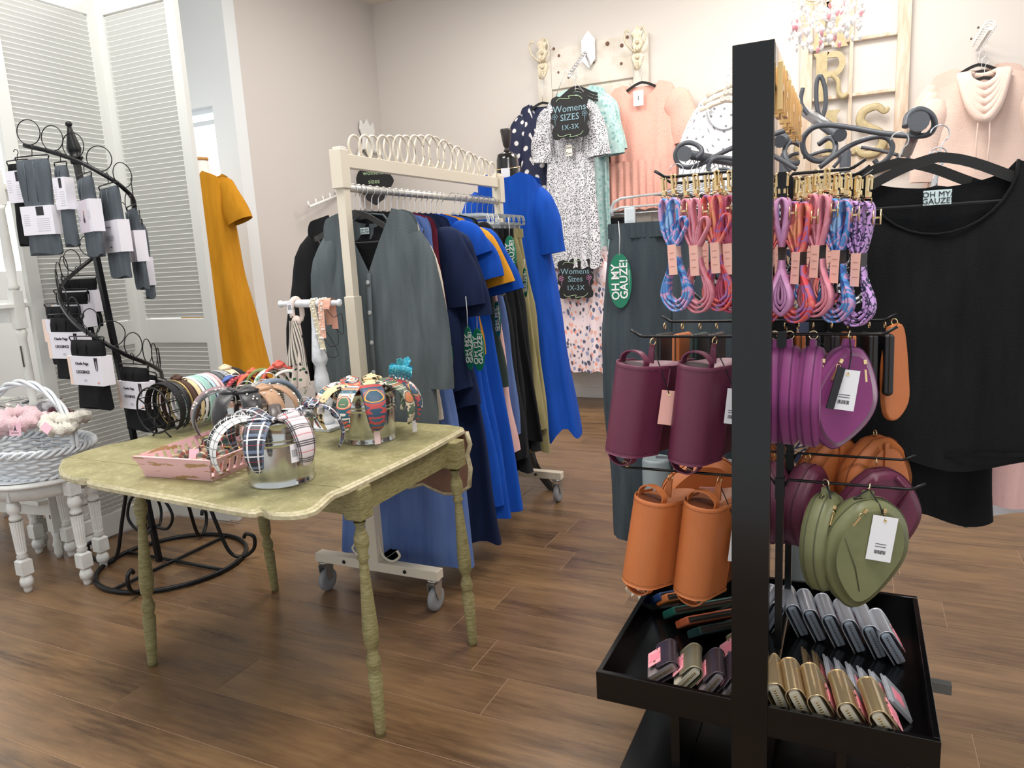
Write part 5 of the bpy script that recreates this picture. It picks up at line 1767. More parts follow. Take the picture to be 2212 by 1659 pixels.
MB().prism([(v_.x, v_.z) for v_ in smooth_path([(-.02, 0, .0), (.02, 0, .0), (.036, 0, -.05), (.046, 0, -.13), (.044, 0, -.20), (.0, 0, -.235), (-.038, 0, -.21), (-.045, 0, -.10), (-.02, 0, .0)], 4)[:-1]], .016, bev=.005).build('body', LT, t)
ring(t, (0, 0, .008), .008, (0, 0, PI / 2))

# ---- rolled dog leashes
LM = {'lilac': marble('lilac_strap', ['#cb93bd', '#cf9ac2', '#c489b6', '#cc95bf'], 20, 1), 'sunset': marble('sunset_tie_dye_strap', ['#dd5058', '#a86fa8', '#e0625e', '#e8837a', '#eb9a72'], 14, 1.2, obj=True),
      'rose': marble('rose_strap', ['#d98a99', '#e094a2', '#d58392', '#dc8e9c'], 20, 1), 'ocean': marble('ocean_tie_dye_strap', ['#3f5fa8', '#4b90cc', '#c79bc6', '#5486c4', '#8fb6e0'], 16, 1.2, obj=True),
      'word': marble('violet_word_strap', ['#c79ad6', '#c79ad6', '#2f2b48', '#c79ad6', '#c79ad6'], 60, .3), 'brick': marble('raspberry_strap', ['#b8526f', '#bf5c78', '#b04a67', '#bb5671'], 20, 1), 'zebra': marble('black_white_strap', ['#16161a', '#16161a', '#d9d9dd', '#16161a', '#1d1d22'], 40, 1)}
DARKB = M('dark_webbing_edge', '#20233f', .7)


def leash(label, key, loc, rz, s=1.0, tilt=0.0, wrap='front', lay=3, group=None):
    t = thing('dog_leash', label, 'leash', loc, rot=(0, tilt, rz), group=group)
    t.scale = (1.08, 1.1, .90)
    mt = LM[key]
    W2 = .0105
    sec = [(-.0023, -W2), (.0023, -W2), (.0023, W2), (-.0023, W2)]
    # y is strap width direction: loops lie in the xz plane
    m = MB()
    for i in range(lay):
        r = .034 - .0065 * i
        zc = -.235 + .004 * i + .0
        pth = [(-.004 - .001 * i, 0, -.13), (-.010, 0, -.165), (-r * .85, 0, zc + .02), (-r * .9, 0, zc - .01), (-r * .45, 0, zc - .036 + .007 * i), (0, 0, zc - .042 + .007 * i), (r * .45, 0, zc - .036 + .007 * i), (r * .9, 0, zc - .01), (r * .85, 0, zc + .02), (.010, 0, -.165), (.004 + .001 * i, 0, -.13)]
        m.tube(smooth_path(pth, 4), 1, sect=sec, up=(0, 1, 0), sm=True)
    m.build('lower_loops', mt, t)
    m = MB()
    tops = [(.014, -.028, 1), (-.012, -.022, 1), (.030, -.055, 1)][:3]
    for (xx, zz, _) in ((-.014, .0, 1), (.008, -.002, 1)):
        pth = [(-.002, 0, -.13), (xx - .007, 0, -.075), (xx - .009, 0, zz - .02), (xx, 0, zz), (xx + .009, 0, zz - .02), (xx + .005, 0, -.075), (.002, 0, -.13)]
        m.tube(smooth_path(pth, 4), 1, sect=sec, up=(0, 1, 0))
    sd = -1 if wrap == 'right' else 1
    pth = [(0, 0, -.13), (sd * .020, 0, -.095), (sd * .033, 0, -.07), (sd * .030, 0, -.050), (sd * .018, 0, -.056), (sd * .006, 0, -.09), (0, 0, -.13)]
    m.tube(smooth_path(pth, 4), 1, sect=sec, up=(0, 1, 0))
    m.build('upper_loops', mt, t)
    pk = MB().box((0, -.002, -.150), (.018, .022, .074)).build('pink_wrapper', PINKC, t)
    MB().box((.0094, -.002, -.150), (.0006, .0222, .074)).build('wrapper_side', M('black_wrapper_side', '#2b2420', .5) if wrap == 'right' else M('printed_wrapper_side', '#e9c6ba', .6), pk)
    for z in (-.133, -.148, -.166):
        MB().box((0, -.0133, z), (.010, .0003, .0016)).build('wrapper_print', M('wrapper_ink', '#c08a7c', .6), pk)
    if wrap != 'right':
        for k in range(6): MB()  .box((.0100, -.006 + k * .0025, -.165), (.0003, .0012, .012)).build('barcode_line', INK, pk)
    # buckle and clips
    for xx in (-.014, .008):
        c = MB()
        c.tube([(xx - .007, 0, .006), (xx + .007, 0, .006), (xx + .007, 0, -.006), (xx - .007, 0, -.006)], .0013, 5, closed=True)
        c.box((xx, 0, .014), (.008, .008, .014), ch=.002)
        c.box((xx - .0028, 0, .034), (.0042, .006, .034), ch=.001)
        c.tube(arc((xx, 0, .050), .0055, 0, 180, 8), .0022, 6)
        c.box((xx + .005, 0, .038), (.0026, .004, .026))
        c.build('snap_clip', GOLD, t)
    b_ = MB().tube([(.020, -.0, -.020), (.034, 0, -.018), (.034, 0, -.050), (.020, 0, -.050)], .0016, 6, closed=True)
    b_.box((.026, 0, -.036), (.012, .006, .004))
    b_.build('slide_buckle', GOLD, t)
    return t


LR = [('lilac', 1688, 'rt', 'lilac rolled dog leash nearest the mirror on the right bar', 0), ('sunset', 1735, 'rt', 'red and purple tie-dye dog leash, second on the right bar', .012), ('rose', 1777, 'rt', 'rose pink dog leash in the middle of the right bar', 0), ('ocean', 1822, 'rt', 'blue tie-dye dog leash, second from the right bar tip', .012), ('word', 1868, 'rt', 'violet dog leash with dark lettering print at the right bar tip', .02)]
for key, px, bar, lb, dz in LR:
    p = bagpos(bar, px)
    leash(lb, key, (p.x, p.y - .004, p.z - .046 - dz), -.5, wrap='right', tilt=.04)
LL = [('ocean', 1450, 'lt', 'blue and purple tie-dye dog leash at the tip of the left bar'), ('rose', 1497, 'lt', 'rose pink dog leash, second from the left bar tip'), ('sunset', 1543, 'lt', 'red and purple tie-dye dog leash, third on the left bar'), ('brick', 1571, 'lt', 'raspberry dog leash right against the black upright')]
for i, (key, px, bar, lb) in enumerate(LL):
    p = bagpos(bar, px)
    leash(lb, key, (p.x, p.y - .004, p.z - .046 - .004 * (i % 2)), -.28, wrap='left', tilt=-.06)
back = [('zebra', 'rt2', 1720, 'black and white dog leash behind the lilac and tie-dye ones'), ('brick', 'rt2', 1765, 'raspberry dog leash behind the rose one on the right'), ('zebra', 'rt2', 1812, 'black and white dog leash behind the blue tie-dye one'), ('ocean', 'rt3', 1750, 'blue tie-dye dog leash on the rearmost right bar'), ('sunset', 'rt3', 1795, 'tie-dye red dog leash on the rearmost right bar'), ('zebra', 'rt3', 1850, 'black and white dog leash at the tip of the rearmost right bar'),
        ('zebra', 'lt2', 1520, 'black dog leash hanging behind the left rose one'), ('brick', 'lt2', 1558, 'raspberry dog leash behind the left tie-dye one')]
for key, bar, px, lb in back:
    p = bagpos(bar, px)
    leash(lb, key, (p.x, p.y, p.z - .046), .2, wrap='right' if bar[0] == 'r' else 'left', lay=2)

# ---- wallets in the trays
SILV = M('silver_metallic_leather', '#dfe2e8', .28, .6, bump=(60, .12, .002))
GLDL = M('gold_metallic_leather', '#c9b28a', .26, .75, bump=(60, .12, .002))
PEWT = M('dark_plum_metallic', '#5b4f57', .25, .6, bump=(60, .12, .002))
OLVM = M('olive_metallic', '#a39c80', .3, .6)
CRMZ, SLVZ, PLMZ = M('cream_zip_edge', '#d2c9b2', .5, .2), M('silver_zip_edge', '#aeb7c2', .4, .3), M('taupe_zip_edge', '#9a8f8f', .4, .3)
FLOW = cells('pink_floral_card', '#f3a3ac', ['#e8909b', '#3d3a33', '#f6b6bc', '#51492f'], 95, .34, obj=True)
PINKT = M('pink_price_sticker', '#f48ea0', .5)
DET = M('dark_teeth', '#6d6a66', .4, .6)


def wallet(label, shell, edge, loc, rot, L=.10, Hh=.075, th=.034, gold=False, group=None):
    """snap wallet standing on its long edge; x thickness, y length, z height; flap wraps over +x side"""
    t = thing('wallet', label, 'wallet', loc, rot=rot, group=group)
    MB().box((0, 0, Hh * .5), (th * .62, L, Hh), ch=.006).build('zip_body', edge, t, bevel=.002)
    m = MB()
    pth = [(-th * .5, 0, .006), (-th * .52, 0, Hh * .5), (-th * .50, 0, Hh - .010), (-th * .2, 0, Hh + .004), (th * .2, 0, Hh + .004), (th * .5, 0, Hh - .008), (th * .56, 0, Hh * .45)]
    m.tube(smooth_path(pth, 4), 1, sect=[(-L * .505, -.0014), (L * .505, -.0014), (L * .505, .0014), (-L * .505, .0014)], up=(0, 0, 1) if 0 else None, sm=True)
    # tube frames: build explicitly as a strip instead
    m = MB()
    P = smooth_path(pth, 4)
    def fn(u, v):
        f = u * (len(P) - 1); i = min(int(f), len(P) - 2); q = P[i].lerp(P[i + 1], f - i)
        yy = (v - .5) * L * 1.02
        return (q.x, yy, q.z)
    m.grid(fn, 24, 4)
    k = len(m.v)
    m.grid(lambda u, v: (lambda q: (q[0] * .86, q[1] * .99, q[2] - .002))(fn(1 - u, v)), 24, 4)
    m.build('shell', shell, t)
    for s_ in (-1, 1):
        MB().tube([Vector((q.x * 1.02, s_ * L * .51, q.z)) for q in P], .0016, 5).build('shell_binding', shell, t)
        m = MB()
        for kk in range(14): m.box((0, s_ * (L * .5 + .0005), .008 + kk * (Hh - .016) / 14), (.005, .0015, .0022))
        m.build('zip_teeth', ZIPM if gold else DET, t)['kind'] = 'stuff'
    MB().box((th * .5 + .003, 0, Hh * .40), (.0012, L * .62, Hh * .45)).build('floral_card', FLOW, t)
    MB().box((th * .5 + .0042, 0, Hh * .42), (.0010, L * .30, Hh * .34)).build('price_sticker', PINKT, t)
    return t


RZT = .343
sl = ['silver metallic wallet nearest the mirror in the right tray', 'silver metallic wallet, second from the mirror', 'silver metallic wallet, third from the mirror', 'silver metallic wallet, fourth from the mirror', 'silver metallic wallet, fifth from the mirror', 'silver metallic wallet showing its floral card, last of the back row']
for i in range(6):
    x = [-.105, -.062, -.016, .030, .076, .118][i]
    wallet(sl[i], SILV, SLVZ, (x, 1.955 - .012 * i, RZT + .006), (0.12, -.42 if i < 5 else -.5, .18), L=.095, Hh=.098)
gd = ['gold metallic wallet nearest the upright in the front row', 'gold metallic wallet, second in the front row', 'gold metallic wallet, third in the front row', 'gold and cream wallet with floral card, fourth in the front row', 'gold and cream wallet with big pink sticker at the tray corner']
for i in range(5):
    x = [-.112, -.068, -.022, .038, .100][i]
    wallet(gd[i], GLDL, CRMZ, (x, 1.575 - .004 * i, RZT + .006), (.10, -.40 - .04 * i, .15), L=.105, Hh=.10, th=.036, gold=True)
# slim silver card holders
CHS = 'slim metallic card holders in the right tray'
cl = ['gold card holder standing behind the second gold wallet', 'gold card holder with a floral edge behind the third gold wallet', 'silver card holder, leftmost of the slim silver ones', 'silver card holder, second of the slim silver ones', 'silver card holder, third of the slim silver ones', 'silver card holder, fourth of the slim silver ones', 'silver card holder, fifth of the slim silver ones', 'silver card holder with pink sticker facing up at the right']
for i in range(8):
    x = -.055 + i * .026
    t = thing('card_holder', cl[i], 'card holder', (x, 1.70 - .006 * i, RZT + .003), rot=(.1, -.5 - .03 * i, .1))
    mt = GLDL if i < 2 else SILV
    MB().box((0, 0, .036), (.004, .09, .070), ch=.0).build('sleeve', mt, t)
    MB().box((.004, 0, .033), (.003, .088, .060)).build('pocket', mt, t)
    MB().box((.0062, 0, .034), (.0008, .04, .03)).build('sticker', PINKT, t)
# left tray: dark wallets and long zip wallets
dl_ = [('plum metallic wallet lying with floral card up, front left corner of left tray', PEWT, PLMZ, (-.435, 1.60), (0, -.95, PI + .25)), ('cream and olive wallet beside the plum one in left tray', OLVM, CRMZ, (-.365, 1.585), (.0, -.72, PI + .2)),
       ('plum metallic wallet, second from the upright in left tray', PEWT, PLMZ, (-.305, 1.575), (0, -.62, PI + .2)), ('plum metallic wallet right beside the upright in left tray', PEWT, PLMZ, (-.255, 1.570), (0, -.5, PI + .2)), ('olive metallic wallet behind the front row in left tray', OLVM, PLMZ, (-.275, 1.70), (0, -.9, PI + .3))]
for lb, sh, ed, (x, y), rot in dl_:
    wallet(lb, sh, ed, (x, y, RZT + .012), rot, L=.10, Hh=.08, gold=True)
LZ = [('navy', M('navy_leather', '#27406e', .4, bump=(300, .2, .001)), 'navy blue long zip wallet, bottom left of the back pile', (-.425, 1.97), .0), ('tan', LT, 'tan long zip wallet lying on the navy one', (-.40, 1.945), .012), ('green', M('green_leather', '#1f5a4e', .4, bump=(300, .2, .001)), 'green long zip wallet in front of the navy and tan ones', (-.37, 1.90), .0),
      ('orange', M('rust_leather', '#b25a38', .4, bump=(300, .2, .001)), 'rust orange long zip wallet in the middle of left tray', (-.325, 1.86), .0), ('teal', MATS['deep_green_leather'], 'dark green long zip wallet nearest the upright', (-.285, 1.82), .0)]
for nm, mt, lb, (x, y), z in LZ:
    t = thing('zip_wallet', lb, 'wallet', (x, y, RZT + .036 + z), rot=(-.62, 0, .68))
    MB().box((0, .0, .004), (.185, .085, .022), ch=.003).build('body', mt, t, bevel=.006)
    MB().box((0, -.0432, .004), (.175, .001, .014)).build('zip_tape', MATS['dark_zip_tape'], t)
    zipline(t, [(-.085, -.0445, .004), (0, -.0447, .004), (.085, -.0445, .004)], .002)
# ------------------------------------------------------------------ mustard dress on white form before the window
p = at(432, 350, Y=4.0)
YM = 3.95
t = thing('dress_form', 'white dress form with a wooden neck cap wearing the mustard dress', 'mannequin', (at(432, 345, Y=YM).x, YM, 0))
mx = t.location.x
ztop = at(430, 342, Y=YM).z
WF = M('ivory_jersey_form', '#e3dfd8', .8)
MB().lathe([(ztop - .75, .10), (ztop - .45, .12), (ztop - .22, .11), (ztop - .13, .08), (ztop - .09, .06), (ztop - .02, .052), (ztop - .015, .05)], (mx, YM, 0), 20).build('torso', WF, t, world=True)
MB().lathe([(ztop - .018, .055), (ztop - .015, .058), (ztop, .058), (ztop + .004, .052)], (mx, YM, 0), 20).build('neck_cap', M('honey_wood', '#b98445', .3), t, world=True)
MB().lathe([(.03, .14), (.05, .13), (.06, .02), (ztop - .75, .015)], (mx, YM, 0), 16).build('stand', BLACKM, t, world=True)
MB().box((mx, YM, .014), (.3, .3, .028)).build('stand_foot', M('honey_wood_base', '#8a5f3d', .4), t, world=True)
MUS = cloth('ochre_jersey', '#c58a20', '#b57c18', .3)
t = thing('mustard_dress', 'long mustard short-sleeved dress on the white form by the window', 'dress', (mx, YM, ztop - .10), .2)
garment(1.55, wt=.18, wb=.36, dt=.12, db=.24, neck=.075, nf=.04, nb=.02, slope=.42, folds=6, amp=.018, seed=200, curve=1.3, waist=.08).build('body', MUS, t)
for s in (-1, 1):
    sleeve(MB(), (s * .13, 0, -.07), (s * .27, -.01, -.36), .085, .10, seed=201, flat=.7, mid=(s * .20, 0, -.16)).build('sleeve', MUS, t)

# ------------------------------------------------------------------ black spiral stand with rings
sl_, sr_ = at(190, 1258, Z=.0), at(468, 1180, Z=.0)
SX, SY = -3.02, 2.20
IR = M('black_wrought_iron', '#111214', .42, .35)
SS = thing('spiral_stand', 'tall black wrought-iron spiral stand edged with wire rings', 'display stand', (SX, SY, 0))
topz = at(147, 262, Y=SY).z
bx, tx = at(290, 950, Y=SY), at(147, 262, Y=SY)
lean = Vector(((tx.x - bx.x) / (tx.z - bx.z), 0, 1))


def pole_at(z): return Vector((bx.x + lean.x * (z - bx.z), SY, z))


MB().tube([pole_at(.03), pole_at(topz - .16)], 1, sect=[(-.011, -.011), (.011, -.011), (.011, .011), (-.011, .011)], sm=False).build('pole', IR, SS, world=True)
R0 = Vector((0, 0, 1)).rotation_difference(lean.normalized()).to_matrix()
MB().lathe([(0, .024), (.02, .024), (.02, .03), (.03, .03), (.03, .018), (.05, .027), (.065, .03), (.15, .010), (.158, .008), (.163, .014), (.173, .014), (.18, .006)], pole_at(topz - .18), 8, R0).build('finial', IR, SS, world=True)
SC0 = pole_at(.02)
MB().tube([v + Vector((0, 0, 0)) for v in arc((SC0.x + .02, SC0.y + .06, .012), .33, 0, 360, 48, 'xy')[:-1]], .011, 8, closed=True).build('base_ring', IR, SS, world=True)
C0 = Vector((SC0.x + .02, SC0.y + .06, .012))
for k in range(4):
    a = math.radians(25 + 90 * k)
    d = Vector((math.cos(a), math.sin(a), 0))
    def q(r, z): return C0 + d * r + Vector((0, 0, z - .012))
    pth = smooth_path([pole_at(.40) + d * .02, pole_at(.44) + d * .09, q(.17, .40), q(.22, .22), q(.27, .05), q(.33, .015), q(.39, .05), q(.40, .11), q(.365, .13), q(.35, .11)], 6)
    MB().tube(pth, .009, 8).build('scroll_leg', IR, SS, world=True)
    pth = smooth_path([pole_at(.20) + d * .015, pole_at(.19) + d * .07, pole_at(.25) + d * .105, pole_at(.33) + d * .08, pole_at(.38) + d * .03], 6)
    MB().tube(pth, .007, 8).build('inner_scroll', IR, SS, world=True)
MB().tube([C0 + Vector((-.33, 0, 0)), C0 + Vector((.33, 0, 0))], .008, 8).build('cross_bar', IR, SS, world=True)
MB().tube([C0 + Vector((0, -.33, 0)), C0 + Vector((0, .33, 0))], .008, 8).build('cross_bar', IR, SS, world=True)
# spiral: hand-placed loop around the pole from the top left sweeping down (pixel, depth offset from the pole)
sp = [((52, 314), -.13), ((110, 328), -.09), ((170, 349), -.06), ((225, 378), -.02), ((265, 405), .03), ((290, 440), .12), ((270, 490), .20), ((215, 545), .24), ((160, 590), .12), ((132, 620), -.04), ((132, 655), -.16), ((165, 700), -.24), ((225, 740), -.24), ((275, 768), -.16), ((318, 785), -.04), ((345, 800), .12), ((350, 815), .25)]
P3 = smooth_path([at(a, b, Y=SY + dy) for (a, b), dy in sp], 8)
MB().tube(P3, .0095, 8).build('spiral_bar', IR, SS, world=True)
# rings standing on the spiral
acc = 0
nxt = .02
for i in range(1, len(P3)):
    seg = (P3[i] - P3[i - 1]).length
    acc += seg
    if acc > nxt:
        nxt += .112
        tdir = (P3[i] - P3[i - 1]).normalized()
        hd = Vector((tdir.x, tdir.y, 0)).normalized()
        c = P3[i] + Vector((0, 0, .060))
        pts = [c + hd * (.052 * math.cos(a)) + Vector((0, 0, .052 * math.sin(a))) for a in [2 * PI * k / 28 for k in range(28)]]
        MB().tube(pts, .0022, 5, closed=True).build('wire_ring', IR, SS, world=True)

# ------------------------------------------------------------------ legging packs
GL = cloth('charcoal_heather_knit', '#5a6167', '#464c52', .6)
BL = cloth('black_legging_knit', '#0f1012', '#17181a', .4)
PCH = M('peach_card', '#f0d6c6', .6)
PHB = M('photo_pink_ground', '#d9cdd6', .6)


def legging_pack(label, px, py, Y, mat, w_=.075, L1=.10, bw=.075, L2=.08, rz=0, style='bands', fold=True, d=.03, ry=0.0):
    """origin = top of the hook; fabric folded over the hanger with a card band round it"""
    k_ = 1.8 if mat is GL else 1.45
    w_ *= k_; L1 *= 1.10; L2 *= 1.15; bw *= 1.15; d *= 1.25
    t = thing('legging_pack', label, 'leggings', at(px, py, Y=Y)[:], rot=(0, ry, rz))
    m = hook_mb(.012, .035, wire=.0018)
    m.v = [v - Vector((0, 0, .014)) for v in m.v]
    m.tube([(-w_ * .52, 0, -.062), (-w_ * .55, 0, -.052), (-w_ * .52, 0, -.048), (0, 0, -.046), (w_ * .52, 0, -.048), (w_ * .55, 0, -.052), (w_ * .52, 0, -.062)], .0028, 6)
    m.tube([(-w_ * .52, 0, -.066), (w_ * .52, 0, -.066)], .003, 6)
    m.build('pack_hanger', BLACKM, t)
    z0 = -.062

    def fn(u, v):
        a = 2 * PI * u
        zt = z0 - (L1 + bw + L2) * v
        wv = 1 - .12 * math.exp(-((v * (L1 + bw + L2) - L1 - bw / 2) / (bw * .6)) ** 2) + .05 * math.sin(7 * v + px)
        x = spow(math.cos(a), .6) * w_ * .5 * wv
        y = spow(math.sin(a), .8) * d * .5 * (1 - .7 * max(0, 1 - v * 12)) * (1 + .12 * math.sin(5 * a + 9 * v))
        return (x, y, zt + .006 * math.sin(3 * a + px) * v)
    m = MB().grid(fn, 28, 16, cu=True)
    m.grid(lambda u, v: Vector(fn(u, 1)) * (1 - v) + Vector((0, 0, fn(u, 1)[2] - .002)) * v, 28, 1, cu=True)
    for q in range(2): m.tube([(w_ * (.12 - .3 * q), -d * .5 - .001, z0 - .01), (w_ * (.10 - .3 * q), -d * .52, z0 - L1 * .9)], .0022, 5)
    m.build('folded_leggings', mat, t)
    zc = z0 - L1 - bw / 2
    cardb = MB().box((0, 0, zc), (w_ * 1.02, d * 1.26, bw), ch=.0).build('card_band', M('lavender_white_card', '#e6e3ea', .6), t)
    f = -d * .63 - .0006
    if style == 'photo':
        MB().box((-.004, f, zc), (w_ * .62, .0006, bw * .98)).build('printed_photo', PHB, cardb)
        m = MB()
        m.prism([(-.004, -.026), (.006, -.028), (.012, -.018), (.006, -.006), (.005, .010), (-.004, .012), (-.008, -.004), (-.014, -.012), (-.012, -.022)], .0004, XF((-.002, f - .0006, zc)))
        m.build('printed_figure', INK, cardb)
        MB().prism([(-.005, .008), (.004, .008), (.006, .018), (0, .026), (-.006, .018)], .0004, XF((-.002, f - .0008, zc)), ).build('printed_hair', M('print_auburn', '#a8755c', .6), cardb)
        for k in range(5): MB().box((w_ * .38, f, zc + .02 - k * .008), (w_ * .14, .0004, .0012)).build('printed_line', M('pale_print', '#b5b2ba', .6), cardb)
        for k in range(3): MB().box((-w_ * .40, f, zc - .0 - k * .006), (w_ * .12, .0004, .0016)).build('printed_line', M('grey_print', '#77757c', .6), cardb)
    elif style == 'bands':
        MB().box((w_ * .12, f, zc + bw * .32), (w_ * .24, .0006, bw * .3)).build('brand_patch', INK, cardb)
        for k in range(7): MB().box((w_ * .18, f, zc + bw * .05 - k * bw * .07), (w_ * .42, .0004, .001)).build('printed_line', M('pale_print', '#b5b2ba', .6), cardb)
        for k in range(6): MB().box((-w_ * .34, f, zc + bw * .2 - k * bw * .07), (w_ * .2, .0004, .001)).build('printed_line', MATS['pale_print'], cardb)
    elif style == 'plain':
        lettering('fleece lined leggings', .009, M('grey_print', '#77757c', .6), t, (-.01, f - .0005, zc + bw * .3))
        for k in range(4): MB().box((0, f, zc + .002 - k * .006), (w_ * .42, .0004, .0012)).build('printed_line', MATS['grey_print'], cardb)
        for k in range(7): MB().box((-.009 + k * .003, f, zc - bw * .33), (.0016, .0004, .005)).build('barcode_line', INK, cardb)
    elif style == 'logo':
        MB().box((-w_ * .46, f, zc), (w_ * .09, .0006, bw * .99)).build('peach_edge', PCH, cardb)
        lettering('LEGGINGS', w_ * .088, INK, t, (-w_ * .06, f - .0005, zc - bw * .04))
        lettering('Charlie Paige', w_ * .078, INK, t, (-w_ * .06, f - .0005, zc + bw * .25))
        for s in (-1, 1): MB().tube(arc((-.004 + s * .005, f, zc - bw * .33), .0045, 0, 360, 12), .0003, 4).build('printed_circle', INK, cardb)
        m = MB()
        for s in (-1, 1): m.prism([(s * .002, .0), (s * .011, .0), (s * .010, -.03), (s * .005, -.055), (s * .003, -.055)], .0004, XF((w_ * .38, f - .0003, zc + bw * .46)))
        m.prism([(-.011, .0), (.011, .0), (.009, .012), (-.009, .012)], .0004, XF((w_ * .38, f - .0003, zc + bw * .34)))
        m.build('printed_legs', M('plum_print', '#3b2830', .6), cardb)
        MB().prism([(-.006, 0), (.006, 0), (.007, -.008), (-.007, -.008)], .0004, XF((w_ * .38, f - .0003, zc - bw * .36))).build('printed_feet', M('peach_print', '#d9a596', .6), cardb)
    return t


PK = [('charcoal legging pack with printed photo, hanging before the pole', 178, 350, 2.10, GL, .098, .085, .115, .085, -.35, 'photo'),
      ('charcoal legging pack second from the left end of the top tier', 64, 312, 2.05, GL, .085, .175, .105, .07, .25, 'bands'),
      ('black legging pack at the far left end of the top tier', 33, 322, 2.12, BL, .075, .03, .12, .16, .2, 'bands'),
      ('slim charcoal legging pack seen edge on between its neighbours', 126, 325, 2.09, GL, .036, .045, .115, .13, .1, 'bands'),
      ('wide charcoal legging pack with back-of-card text right of the photo pack', 230, 372, 2.15, GL, .115, .125, .115, .09, -.30, 'plain'),
      ('charcoal legging pack at the right end of the top tier', 280, 420, 2.24, GL, .090, .085, .115, .10, -.45, 'photo'),
      ('charcoal legging pack half hidden at the far right of the top tier', 300, 452, 2.36, GL, .075, .14, .11, .05, -.6, 'plain')]
for a in PK: legging_pack(a[0], a[1], a[2], a[3], a[4], w_=a[5], L1=a[6], bw=a[7], L2=a[8], rz=a[9], style=a[10])
PB = [('black legging pack high behind the pole on the second tier', 165, 575, 2.34, .17, .05, .09, .06, -.0, 'logo'), ('black legging pack, second down on the second tier', 148, 602, 2.18, .165, .05, .09, .09, -.05, 'logo'),
      ('black legging pack, third down on the second tier', 128, 632, 2.10, .165, .05, .09, .09, -.05, 'logo'), ('black legging pack, fourth down with its white card half covered', 137, 655, 2.02, .15, .055, .10, .075, .0, 'logo'),
      ('black legging pack frontmost on the second tier, card reading LEGGINGS', 182, 702, 1.94, .148, .058, .105, .085, -.05, 'logo'),
      ('black legging pack hanging low beside the headband roll', 284, 762, 2.02, .125, .05, .10, .08, -.1, 'logo'), ('black legging pack behind the low one, second', 318, 780, 2.18, .10, .05, .09, .06, -.3, 'logo'), ('black legging pack behind the low one, third', 345, 795, 2.32, .10, .05, .09, .06, -.4, 'logo')]
for a in PB: legging_pack(a[0], a[1], a[2], a[3], BL, w_=a[4], L1=a[5], bw=a[6], L2=a[7], rz=a[8], style=a[9], d=.034)

# ------------------------------------------------------------------ white distressed shelf unit at the left edge
DWP = M('distressed_white_paint', '#dcdcd6', .55, noise=(10, '#cfcfc8', .4, .7), bump=(40, .15, .002))
SCF = M('dark_scuff', '#4a4038', .8)
SU = thing('shelf_unit', 'distressed white shelf unit with turned posts at the left edge', 'shelf unit', (-4.0, 2.35, 0))
f0 = at(130, 1203, Z=0)


def post(x, y, name='turned_post'):
    m = MB()
    m.lathe([(0, .014), (.03, .022), (.05, .018), (.07, .024), (.09, .018), (.11, .016), (.14, .022)], (x, y, 0), 12)
    m.box((x, y, .24), (.045, .045, .20), ch=.002)
    m.lathe([(.34, .02), (.36, .024), (.38, .016), (.45, .02), (.60, .018), (.62, .024), (.63, .018)], (x, y, 0), 12)
    m.box((x, y, .70), (.045, .045, .14), ch=.002)
    m.lathe([(.77, .02), (.785, .026), (.80, .016), (.88, .022), (1.10, .018), (1.13, .025), (1.15, .018)], (x, y, 0), 12)
    m.box((x, y, 1.24), (.045, .045, .18), ch=.002)
    m.lathe([(1.33, .02), (1.345, .026), (1.36, .016), (1.45, .022), (1.7, .018), (1.72, .025)], (x, y, 0), 12)
    m.box((x, y, 1.80), (.045, .045, .16), ch=.002)
    o = m.build(name, DWP, SU, world=True)
    for z, dz in ((1.02, .10), (.5, .04), (.22, .02)):
        MB().box((x + .012, y - .0225, z), (.006, .004, dz)).build('scuff', SCF, o)


px_, py_ = f0.x, f0.y
post(px_, py_); post(px_ - .75, py_ - .1); post(px_ - .2, py_ + .38); post(px_ - .95, py_ + .3)
for z in (.30, .71, 1.26, 1.80):
    m = MB().box((px_ - .475, py_ + .14, z), (.98, .42, .022), ch=.003)
    m.box((px_ - .385, py_ - .05, z - .045), (.72, .02, .07), R=RM(z=.13))
    m.build('shelf', DWP, SU, world=True)
# white side panel behind the stand
MB().box((-3.80, 2.52, .98), (.16, .02, 1.95), R=RM(z=.3), ch=.002).build('side_panel', DWP, SU, world=True)
for z in (.75, .95, 1.15, 1.35): MB().lathe([(0, .004), (.002, .003)], (-3.79, 2.505, z), 6, RM(x=PI / 2)).build('peg_hole', SCF, SU, world=True)
mg = ['magazine on top of the pile on the white shelf', 'magazine in the middle of the pile on the white shelf', 'magazine second from the bottom of the pile on the white shelf', 'magazine at the bottom of the pile on the white shelf']
for i in range(4):
    t = thing('magazine', mg[3 - i], 'magazine', (px_ - .18 + .015 * i, py_ + .06, .723 + .017 * i), .1 - .12 * i)
    MB().box((0, 0, .008), (.30, .22, .012)).build('pages', M('paper_pages', '#d5d0c8', .8), t)
    MB().box((0, 0, .0148), (.302, .222, .0012)).build('cover', marble('magazine_cover', ['#8f9a8c', '#c9c4bd', '#5d5b5a', '#e2ded8', '#8a7468'], 9, 1, obj=True), t)

# ------------------------------------------------------------------ pair of nested white stools
WS = M('white_stool_paint', '#e4e4e0', .4, noise=(20, '#d8d8d3', .4, .7))
lprof = [(0, .014), (.012, .017), (.03, .019), (.035, .026), (.055, .028), (.072, .022), (.076, .016)]


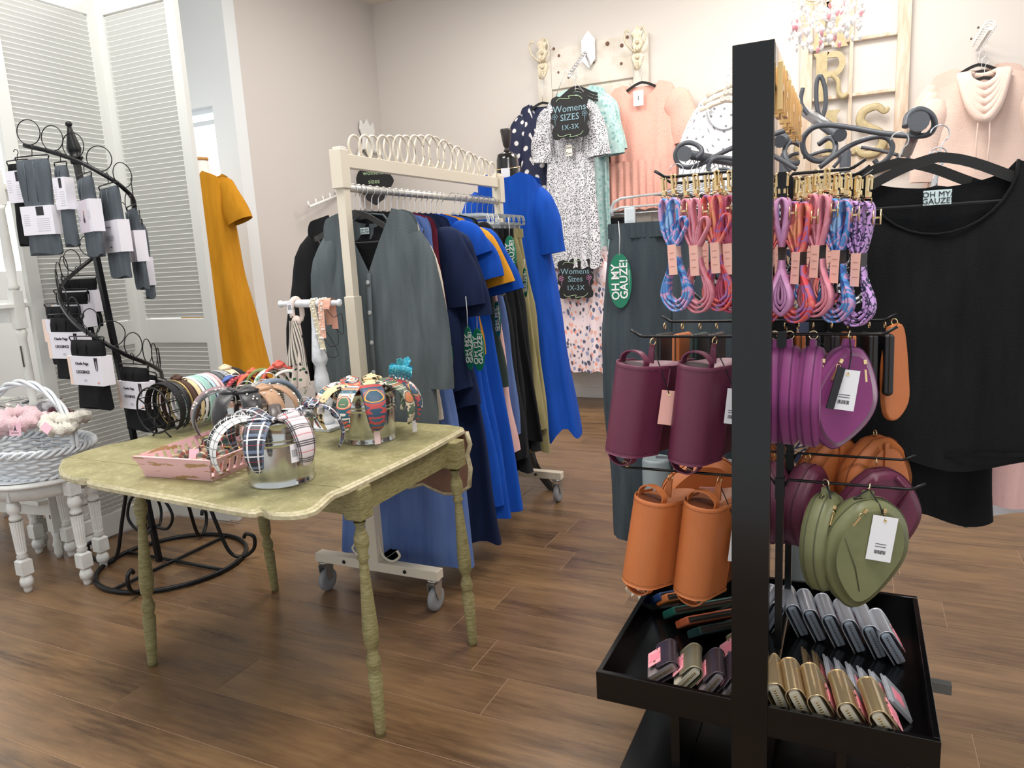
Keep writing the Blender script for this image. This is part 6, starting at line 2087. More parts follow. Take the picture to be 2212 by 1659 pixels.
def stool(label, c, r, h, feet, group=None):
    t = thing('fluted_leg_stool', label, 'side table', (c[0], c[1], 0), group=group)
    MB().lathe([(h - .024, r - .012), (h - .018, r), (h - .008, r), (h - .004, r - .006), (h, r - .012)], (c[0], c[1], 0), 40).build('round_top', WS, t, world=True)
    MB().lathe([(h - .085, r - .05), (h - .024, r - .045)], (c[0], c[1], 0), 40).build('apron', WS, t, world=True)
    for fx, fy in feet:
        m = MB()
        m.lathe(lprof, (fx, fy, 0), 14)
        m.box((fx, fy, .118), (.050, .050, .082), ch=.010)
        m.lathe([(.160, .018), (.168, .024), (.182, .018), (.19, .022)], (fx, fy, 0), 14)
        # fluted shaft
        n = 16; k = len(m.v)
        zs = (.19, .20, h - .19, h - .18)
        for z in zs:
            for j in range(n * 2):
                a = PI * j / n
                rr = (.021 + .005 * (z - .19) / (h - .38)) * (1 if (j % 2 == 0 or z in (zs[0], zs[3])) else .88)
                m.v.append(Vector((fx + rr * math.cos(a), fy + rr * math.sin(a), z)))
        for r_ in range(3):
            for j in range(2 * n): m.face((k + r_ * 2 * n + j, k + r_ * 2 * n + (j + 1) % (2 * n), k + (r_ + 1) * 2 * n + (j + 1) % (2 * n), k + (r_ + 1) * 2 * n + j))
        m.lathe([(h - .18, .022), (h - .165, .026), (h - .150, .018), (h - .14, .026), (h - .12, .029), (h - .10, .024), (h - .09, .018)], (fx, fy, 0), 14)
        m.box((fx, fy, h - .056), (.050, .050, .066), ch=.003)
        m.build('leg', WS, t, world=True)
    return t


g = [at(62, 1278, Z=0), at(190, 1262, Z=0), at(84, 1247, Z=0), at(208, 1230, Z=0), at(-70, 1290, Z=0)]
hs = .515
stool('white round stool with fluted legs carrying the wicker basket', (-3.36, 1.98), .25, hs, [(g[0].x, g[0].y), (g[1].x, g[1].y), (-3.36 - .17, 1.98 + .17), (-3.36 + .13, 1.98 + .17 - .04)])
stool('smaller white fluted stool nested behind the basket stool', (-3.66, 2.28), .20, .42, [(-3.52, 2.24), (-3.80, 2.18), (-3.66, 2.42), (-3.74, 2.12)])

# ------------------------------------------------------------------ white wicker basket with hoop handle
WK = M('white_wicker', '#dfe3e6', .5)
BXc = Vector((-3.36, 1.96, hs))
t = thing('wicker_basket', 'white wicker basket with tall hoop handle full of fluffy hair ties', 'basket', BXc[:])
ra, rb = .30, .20
zs = [.012 + .0145 * i for i in range(8)]


def brad(z): return 1.0 - .22 * (1 - z / .12) if z < .12 else 1.0


NS = 32
for row, z in enumerate(zs):
    pts = []
    for i in range(NS * 4):
        a = 2 * PI * i / (NS * 4)
        off = .0075 * math.cos(NS / 2 * a + (PI if row % 2 else 0))
        k = brad(z)
        pts.append(((ra * k + off) * math.cos(a), (rb * k + off) * math.sin(a), z + .002 * math.sin(NS / 2 * a)))
    o = MB().tube(pts, .0068, 6, closed=True).build('woven_cane', WK, t)
m = MB()
for i in range(NS):
    a = 2 * PI * (i + .5) / NS
    m.tube([(ra * brad(z) * math.cos(a), rb * brad(z) * math.sin(a), z) for z in (0, .05, .10, .125)], .004, 5)
m.build('upright_canes', WK, t)['kind'] = 'stuff'
for k in range(3):
    pts = []
    for i in range(128):
        a = 2 * PI * i / 128
        ph = 14 * a + k * 2 * PI / 3
        rr = .012 * math.cos(ph)
        pts.append(((ra + rr) * math.cos(a), (rb + rr) * math.sin(a),   .128 + .013 * math.sin(ph)))
    MB().tube(pts, .0075, 6, closed=True).build('rim_braid', WK, t)
for k in range(2):
    pts = []
    for i in range(90):
        a = 2 * PI * i / 90
        ph = 16 * a + k * PI
        pts.append(((ra * .80 + .008 * math.cos(ph)) * math.cos(a), (rb * .8 + .008 * math.cos(ph)) * math.sin(a), .012 + .007 * math.sin(ph)))
    MB().tube(pts, .0075, 6, closed=True).build('foot_braid', WK, t)
MB().lathe([(.004, .22), (.006, .22)], (0, 0, 0), 24).build('basket_floor', WK, t)
for k in range(3):
    pts = []
    for i in range(60):
        f = i / 59
        a = PI * f
        ph = 16 * f + k * 2 * PI / 3
        pts.append((ra * math.cos(a) + .010 * math.cos(ph) * math.cos(a), .010 * math.sin(ph),   .12 + .29 * math.sin(a) ** .8 + .010 * math.cos(ph) * math.sin(a)))
    MB().tube(pts, .008, 6).build('handle_strand', WK, t)
rn = random.Random(5)
FL = {'pink': M('fluffy_pink', '#e9c6cb', .95, bump=(160, .9, .006), sheen=.6), 'cream': M('fluffy_cream', '#e6e1d4', .95, bump=(160, .9, .006), sheen=.6), 'wine': M('wine_velvet', '#5c1627', .7, sheen=.6), 'grey': M('grey_velvet', '#a4a3a8', .7, sheen=.6), 'blk': M('black_velvet', '#1c1b1f', .7, sheen=.5)}


def scrunchie(label, key, loc, R=.045, r=.022, rot=(0, 0, 0), fl=False):
    t = thing('scrunchie', label, 'hair tie', loc, rot=rot)
    sd = rn.uniform(0, 6)

    def fn(u, v):
        a, b = 2 * PI * u, 2 * PI * v
        rr = r * (1 + .22 * math.sin(11 * a + sd) + .12 * math.sin(7 * a + 3 * b))
        if fl: rr *= 1 + .10 * math.sin(23 * a + 17 * b)
        return ((R + rr * math.cos(b)) * math.cos(a), (R + rr * math.cos(b)) * math.sin(a), rr * math.sin(b))
    m = MB().grid(lambda u, v: fn(u, v), 44, 12, cu=True)
    m.build('ruffle', FL[key], t)
    return t


SCR_ = [('large fluffy pale pink scrunchie at the front of the basket', 'pink', 40, 905, 1.86, .055, .032), ('second fluffy pink scrunchie beside the pink card', 'pink', 5, 915, 1.86, .05, .030), ('pink scrunchie in the middle of the basket', 'pink', 90, 902, 1.95, .045, .022), ('cream fluffy scrunchie near the right of the basket', 'cream', 128, 915, 1.92, .05, .026),
        ('white fluffy scrunchie at the right end of the basket', 'cream', 158, 905, 1.98, .045, .024), ('wine red velvet scrunchie in the basket', 'wine', 112, 908, 1.97, .04, .018), ('second wine red scrunchie behind the cream one', 'wine', 135, 895, 2.03, .04, .018), ('grey velvet scrunchie at the back of the basket', 'grey', 65, 890, 2.05, .045, .02), ('black scrunchie at the back rim of the basket', 'blk', 40, 885, 2.10, .045, .02), ('grey satin scrunchie behind the pink ones', 'grey', 95, 885, 2.05, .04, .02)]
for lb, k, px, py, Y, R, r in SCR_:
    q = at(px, py, Y=Y)
    scrunchie(lb, k, q[:], R, r, (rn.uniform(-.5, .5), rn.uniform(-.5, .5), 0), k in ('pink', 'cream'))
q = at(33, 928, Y=1.80)
t = thing('hair_tie_card', 'pale pink card with a small tower drawing at the basket front', 'card', q[:], rot=(-.2, 0, .3))
MB().box((0, 0, 0), (.055, .002, .052), ch=.0).build('card', M('pale_pink_card', '#e8bcc9', .6), t)
MB().prism([(-.008, -.010), (-.003, .0), (0, .016), (.003, .0), (.008, -.010), (.004, -.010), (0, -.004), (-.004, -.010)], .0006, XF((0, -.0014, .004))).build('tower_drawing', INK, t)
MB().box((0, -.0014, -.014), (.036, .0005, .002)).build('printed_line', INK, t)
q = at(100, 925, Y=1.84)
t = thing('hair_tie_card', 'plain pale pink card tucked among the scrunchies', 'card', q[:], rot=(-.5, .5, 0))
MB().box((0, 0, 0), (.05, .002, .035)).build('card', MATS['pale_pink_card'], t)
t = thing('ribbon_bow', 'translucent white organza ribbon standing out of the basket', 'ribbon', at(108, 890, Y=2.0)[:])
MB().tube(smooth_path([(-.08, 0, -.02), (-.07, 0, .03), (-.02, 0, .055), (.04, 0, .05), (.08, 0, .0), (.09, 0, -.04)]), 1, sect=[(-.001, -.014), (.001, -.014), (.001, .014), (-.001, .014)], up=(0, 1, .2)).build('ribbon', M('organza', '#dcdde2', .3, trans=.3), t)
# ------------------------------------------------------------------ galvanised buckets on the table
GALV = M('galvanised_steel', '#c9cac6', .15, .97, noise=(7, '#b3b5b2', .3, .7))


def bucket(label, c, r0, r1, h, handles=True, ha=0.6):
    t = thing('metal_bucket', label, 'bucket', (c[0], c[1], TZ + .001))
    m = MB()
    pr = [(0, r0 + .002), (.004, r0 + .003), (.008, r0)]
    def rr(z): return r0 + (r1 - r0) * z / h
    for z in (h * .15, h * .40, h * .62): pr.append((z, rr(z)))
    for z0 in (h * .66, h * .72): pr += [(z0, rr(z0)), (z0 + .003, rr(z0) + .0028), (z0 + .006, rr(z0 + .006))]
    pr += [(h - .006, rr(h)), (h - .004, rr(h) + .003), (h, rr(h) + .003), (h + .001, rr(h)), (h - .004, rr(h) - .002), (h * .5, rr(h * .5) - .002), (.006, r0 - .002), (.006, .001)]
    m.lathe(pr, (0, 0, 0), 48, cap=False)
    m.lathe([(0, .001), (.0005, r0)], (0, 0, 0), 48, cap=False)
    m.build('pail', GALV, t)
    if handles:
        for s in (0, PI):
            a = ha + s
            e = Vector((math.cos(a), math.sin(a), 0)); tn = Vector((-e.y, e.x, 0))
            p = e * (r1 + .002) + Vector((0, 0, h - .012))
            MB().tube(smooth_path([p - tn * .034, p - tn * .036 + Vector((0, 0, .022)), p - tn * .022 + Vector((0, 0, .042)), p + Vector((0, 0, .048)), p + tn * .022 + Vector((0, 0, .042)), p + tn * .036 + Vector((0, 0, .022)), p + tn * .034]), .0022, 6).build('handle', STEEL, t)
    return t


def band_mesh(R=.062, w_=.036, th=.005, span=250, knot=None, puff=1.0, R2=None):
    """open hairband in the local xz plane, gap downwards; its width runs along y"""
    R2 = R2 or R
    m = MB()
    a0 = 90 - span / 2

    def fn(u, v):
        a = math.radians(a0 + span * u)
        taper = math.sin(PI * min(1, max(0, u))) ** .45
        wv = w_ * (.32 + .68 * taper)
        b = 2 * PI * v
        y = math.cos(b) * wv * .5
        o = math.sin(b)
        rr_ = (th * (puff if o > 0 else .25) * (.4 + .6 * taper)) * abs(o) ** .8 * (1 if o > 0 else -1)
        wr = .0012 * math.sin(26 * u + 3 * math.cos(b)) if knot else 0
        return ((R + rr_ + wr) * math.cos(a), y, (R2 + rr_ + wr) * math.sin(a))
    L = R * math.radians(span)
    m.grid(lambda u, v: fn(u, v), 40, 10, cu=False, uv=lambda u, v: (u * L, abs(v - .25) * w_ * 1.3))
    return m


def headband(label, mat, loc, az, tilt=0.0, R=.062, w_=.036, th=.006, span=250, knot=None, spin=0.0, group=None, dots_=None, R2=None):
    """az = direction (radians) the band's plane points on the table; tilt leans it; spin rotates it in its plane"""
    t = thing('headband', label, 'headband', loc, group=group)
    t.rotation_euler = (Matrix.Rotation(az, 4, 'Z') @ Matrix.Rotation(tilt, 4, 'X') @ Matrix.Rotation(spin, 4, 'Y')).to_euler()
    band_mesh(R, w_, th, span, knot, R2=R2).build('band', mat, t)
    R2 = R2 or R
    if knot:
        k = MB()
        def kf(u, v):
            a, b = 2 * PI * u, PI * v
            return (.024 * math.sin(b) * math.cos(a) * (1 + .15 * math.sin(3 * a)), (w_ * .62) * math.cos(b), R2 + .004 + .014 * math.sin(b) * math.sin(a) * (1 + .1 * math.sin(5 * b)))
        k.grid(kf, 18, 10, cu=True, uv=lambda u, v: (u * .08, v * .05))
        k.tube([(-.014, -w_ * .45, R2 + .004), (0, 0, R2 + .016), (.014, w_ * .45, R2 + .004)], .0095, 8)
        k.build('knot', mat, t)
    if dots_:
        rn2 = random.Random(len(label))
        m = MB()
        for i in range(dots_):
            a = math.radians(90 + rn2.uniform(-75, 75))
            m.ball(((R + th * 1.2) * math.cos(a), rn2.uniform(-.4, .4) * w_, (R2 + th * 1.2) * math.sin(a)), .0036, 6)
        m.build('pearls', M('pearl_white', '#f0ebe4', .25), t)['kind'] = 'stuff'
    return t


def little_tag(par, loc, rot, w_=.022, h=.034, prn=True, mat=None):
    m = MB().box((0, 0, -h / 2), (w_, .001, h))
    o = m.build('price_tag', mat or CARDW, par); o.location = loc; o.rotation_euler = rot
    if prn:
        k = MB()
        for i in range(6): k.box((-w_ * .3 + i * w_ * .12, -.0008, -h * .5), (.0009, .0004, h * .4))
        k.build('barcode', INK, o)
    return o


TART = plaid('black_white_tweed', '#1b1b1d', [(0, .018, 0, .0011, '#f0f0ee'), (1, .015, 0, .0011, '#f0f0ee'), (0, .018, .3, .0006, '#e4e4e2'), (1, .015, .4, .0006, '#e4e4e2')])
TWDW = plaid('white_black_tweed', '#ebebe9', [(0, .020, 0, .0007, '#2a2a2c'), (1, .016, 0, .0007, '#2a2a2c'), (0, .020, .12, .0004, '#55565a')])
NAVP = plaid('navy_check_satin', '#2a2d38', [(0, .038, 0, .0035, '#6f7f96'), (1, .036, 0, .0035, '#66758d'), (0, .038, .28, .0016, '#e8e8ea'), (1, .036, .28, .0016, '#e8e8ea'), (0, .038, .6, .0006, '#c23b42'), (1, .036, .65, .0006, '#c23b42')], .45)
IVP = plaid('ivory_check_satin', '#ded2d4', [(0, .040, 0, .0016, '#26262c'), (0, .040, .12, .0016, '#26262c'), (0, .040, -.12, .0016, '#26262c'), (1, .036, 0, .0016, '#26262c'), (1, .036, .14, .0016, '#26262c'), (0, .040, .5, .0008, '#cc3240'), (1, .036, .55, .0008, '#cc3240')], .5)
BLSAT = M('black_satin', '#17161a', .4, sheen=.3, bump=(60, .3, .003))
MAUV = M('mauve_satin', '#8a6a70', .45, sheen=.4)
BRNL = M('brown_leather_band', '#4b4341', .35, bump=(90, .3, .003))
TANS = M('tan_satin', '#b58e6e', .45, sheen=.3, bump=(40, .4, .004))
SLTB = M('slate_blue_braid', '#6c7b8c', .5, sheen=.3, bump=(50, .6, .006))
FLA = marble('tropical_coral_print', ['#e59a72', '#ece4dc', '#2e5f70', '#dd6f58', '#f0b48e', '#567a5e'], 20, 1.6)
FLB = marble('tropical_teal_print', ['#2f5068', '#2f5068', '#b84a4a', '#3a6276', '#e0a23e', '#2f5068'], 16, 1.5)
FLC = marble('tropical_pink_print', ['#e7b0a6', '#f1e6e2', '#2a5565', '#d8594f', '#8cb8b8'], 20, 1.6)
FLD = marble('botanical_green_print', ['#3e4a46', '#5d6f5c', '#d8c9b0', '#3e4a46', '#c17a50'], 20, 1.5)
LEO = cells('leopard_print', '#e4cfa2', ['#221c18', '#2c241d', '#3b2c1d'], 62, .36)
STRB = plaid('black_cream_stripe', '#e2d6c8', [(0, .009, 0, .002, '#26241f')])
OPAL = cells('abstract_ink_print', '#ead9cd', ['#1d1c1c', '#2a2a2a', '#4c7a52'], 50, .3)


def on_rim(c, r, h, az, label, mat, R=.062, w_=.036, dz=.0, **k):
    """a band straddling the rim at azimuth az"""
    w_ *= 1.5; k['th'] = k.get('th', .006) * 1.25; dz -= .012
    if 'R2' not in k: k['R2'] = R * 1.06
    x = c[0] + r * math.cos(az); y = c[1] + r * math.sin(az)
    return headband(label, mat, (x, y, TZ + h - R * .62 + dz), az, R=R, w_=w_, **k)


RD = math.radians
B1 = (-1.475, 1.525); B2 = (-1.50, 1.985); B3 = (-1.86, 1.80); B4 = (-1.985, 1.98)
b1 = bucket('galvanised bucket in front, ringed with plaid knotted headbands', B1, .090, .103, .185, ha=RD(75))
b2 = bucket('galvanised bucket at the right ringed with tropical print headbands', B2, .086, .098, .175, ha=RD(60))
b3 = bucket('galvanised bucket in the middle with black and tan headbands', B3, .080, .092, .18, ha=RD(95))
b4 = bucket('galvanised bucket at the back holding bow headbands', B4, .080, .090, .17, ha=RD(110))
# camera looks from roughly -50deg side (azimuth of camera seen from bucket)
ca = math.atan2(-B1[1], -B1[0])   # direction to the camera on the table
h1 = .185
on_rim(B1, .10, h1, ca - RD(95), 'black and white tweed headband at the left of the front bucket', TART, R=.082, w_=.036, dz=-.015, th=.009, spin=.0)
on_rim(B1, .10, h1, ca - RD(70), 'white and black tweed headband in front of the dark tweed one', TWDW, R=.080, w_=.034, dz=-.015, th=.008)
t = on_rim(B1, .10, h1, ca - RD(22), 'navy plaid knotted satin headband on the front bucket', NAVP, w_=.044, knot=True, R=.072, dz=-.012, th=.008, R2=.078)
t = on_rim(B1, .10, h1, ca + RD(24), 'ivory plaid knotted satin headband with a white price tag', IVP, w_=.044, knot=True, R=.070, dz=-.012, th=.008, R2=.078)
little_tag(t, (.058, -.030, .02), (0, 0, PI / 2), .022, .050)
t = on_rim(B1, .10, h1, ca + RD(88), 'navy and ivory plaid headband at the right of the front bucket', NAVP, w_=.036, knot=True, R=.078, dz=.0, th=.008)
little_tag(t, (.03, -.03, .085), (.3, .2, 1.2), .055, .024)
on_rim(B1, .08, h1, ca + RD(180), 'brown leather headband over the back rim of the front bucket', BRNL, w_=.024, R=.085, dz=-.01, th=.006)
on_rim(B1, .085, h1, ca - RD(125), 'dark plaid headband partly hidden at the back left rim', NAVP, w_=.03, R=.07)
for a in (-2, 6):
    m = MB()
h2 = .175
ca2 = math.atan2(-B2[1], -B2[0])
on_rim(B2, .097, h2, ca2 - RD(100), 'tropical pink print headband at the left of the right bucket', FLC, R=.078, w_=.036, th=.007)
on_rim(B2, .097, h2, ca2 - RD(62), 'leopard print headband on the right bucket', LEO, R=.078, w_=.034, th=.007)
on_rim(B2, .096, h2, ca2 - RD(28), 'coral tropical headband facing front on the right bucket', FLA, R=.074, w_=.040, th=.007)
t = on_rim(B2, .096, h2, ca2 + RD(8), 'wide teal and red floral headband in the centre of the right bucket', FLB, R=.078, w_=.052, th=.008)
little_tag(t, (.055, 0, -.055), (0, 0, PI / 2 + .2), .020, .042, False, M('pale_pink_tag', '#eccfd0', .6))
t = on_rim(B2, .096, h2, ca2 + RD(52), 'green and coral floral headband right of the teal one', FLD, R=.080, w_=.036, th=.007)
t = on_rim(B2, .097, h2, ca2 + RD(88), 'pink and teal tropical headband at the far right of the bucket', FLC, R=.082, w_=.034, th=.007)
little_tag(t, (.055, 0, -.06), (0, 0, .6), .018, .04, False)
on_rim(B2, .096, h2, ca2 - RD(82), 'coral and cream tropical headband between two others at bucket left', FLA, R=.082, w_=.034, th=.007)
on_rim(B2, .096, h2, ca2 + RD(70), 'teal floral headband tucked between green and pink ones', FLB, R=.084, w_=.030, th=.007)
on_rim(B2, .085, h2, ca2 + RD(165), 'leopard and cream knotted headband over the back rim', LEO, R=.07, w_=.04, knot=True)
on_rim(B2, .085, h2, ca2 - RD(140), 'coral striped knotted headband over the back left rim', FLA, R=.07, w_=.04, knot=True)
on_rim(B2, .085, h2, ca2 + RD(125), 'black floral headband over the back right rim', FLD, R=.07, w_=.034)
h3 = .18
ca3 = math.atan2(-B3[1], -B3[0])
on_rim(B3, .09, h3, ca3 - RD(100), 'mauve satin headband at the left of the middle bucket', MAUV, R=.088, w_=.036, th=.008)
on_rim(B3, .09, h3, ca3 - RD(78), 'black velvet headband with pearls at the left of middle bucket', BLSAT, R=.084, w_=.034, dots_=12)
on_rim(B3, .088, h3, ca3 - RD(35), 'black knotted headband on the middle bucket', BLSAT, R=.074, w_=.042, knot=True)
on_rim(B3, .088, h3, ca3 + RD(5), 'black headband with pearls and upright bow on the middle bucket', BLSAT, R=.072, w_=.044, dots_=18, knot=True)
t = on_rim(B3, .088, h3, ca3 + RD(35), 'tan satin knotted headband with pearls on the middle bucket', TANS, R=.074, w_=.044, dots_=14, knot=True)
little_tag(t, (.03, -.02, .055), (.2, .1, 1.2), .03, .02)
on_rim(B3, .088, h3, ca3 + RD(70), 'second tan satin headband with pearls, right of the first', TANS, R=.080, w_=.040, dots_=14)
on_rim(B3, .09, h3, ca3 + RD(110), 'slate blue braided headband arching at the right of the middle bucket', SLTB, R=.095, w_=.034, th=.011)
on_rim(B3, .09, h3, ca3 + RD(140), 'black and cream striped headband behind the slate braided one', STRB, R=.08, w_=.036)

# ------------------------------------------------------------------ black wire roll with headbands, leading away to the back
rc = at(325, 890, Y=1.84)
RR = .092
rx_, rz_ = -2.33, TZ + RR + .012
ROLL_ = thing('headband_roll', 'black wire drum stand on the table lined with headbands', 'display drum', (rx_, 1.84, TZ))
WIRE = BLACKM
m = MB()
for yy in (1.80, 1.88, 2.08, 2.20):
    MB().tube(arc((rx_, yy, rz_), RR - .006, 0, 360, 36)[:-1], .0035 if yy < 1.85 else .002, 6, closed=True).build('wire_hoop', WIRE, ROLL_, world=True)
for k in range(12):
    a = 2 * PI * k / 12
    MB().tube([(rx_ + (RR - .008) * math.cos(a), 1.80, rz_ + (RR - .008) * math.sin(a)), (rx_ + (RR - .008) * math.cos(a), 2.20, rz_ + (RR - .008) * math.sin(a))], .0018, 5).build('long_wire', WIRE, ROLL_, world=True)
for k in range(3):
    a = 2 * PI * k / 3 + .5
    MB().tube([(rx_ + .03 * math.cos(a), 1.80, rz_ + .03 * math.sin(a)), (rx_ + (RR - .008) * math.cos(a), 1.80, rz_ + (RR - .008) * math.sin(a))], .003, 6).build('spoke', WIRE, ROLL_, world=True)
MB().tube(arc((rx_, 1.80, rz_), .03, 0, 360, 20)[:-1], .002, 5, closed=True).build('centre_ring', WIRE, ROLL_, world=True)
for yy in (1.82, 2.16):
    for s in (-1, 1): MB().tube([(rx_ + s * .02, yy, rz_ - RR + .01), (rx_ + s * .05, yy, TZ)], .003, 6).build('foot', WIRE, ROLL_, world=True)
BLT = M('black_lace_band', '#18171a', .8, bump=(200, .8, .004))
GM = [('black lace headband nearest the open end of the drum', BLT, .030, 0), ('black ribbon headband, second on the drum', M('black_ribbon', '#1a1a1c', .5), .020, 0), ('thin beaded gold headband on the drum', M('bead_gold', '#a8905e', .4, .7), .008, 0), ('brown knotted headband on the drum', M('brown_knit', '#4d3328', .8), .022, 1), ('leopard thin headband on the drum', LEO, .020, 0), ('white tagged headband on the drum', CARDW, .014, 0),
      ('mint gingham headband on the drum', plaid('mint_gingham', '#cfe3dd', [(0, .008, 0, .002, '#8fbcb2'), (1, .008, 0, .002, '#8fbcb2')]), .034, 0), ('pale blue headband on the drum', M('pale_blue', '#b9d6e2', .6), .014, 0), ('rose edged white headband on the drum', M('rose_white', '#e9d3d3', .6), .018, 0), ('pale pink satin thin headband on the drum', M('pink_satin_thin', '#dcb0b2', .5), .012, 0),
      ('black bead dotted headband on the drum', dots('grey_dot_band', '#5d6468', '#22262a', .008, .25), .022, 0), ('pearl studded charcoal headband on the drum', dots('pearl_dot_band', '#3f4449', '#d5d8da', .008, .30), .034, 0), ('cream satin knotted headband with gold beads', M('cream_satin', '#d9c7a4', .45, sheen=.3), .036, 1), ('black mesh headband behind the cream knot', BLT, .024, 0)]
yy = 1.835
for i, (lb, mt, wd, kn) in enumerate(GM):
    wd *= 1.12
    yy += wd * .5
    t = headband(lb, mt, (rx_, yy, rz_), 0, R=RR + .001, w_=wd, th=.005, span=300, knot=bool(kn), R2=RR + .001)
    if i in (2, 5, 7, 9, 10): little_tag(t, (.055, -.01, .075), (.5, .4, .2), .022, .030)
    yy += wd * .5 + .002
# bow headbands standing on a rack behind, to the upper right
bc = at(500, 815, Y=2.16)
BW = [('dark navy bow headband with white piping', '#22252f', '#22252f'), ('red star-print bow headband with navy piping, nearest', '#a5363f', None), ('cornflower blue bow headband between the red ones', '#4b68b0', None), ('red star-print bow headband, second', '#a5363f', None), ('coral orange turban headband', '#dd6a4e', None), ('moss green thin headband behind the coral one', '#7d8a4a', None), ('white headband with green leaf print', None, 'leaf'), ('coral red knotted headband at the top of the row', '#e2685a', None), ('white headband with red and green dots at the row end', None, 'dotg')]
LEAF = cells('green_leaf_print', '#eaf0ea', ['#6fae8a', '#3f8f66', '#8bbf9b'], 55, .38)
DTG = cells('red_green_spot_print', '#f0ebe2', ['#dd5844', '#4f9d6e', '#e8a04a'], 55, .36)
REDS = dots('red_star_dot', '#a8323f', '#f0e4e4', .012, .13)
BR_ = thing('headband_rack', 'black wire headband rack behind the drum carrying bow headbands', 'display rack', (-2.05, 2.12, TZ))
q0, q1 = at(440, 880, Y=2.10), at(610, 850, Y=2.14)
MB().tube([(q0.x, 2.12, TZ + .10), (q1.x, 2.12, TZ + .10)], .004, 6).build('rail', BLACKM, BR_, world=True)
for xx in (q0.x, q1.x): MB().tube([(xx, 2.12, TZ + .001), (xx, 2.12, TZ + .10)], .004, 6).build('foot', BLACKM, BR_, world=True)
pxs = [448, 468, 496, 518, 540, 556, 572, 588, 604]
pys = [800, 806, 800, 798, 792, 786, 788, 778, 790]
for i, (lb, cx_, pat) in enumerate(BW):
    mt = LEAF if pat == 'leaf' else DTG if pat == 'dotg' else REDS if 'star' in lb else M('band_' + cx_[1:], cx_, .6, bump=(80, .3, .003))
    q = at(pxs[i], pys[i] + 42, Y=2.10)
    t = headband(lb, mt, (q.x, 2.10 + .006 * i, q.z - .02), RD(70 - 4 * i), R=.062, w_=.056 if i != 5 else .022, th=.010, knot=i in (4, 7), R2=.066, span=230)
    if i in (0, 1, 3):
        m = MB()
        for s in (-1, 1):
            m.grid(lambda u, v, s=s: (s * (.004 + .034 * u), .018 * (v - .5) * (1 + 1.2 * u), .068 + .014 * math.sin(u * PI) * math.sin(v * PI) + .008 * u), 8, 6)
        m.ball((0, 0, .070), .008, 7)
        b_ = m.build('bow', M('piped_navy', '#2a2c3a', .6), t)
        for s in (-1, 1): MB().tube([(s * .006, -.009, .070), (s * .038, -.020, .078), (s * .038, .020, .078), (s * .006, .009, .070)], .0016, 5).build('piping', CARDW, b_)
    if i in (2, 4, 7): little_tag(t, (.0, -.02, .074), (PI / 2.6, 0, .4), .020, .022, False)

# ------------------------------------------------------------------ white T-bar stand with headbands and scarf
TXc = at(683, 700, Y=2.10)
tx, ty = TXc.x, 2.10
TS = thing('t_bar_stand', 'white turned wooden T-bar stand with knobbed crossbar on the table', 'display stand', (tx, ty, TZ))
WT = M('chalk_white_paint', '#dde0e4', .6, noise=(50, '#c5c8cc', .5, .7))
ztb = at(683, 655, Y=ty).z
hh = ztb - TZ
MB().box((0, 0, .007), (.15, .15, .014), ch=.002).build('base_board', WT, TS)
MB().lathe([(.014, .032), (.03, .034), (.04, .024), (.05, .020), (hh * .18, .030), (hh * .22, .034), (hh * .25, .022), (hh * .27, .022), (hh * .33, .030), (hh * .42, .026), (hh * .50, .018), (hh * .53, .026), (hh * .55, .029), (hh * .62, .026), (hh * .80, .018), (hh * .97, .014), (hh, .014)], (0, 0, 0), 20).build('turned_post', WT, TS)
a, b = at(602, 652, Y=ty - .02), at(737, 658, Y=ty - .02)
hl = (b - a).length / 2
MB().lathe([(-hl, .006), (-hl + .004, .013), (-hl + .010, .013), (-hl + .016, .009), (-hl + .04, .011), (-.05, .0145), (.05, .0145), (hl - .04, .011), (hl - .016, .009), (hl - .010, .013), (hl - .004, .013), (hl, .006)], (-.022, 0, hh), 16, RM(y=PI / 2)).build('crossbar', WT, TS)


def drape(label, mat, x, w_, L0, L1, dots_=0, r=.017, rz=0.0, sway=0.0, back=True):
    t = thing('elastic_headband', label, 'headband', (tx + x, ty, TZ + hh), rz)
    pth = [(sway, -r - .004, -L0), (sway * .5, -r - .003, -L0 * .5), (0, -r, -.01), (0, -r * .7, r * .7), (0, 0, r + .001), (0, r * .7, r * .7), (0, r, -.01), (0, r + .004, -L1)]
    P = smooth_path(pth, 6)
    MB().tube(P, 1, sect=[(-w_ / 2, -.0012), (w_ / 2, -.0012), (w_ / 2, .0012), (-w_ / 2, .0012)], up=None).v
    m = MB()
    m.grid(lambda u, v: (lambda q: (q.x + (v - .5) * w_, q.y, q.z))(P[int(round(u * (len(P) - 1)))]), len(P) - 1, 4)
    k = len(m.v)
    m.grid(lambda u, v: (lambda q: (q.x + (.5 - v) * w_, q.y * .93, q.z - .0014))(P[int(round(u * (len(P) - 1)))]), len(P) - 1, 4)
    m.build('band', mat, t)
    if dots_:
        rn3 = random.Random(3)
        k = MB()
        for i in range(dots_):
            q = P[int(rn3.uniform(0, len(P) * .72))]
            k.ball((q.x + rn3.uniform(-.42, .42) * w_, q.y - .003, q.z), rn3.choice([.0018, .0026, .0034]), 5)
        k.build('pearls', MATS['pearl_white'], t)['kind'] = 'stuff'
    MB().tube(smooth_path([P[0], P[0] + Vector((.03, .0, -.03)), P[0] + Vector((.05, .02, -.02)), Vector((.03, r + .006, -L1 - .02)), P[-1]], 4), .0012, 5).build('elastic', BLKC, t)
    return t


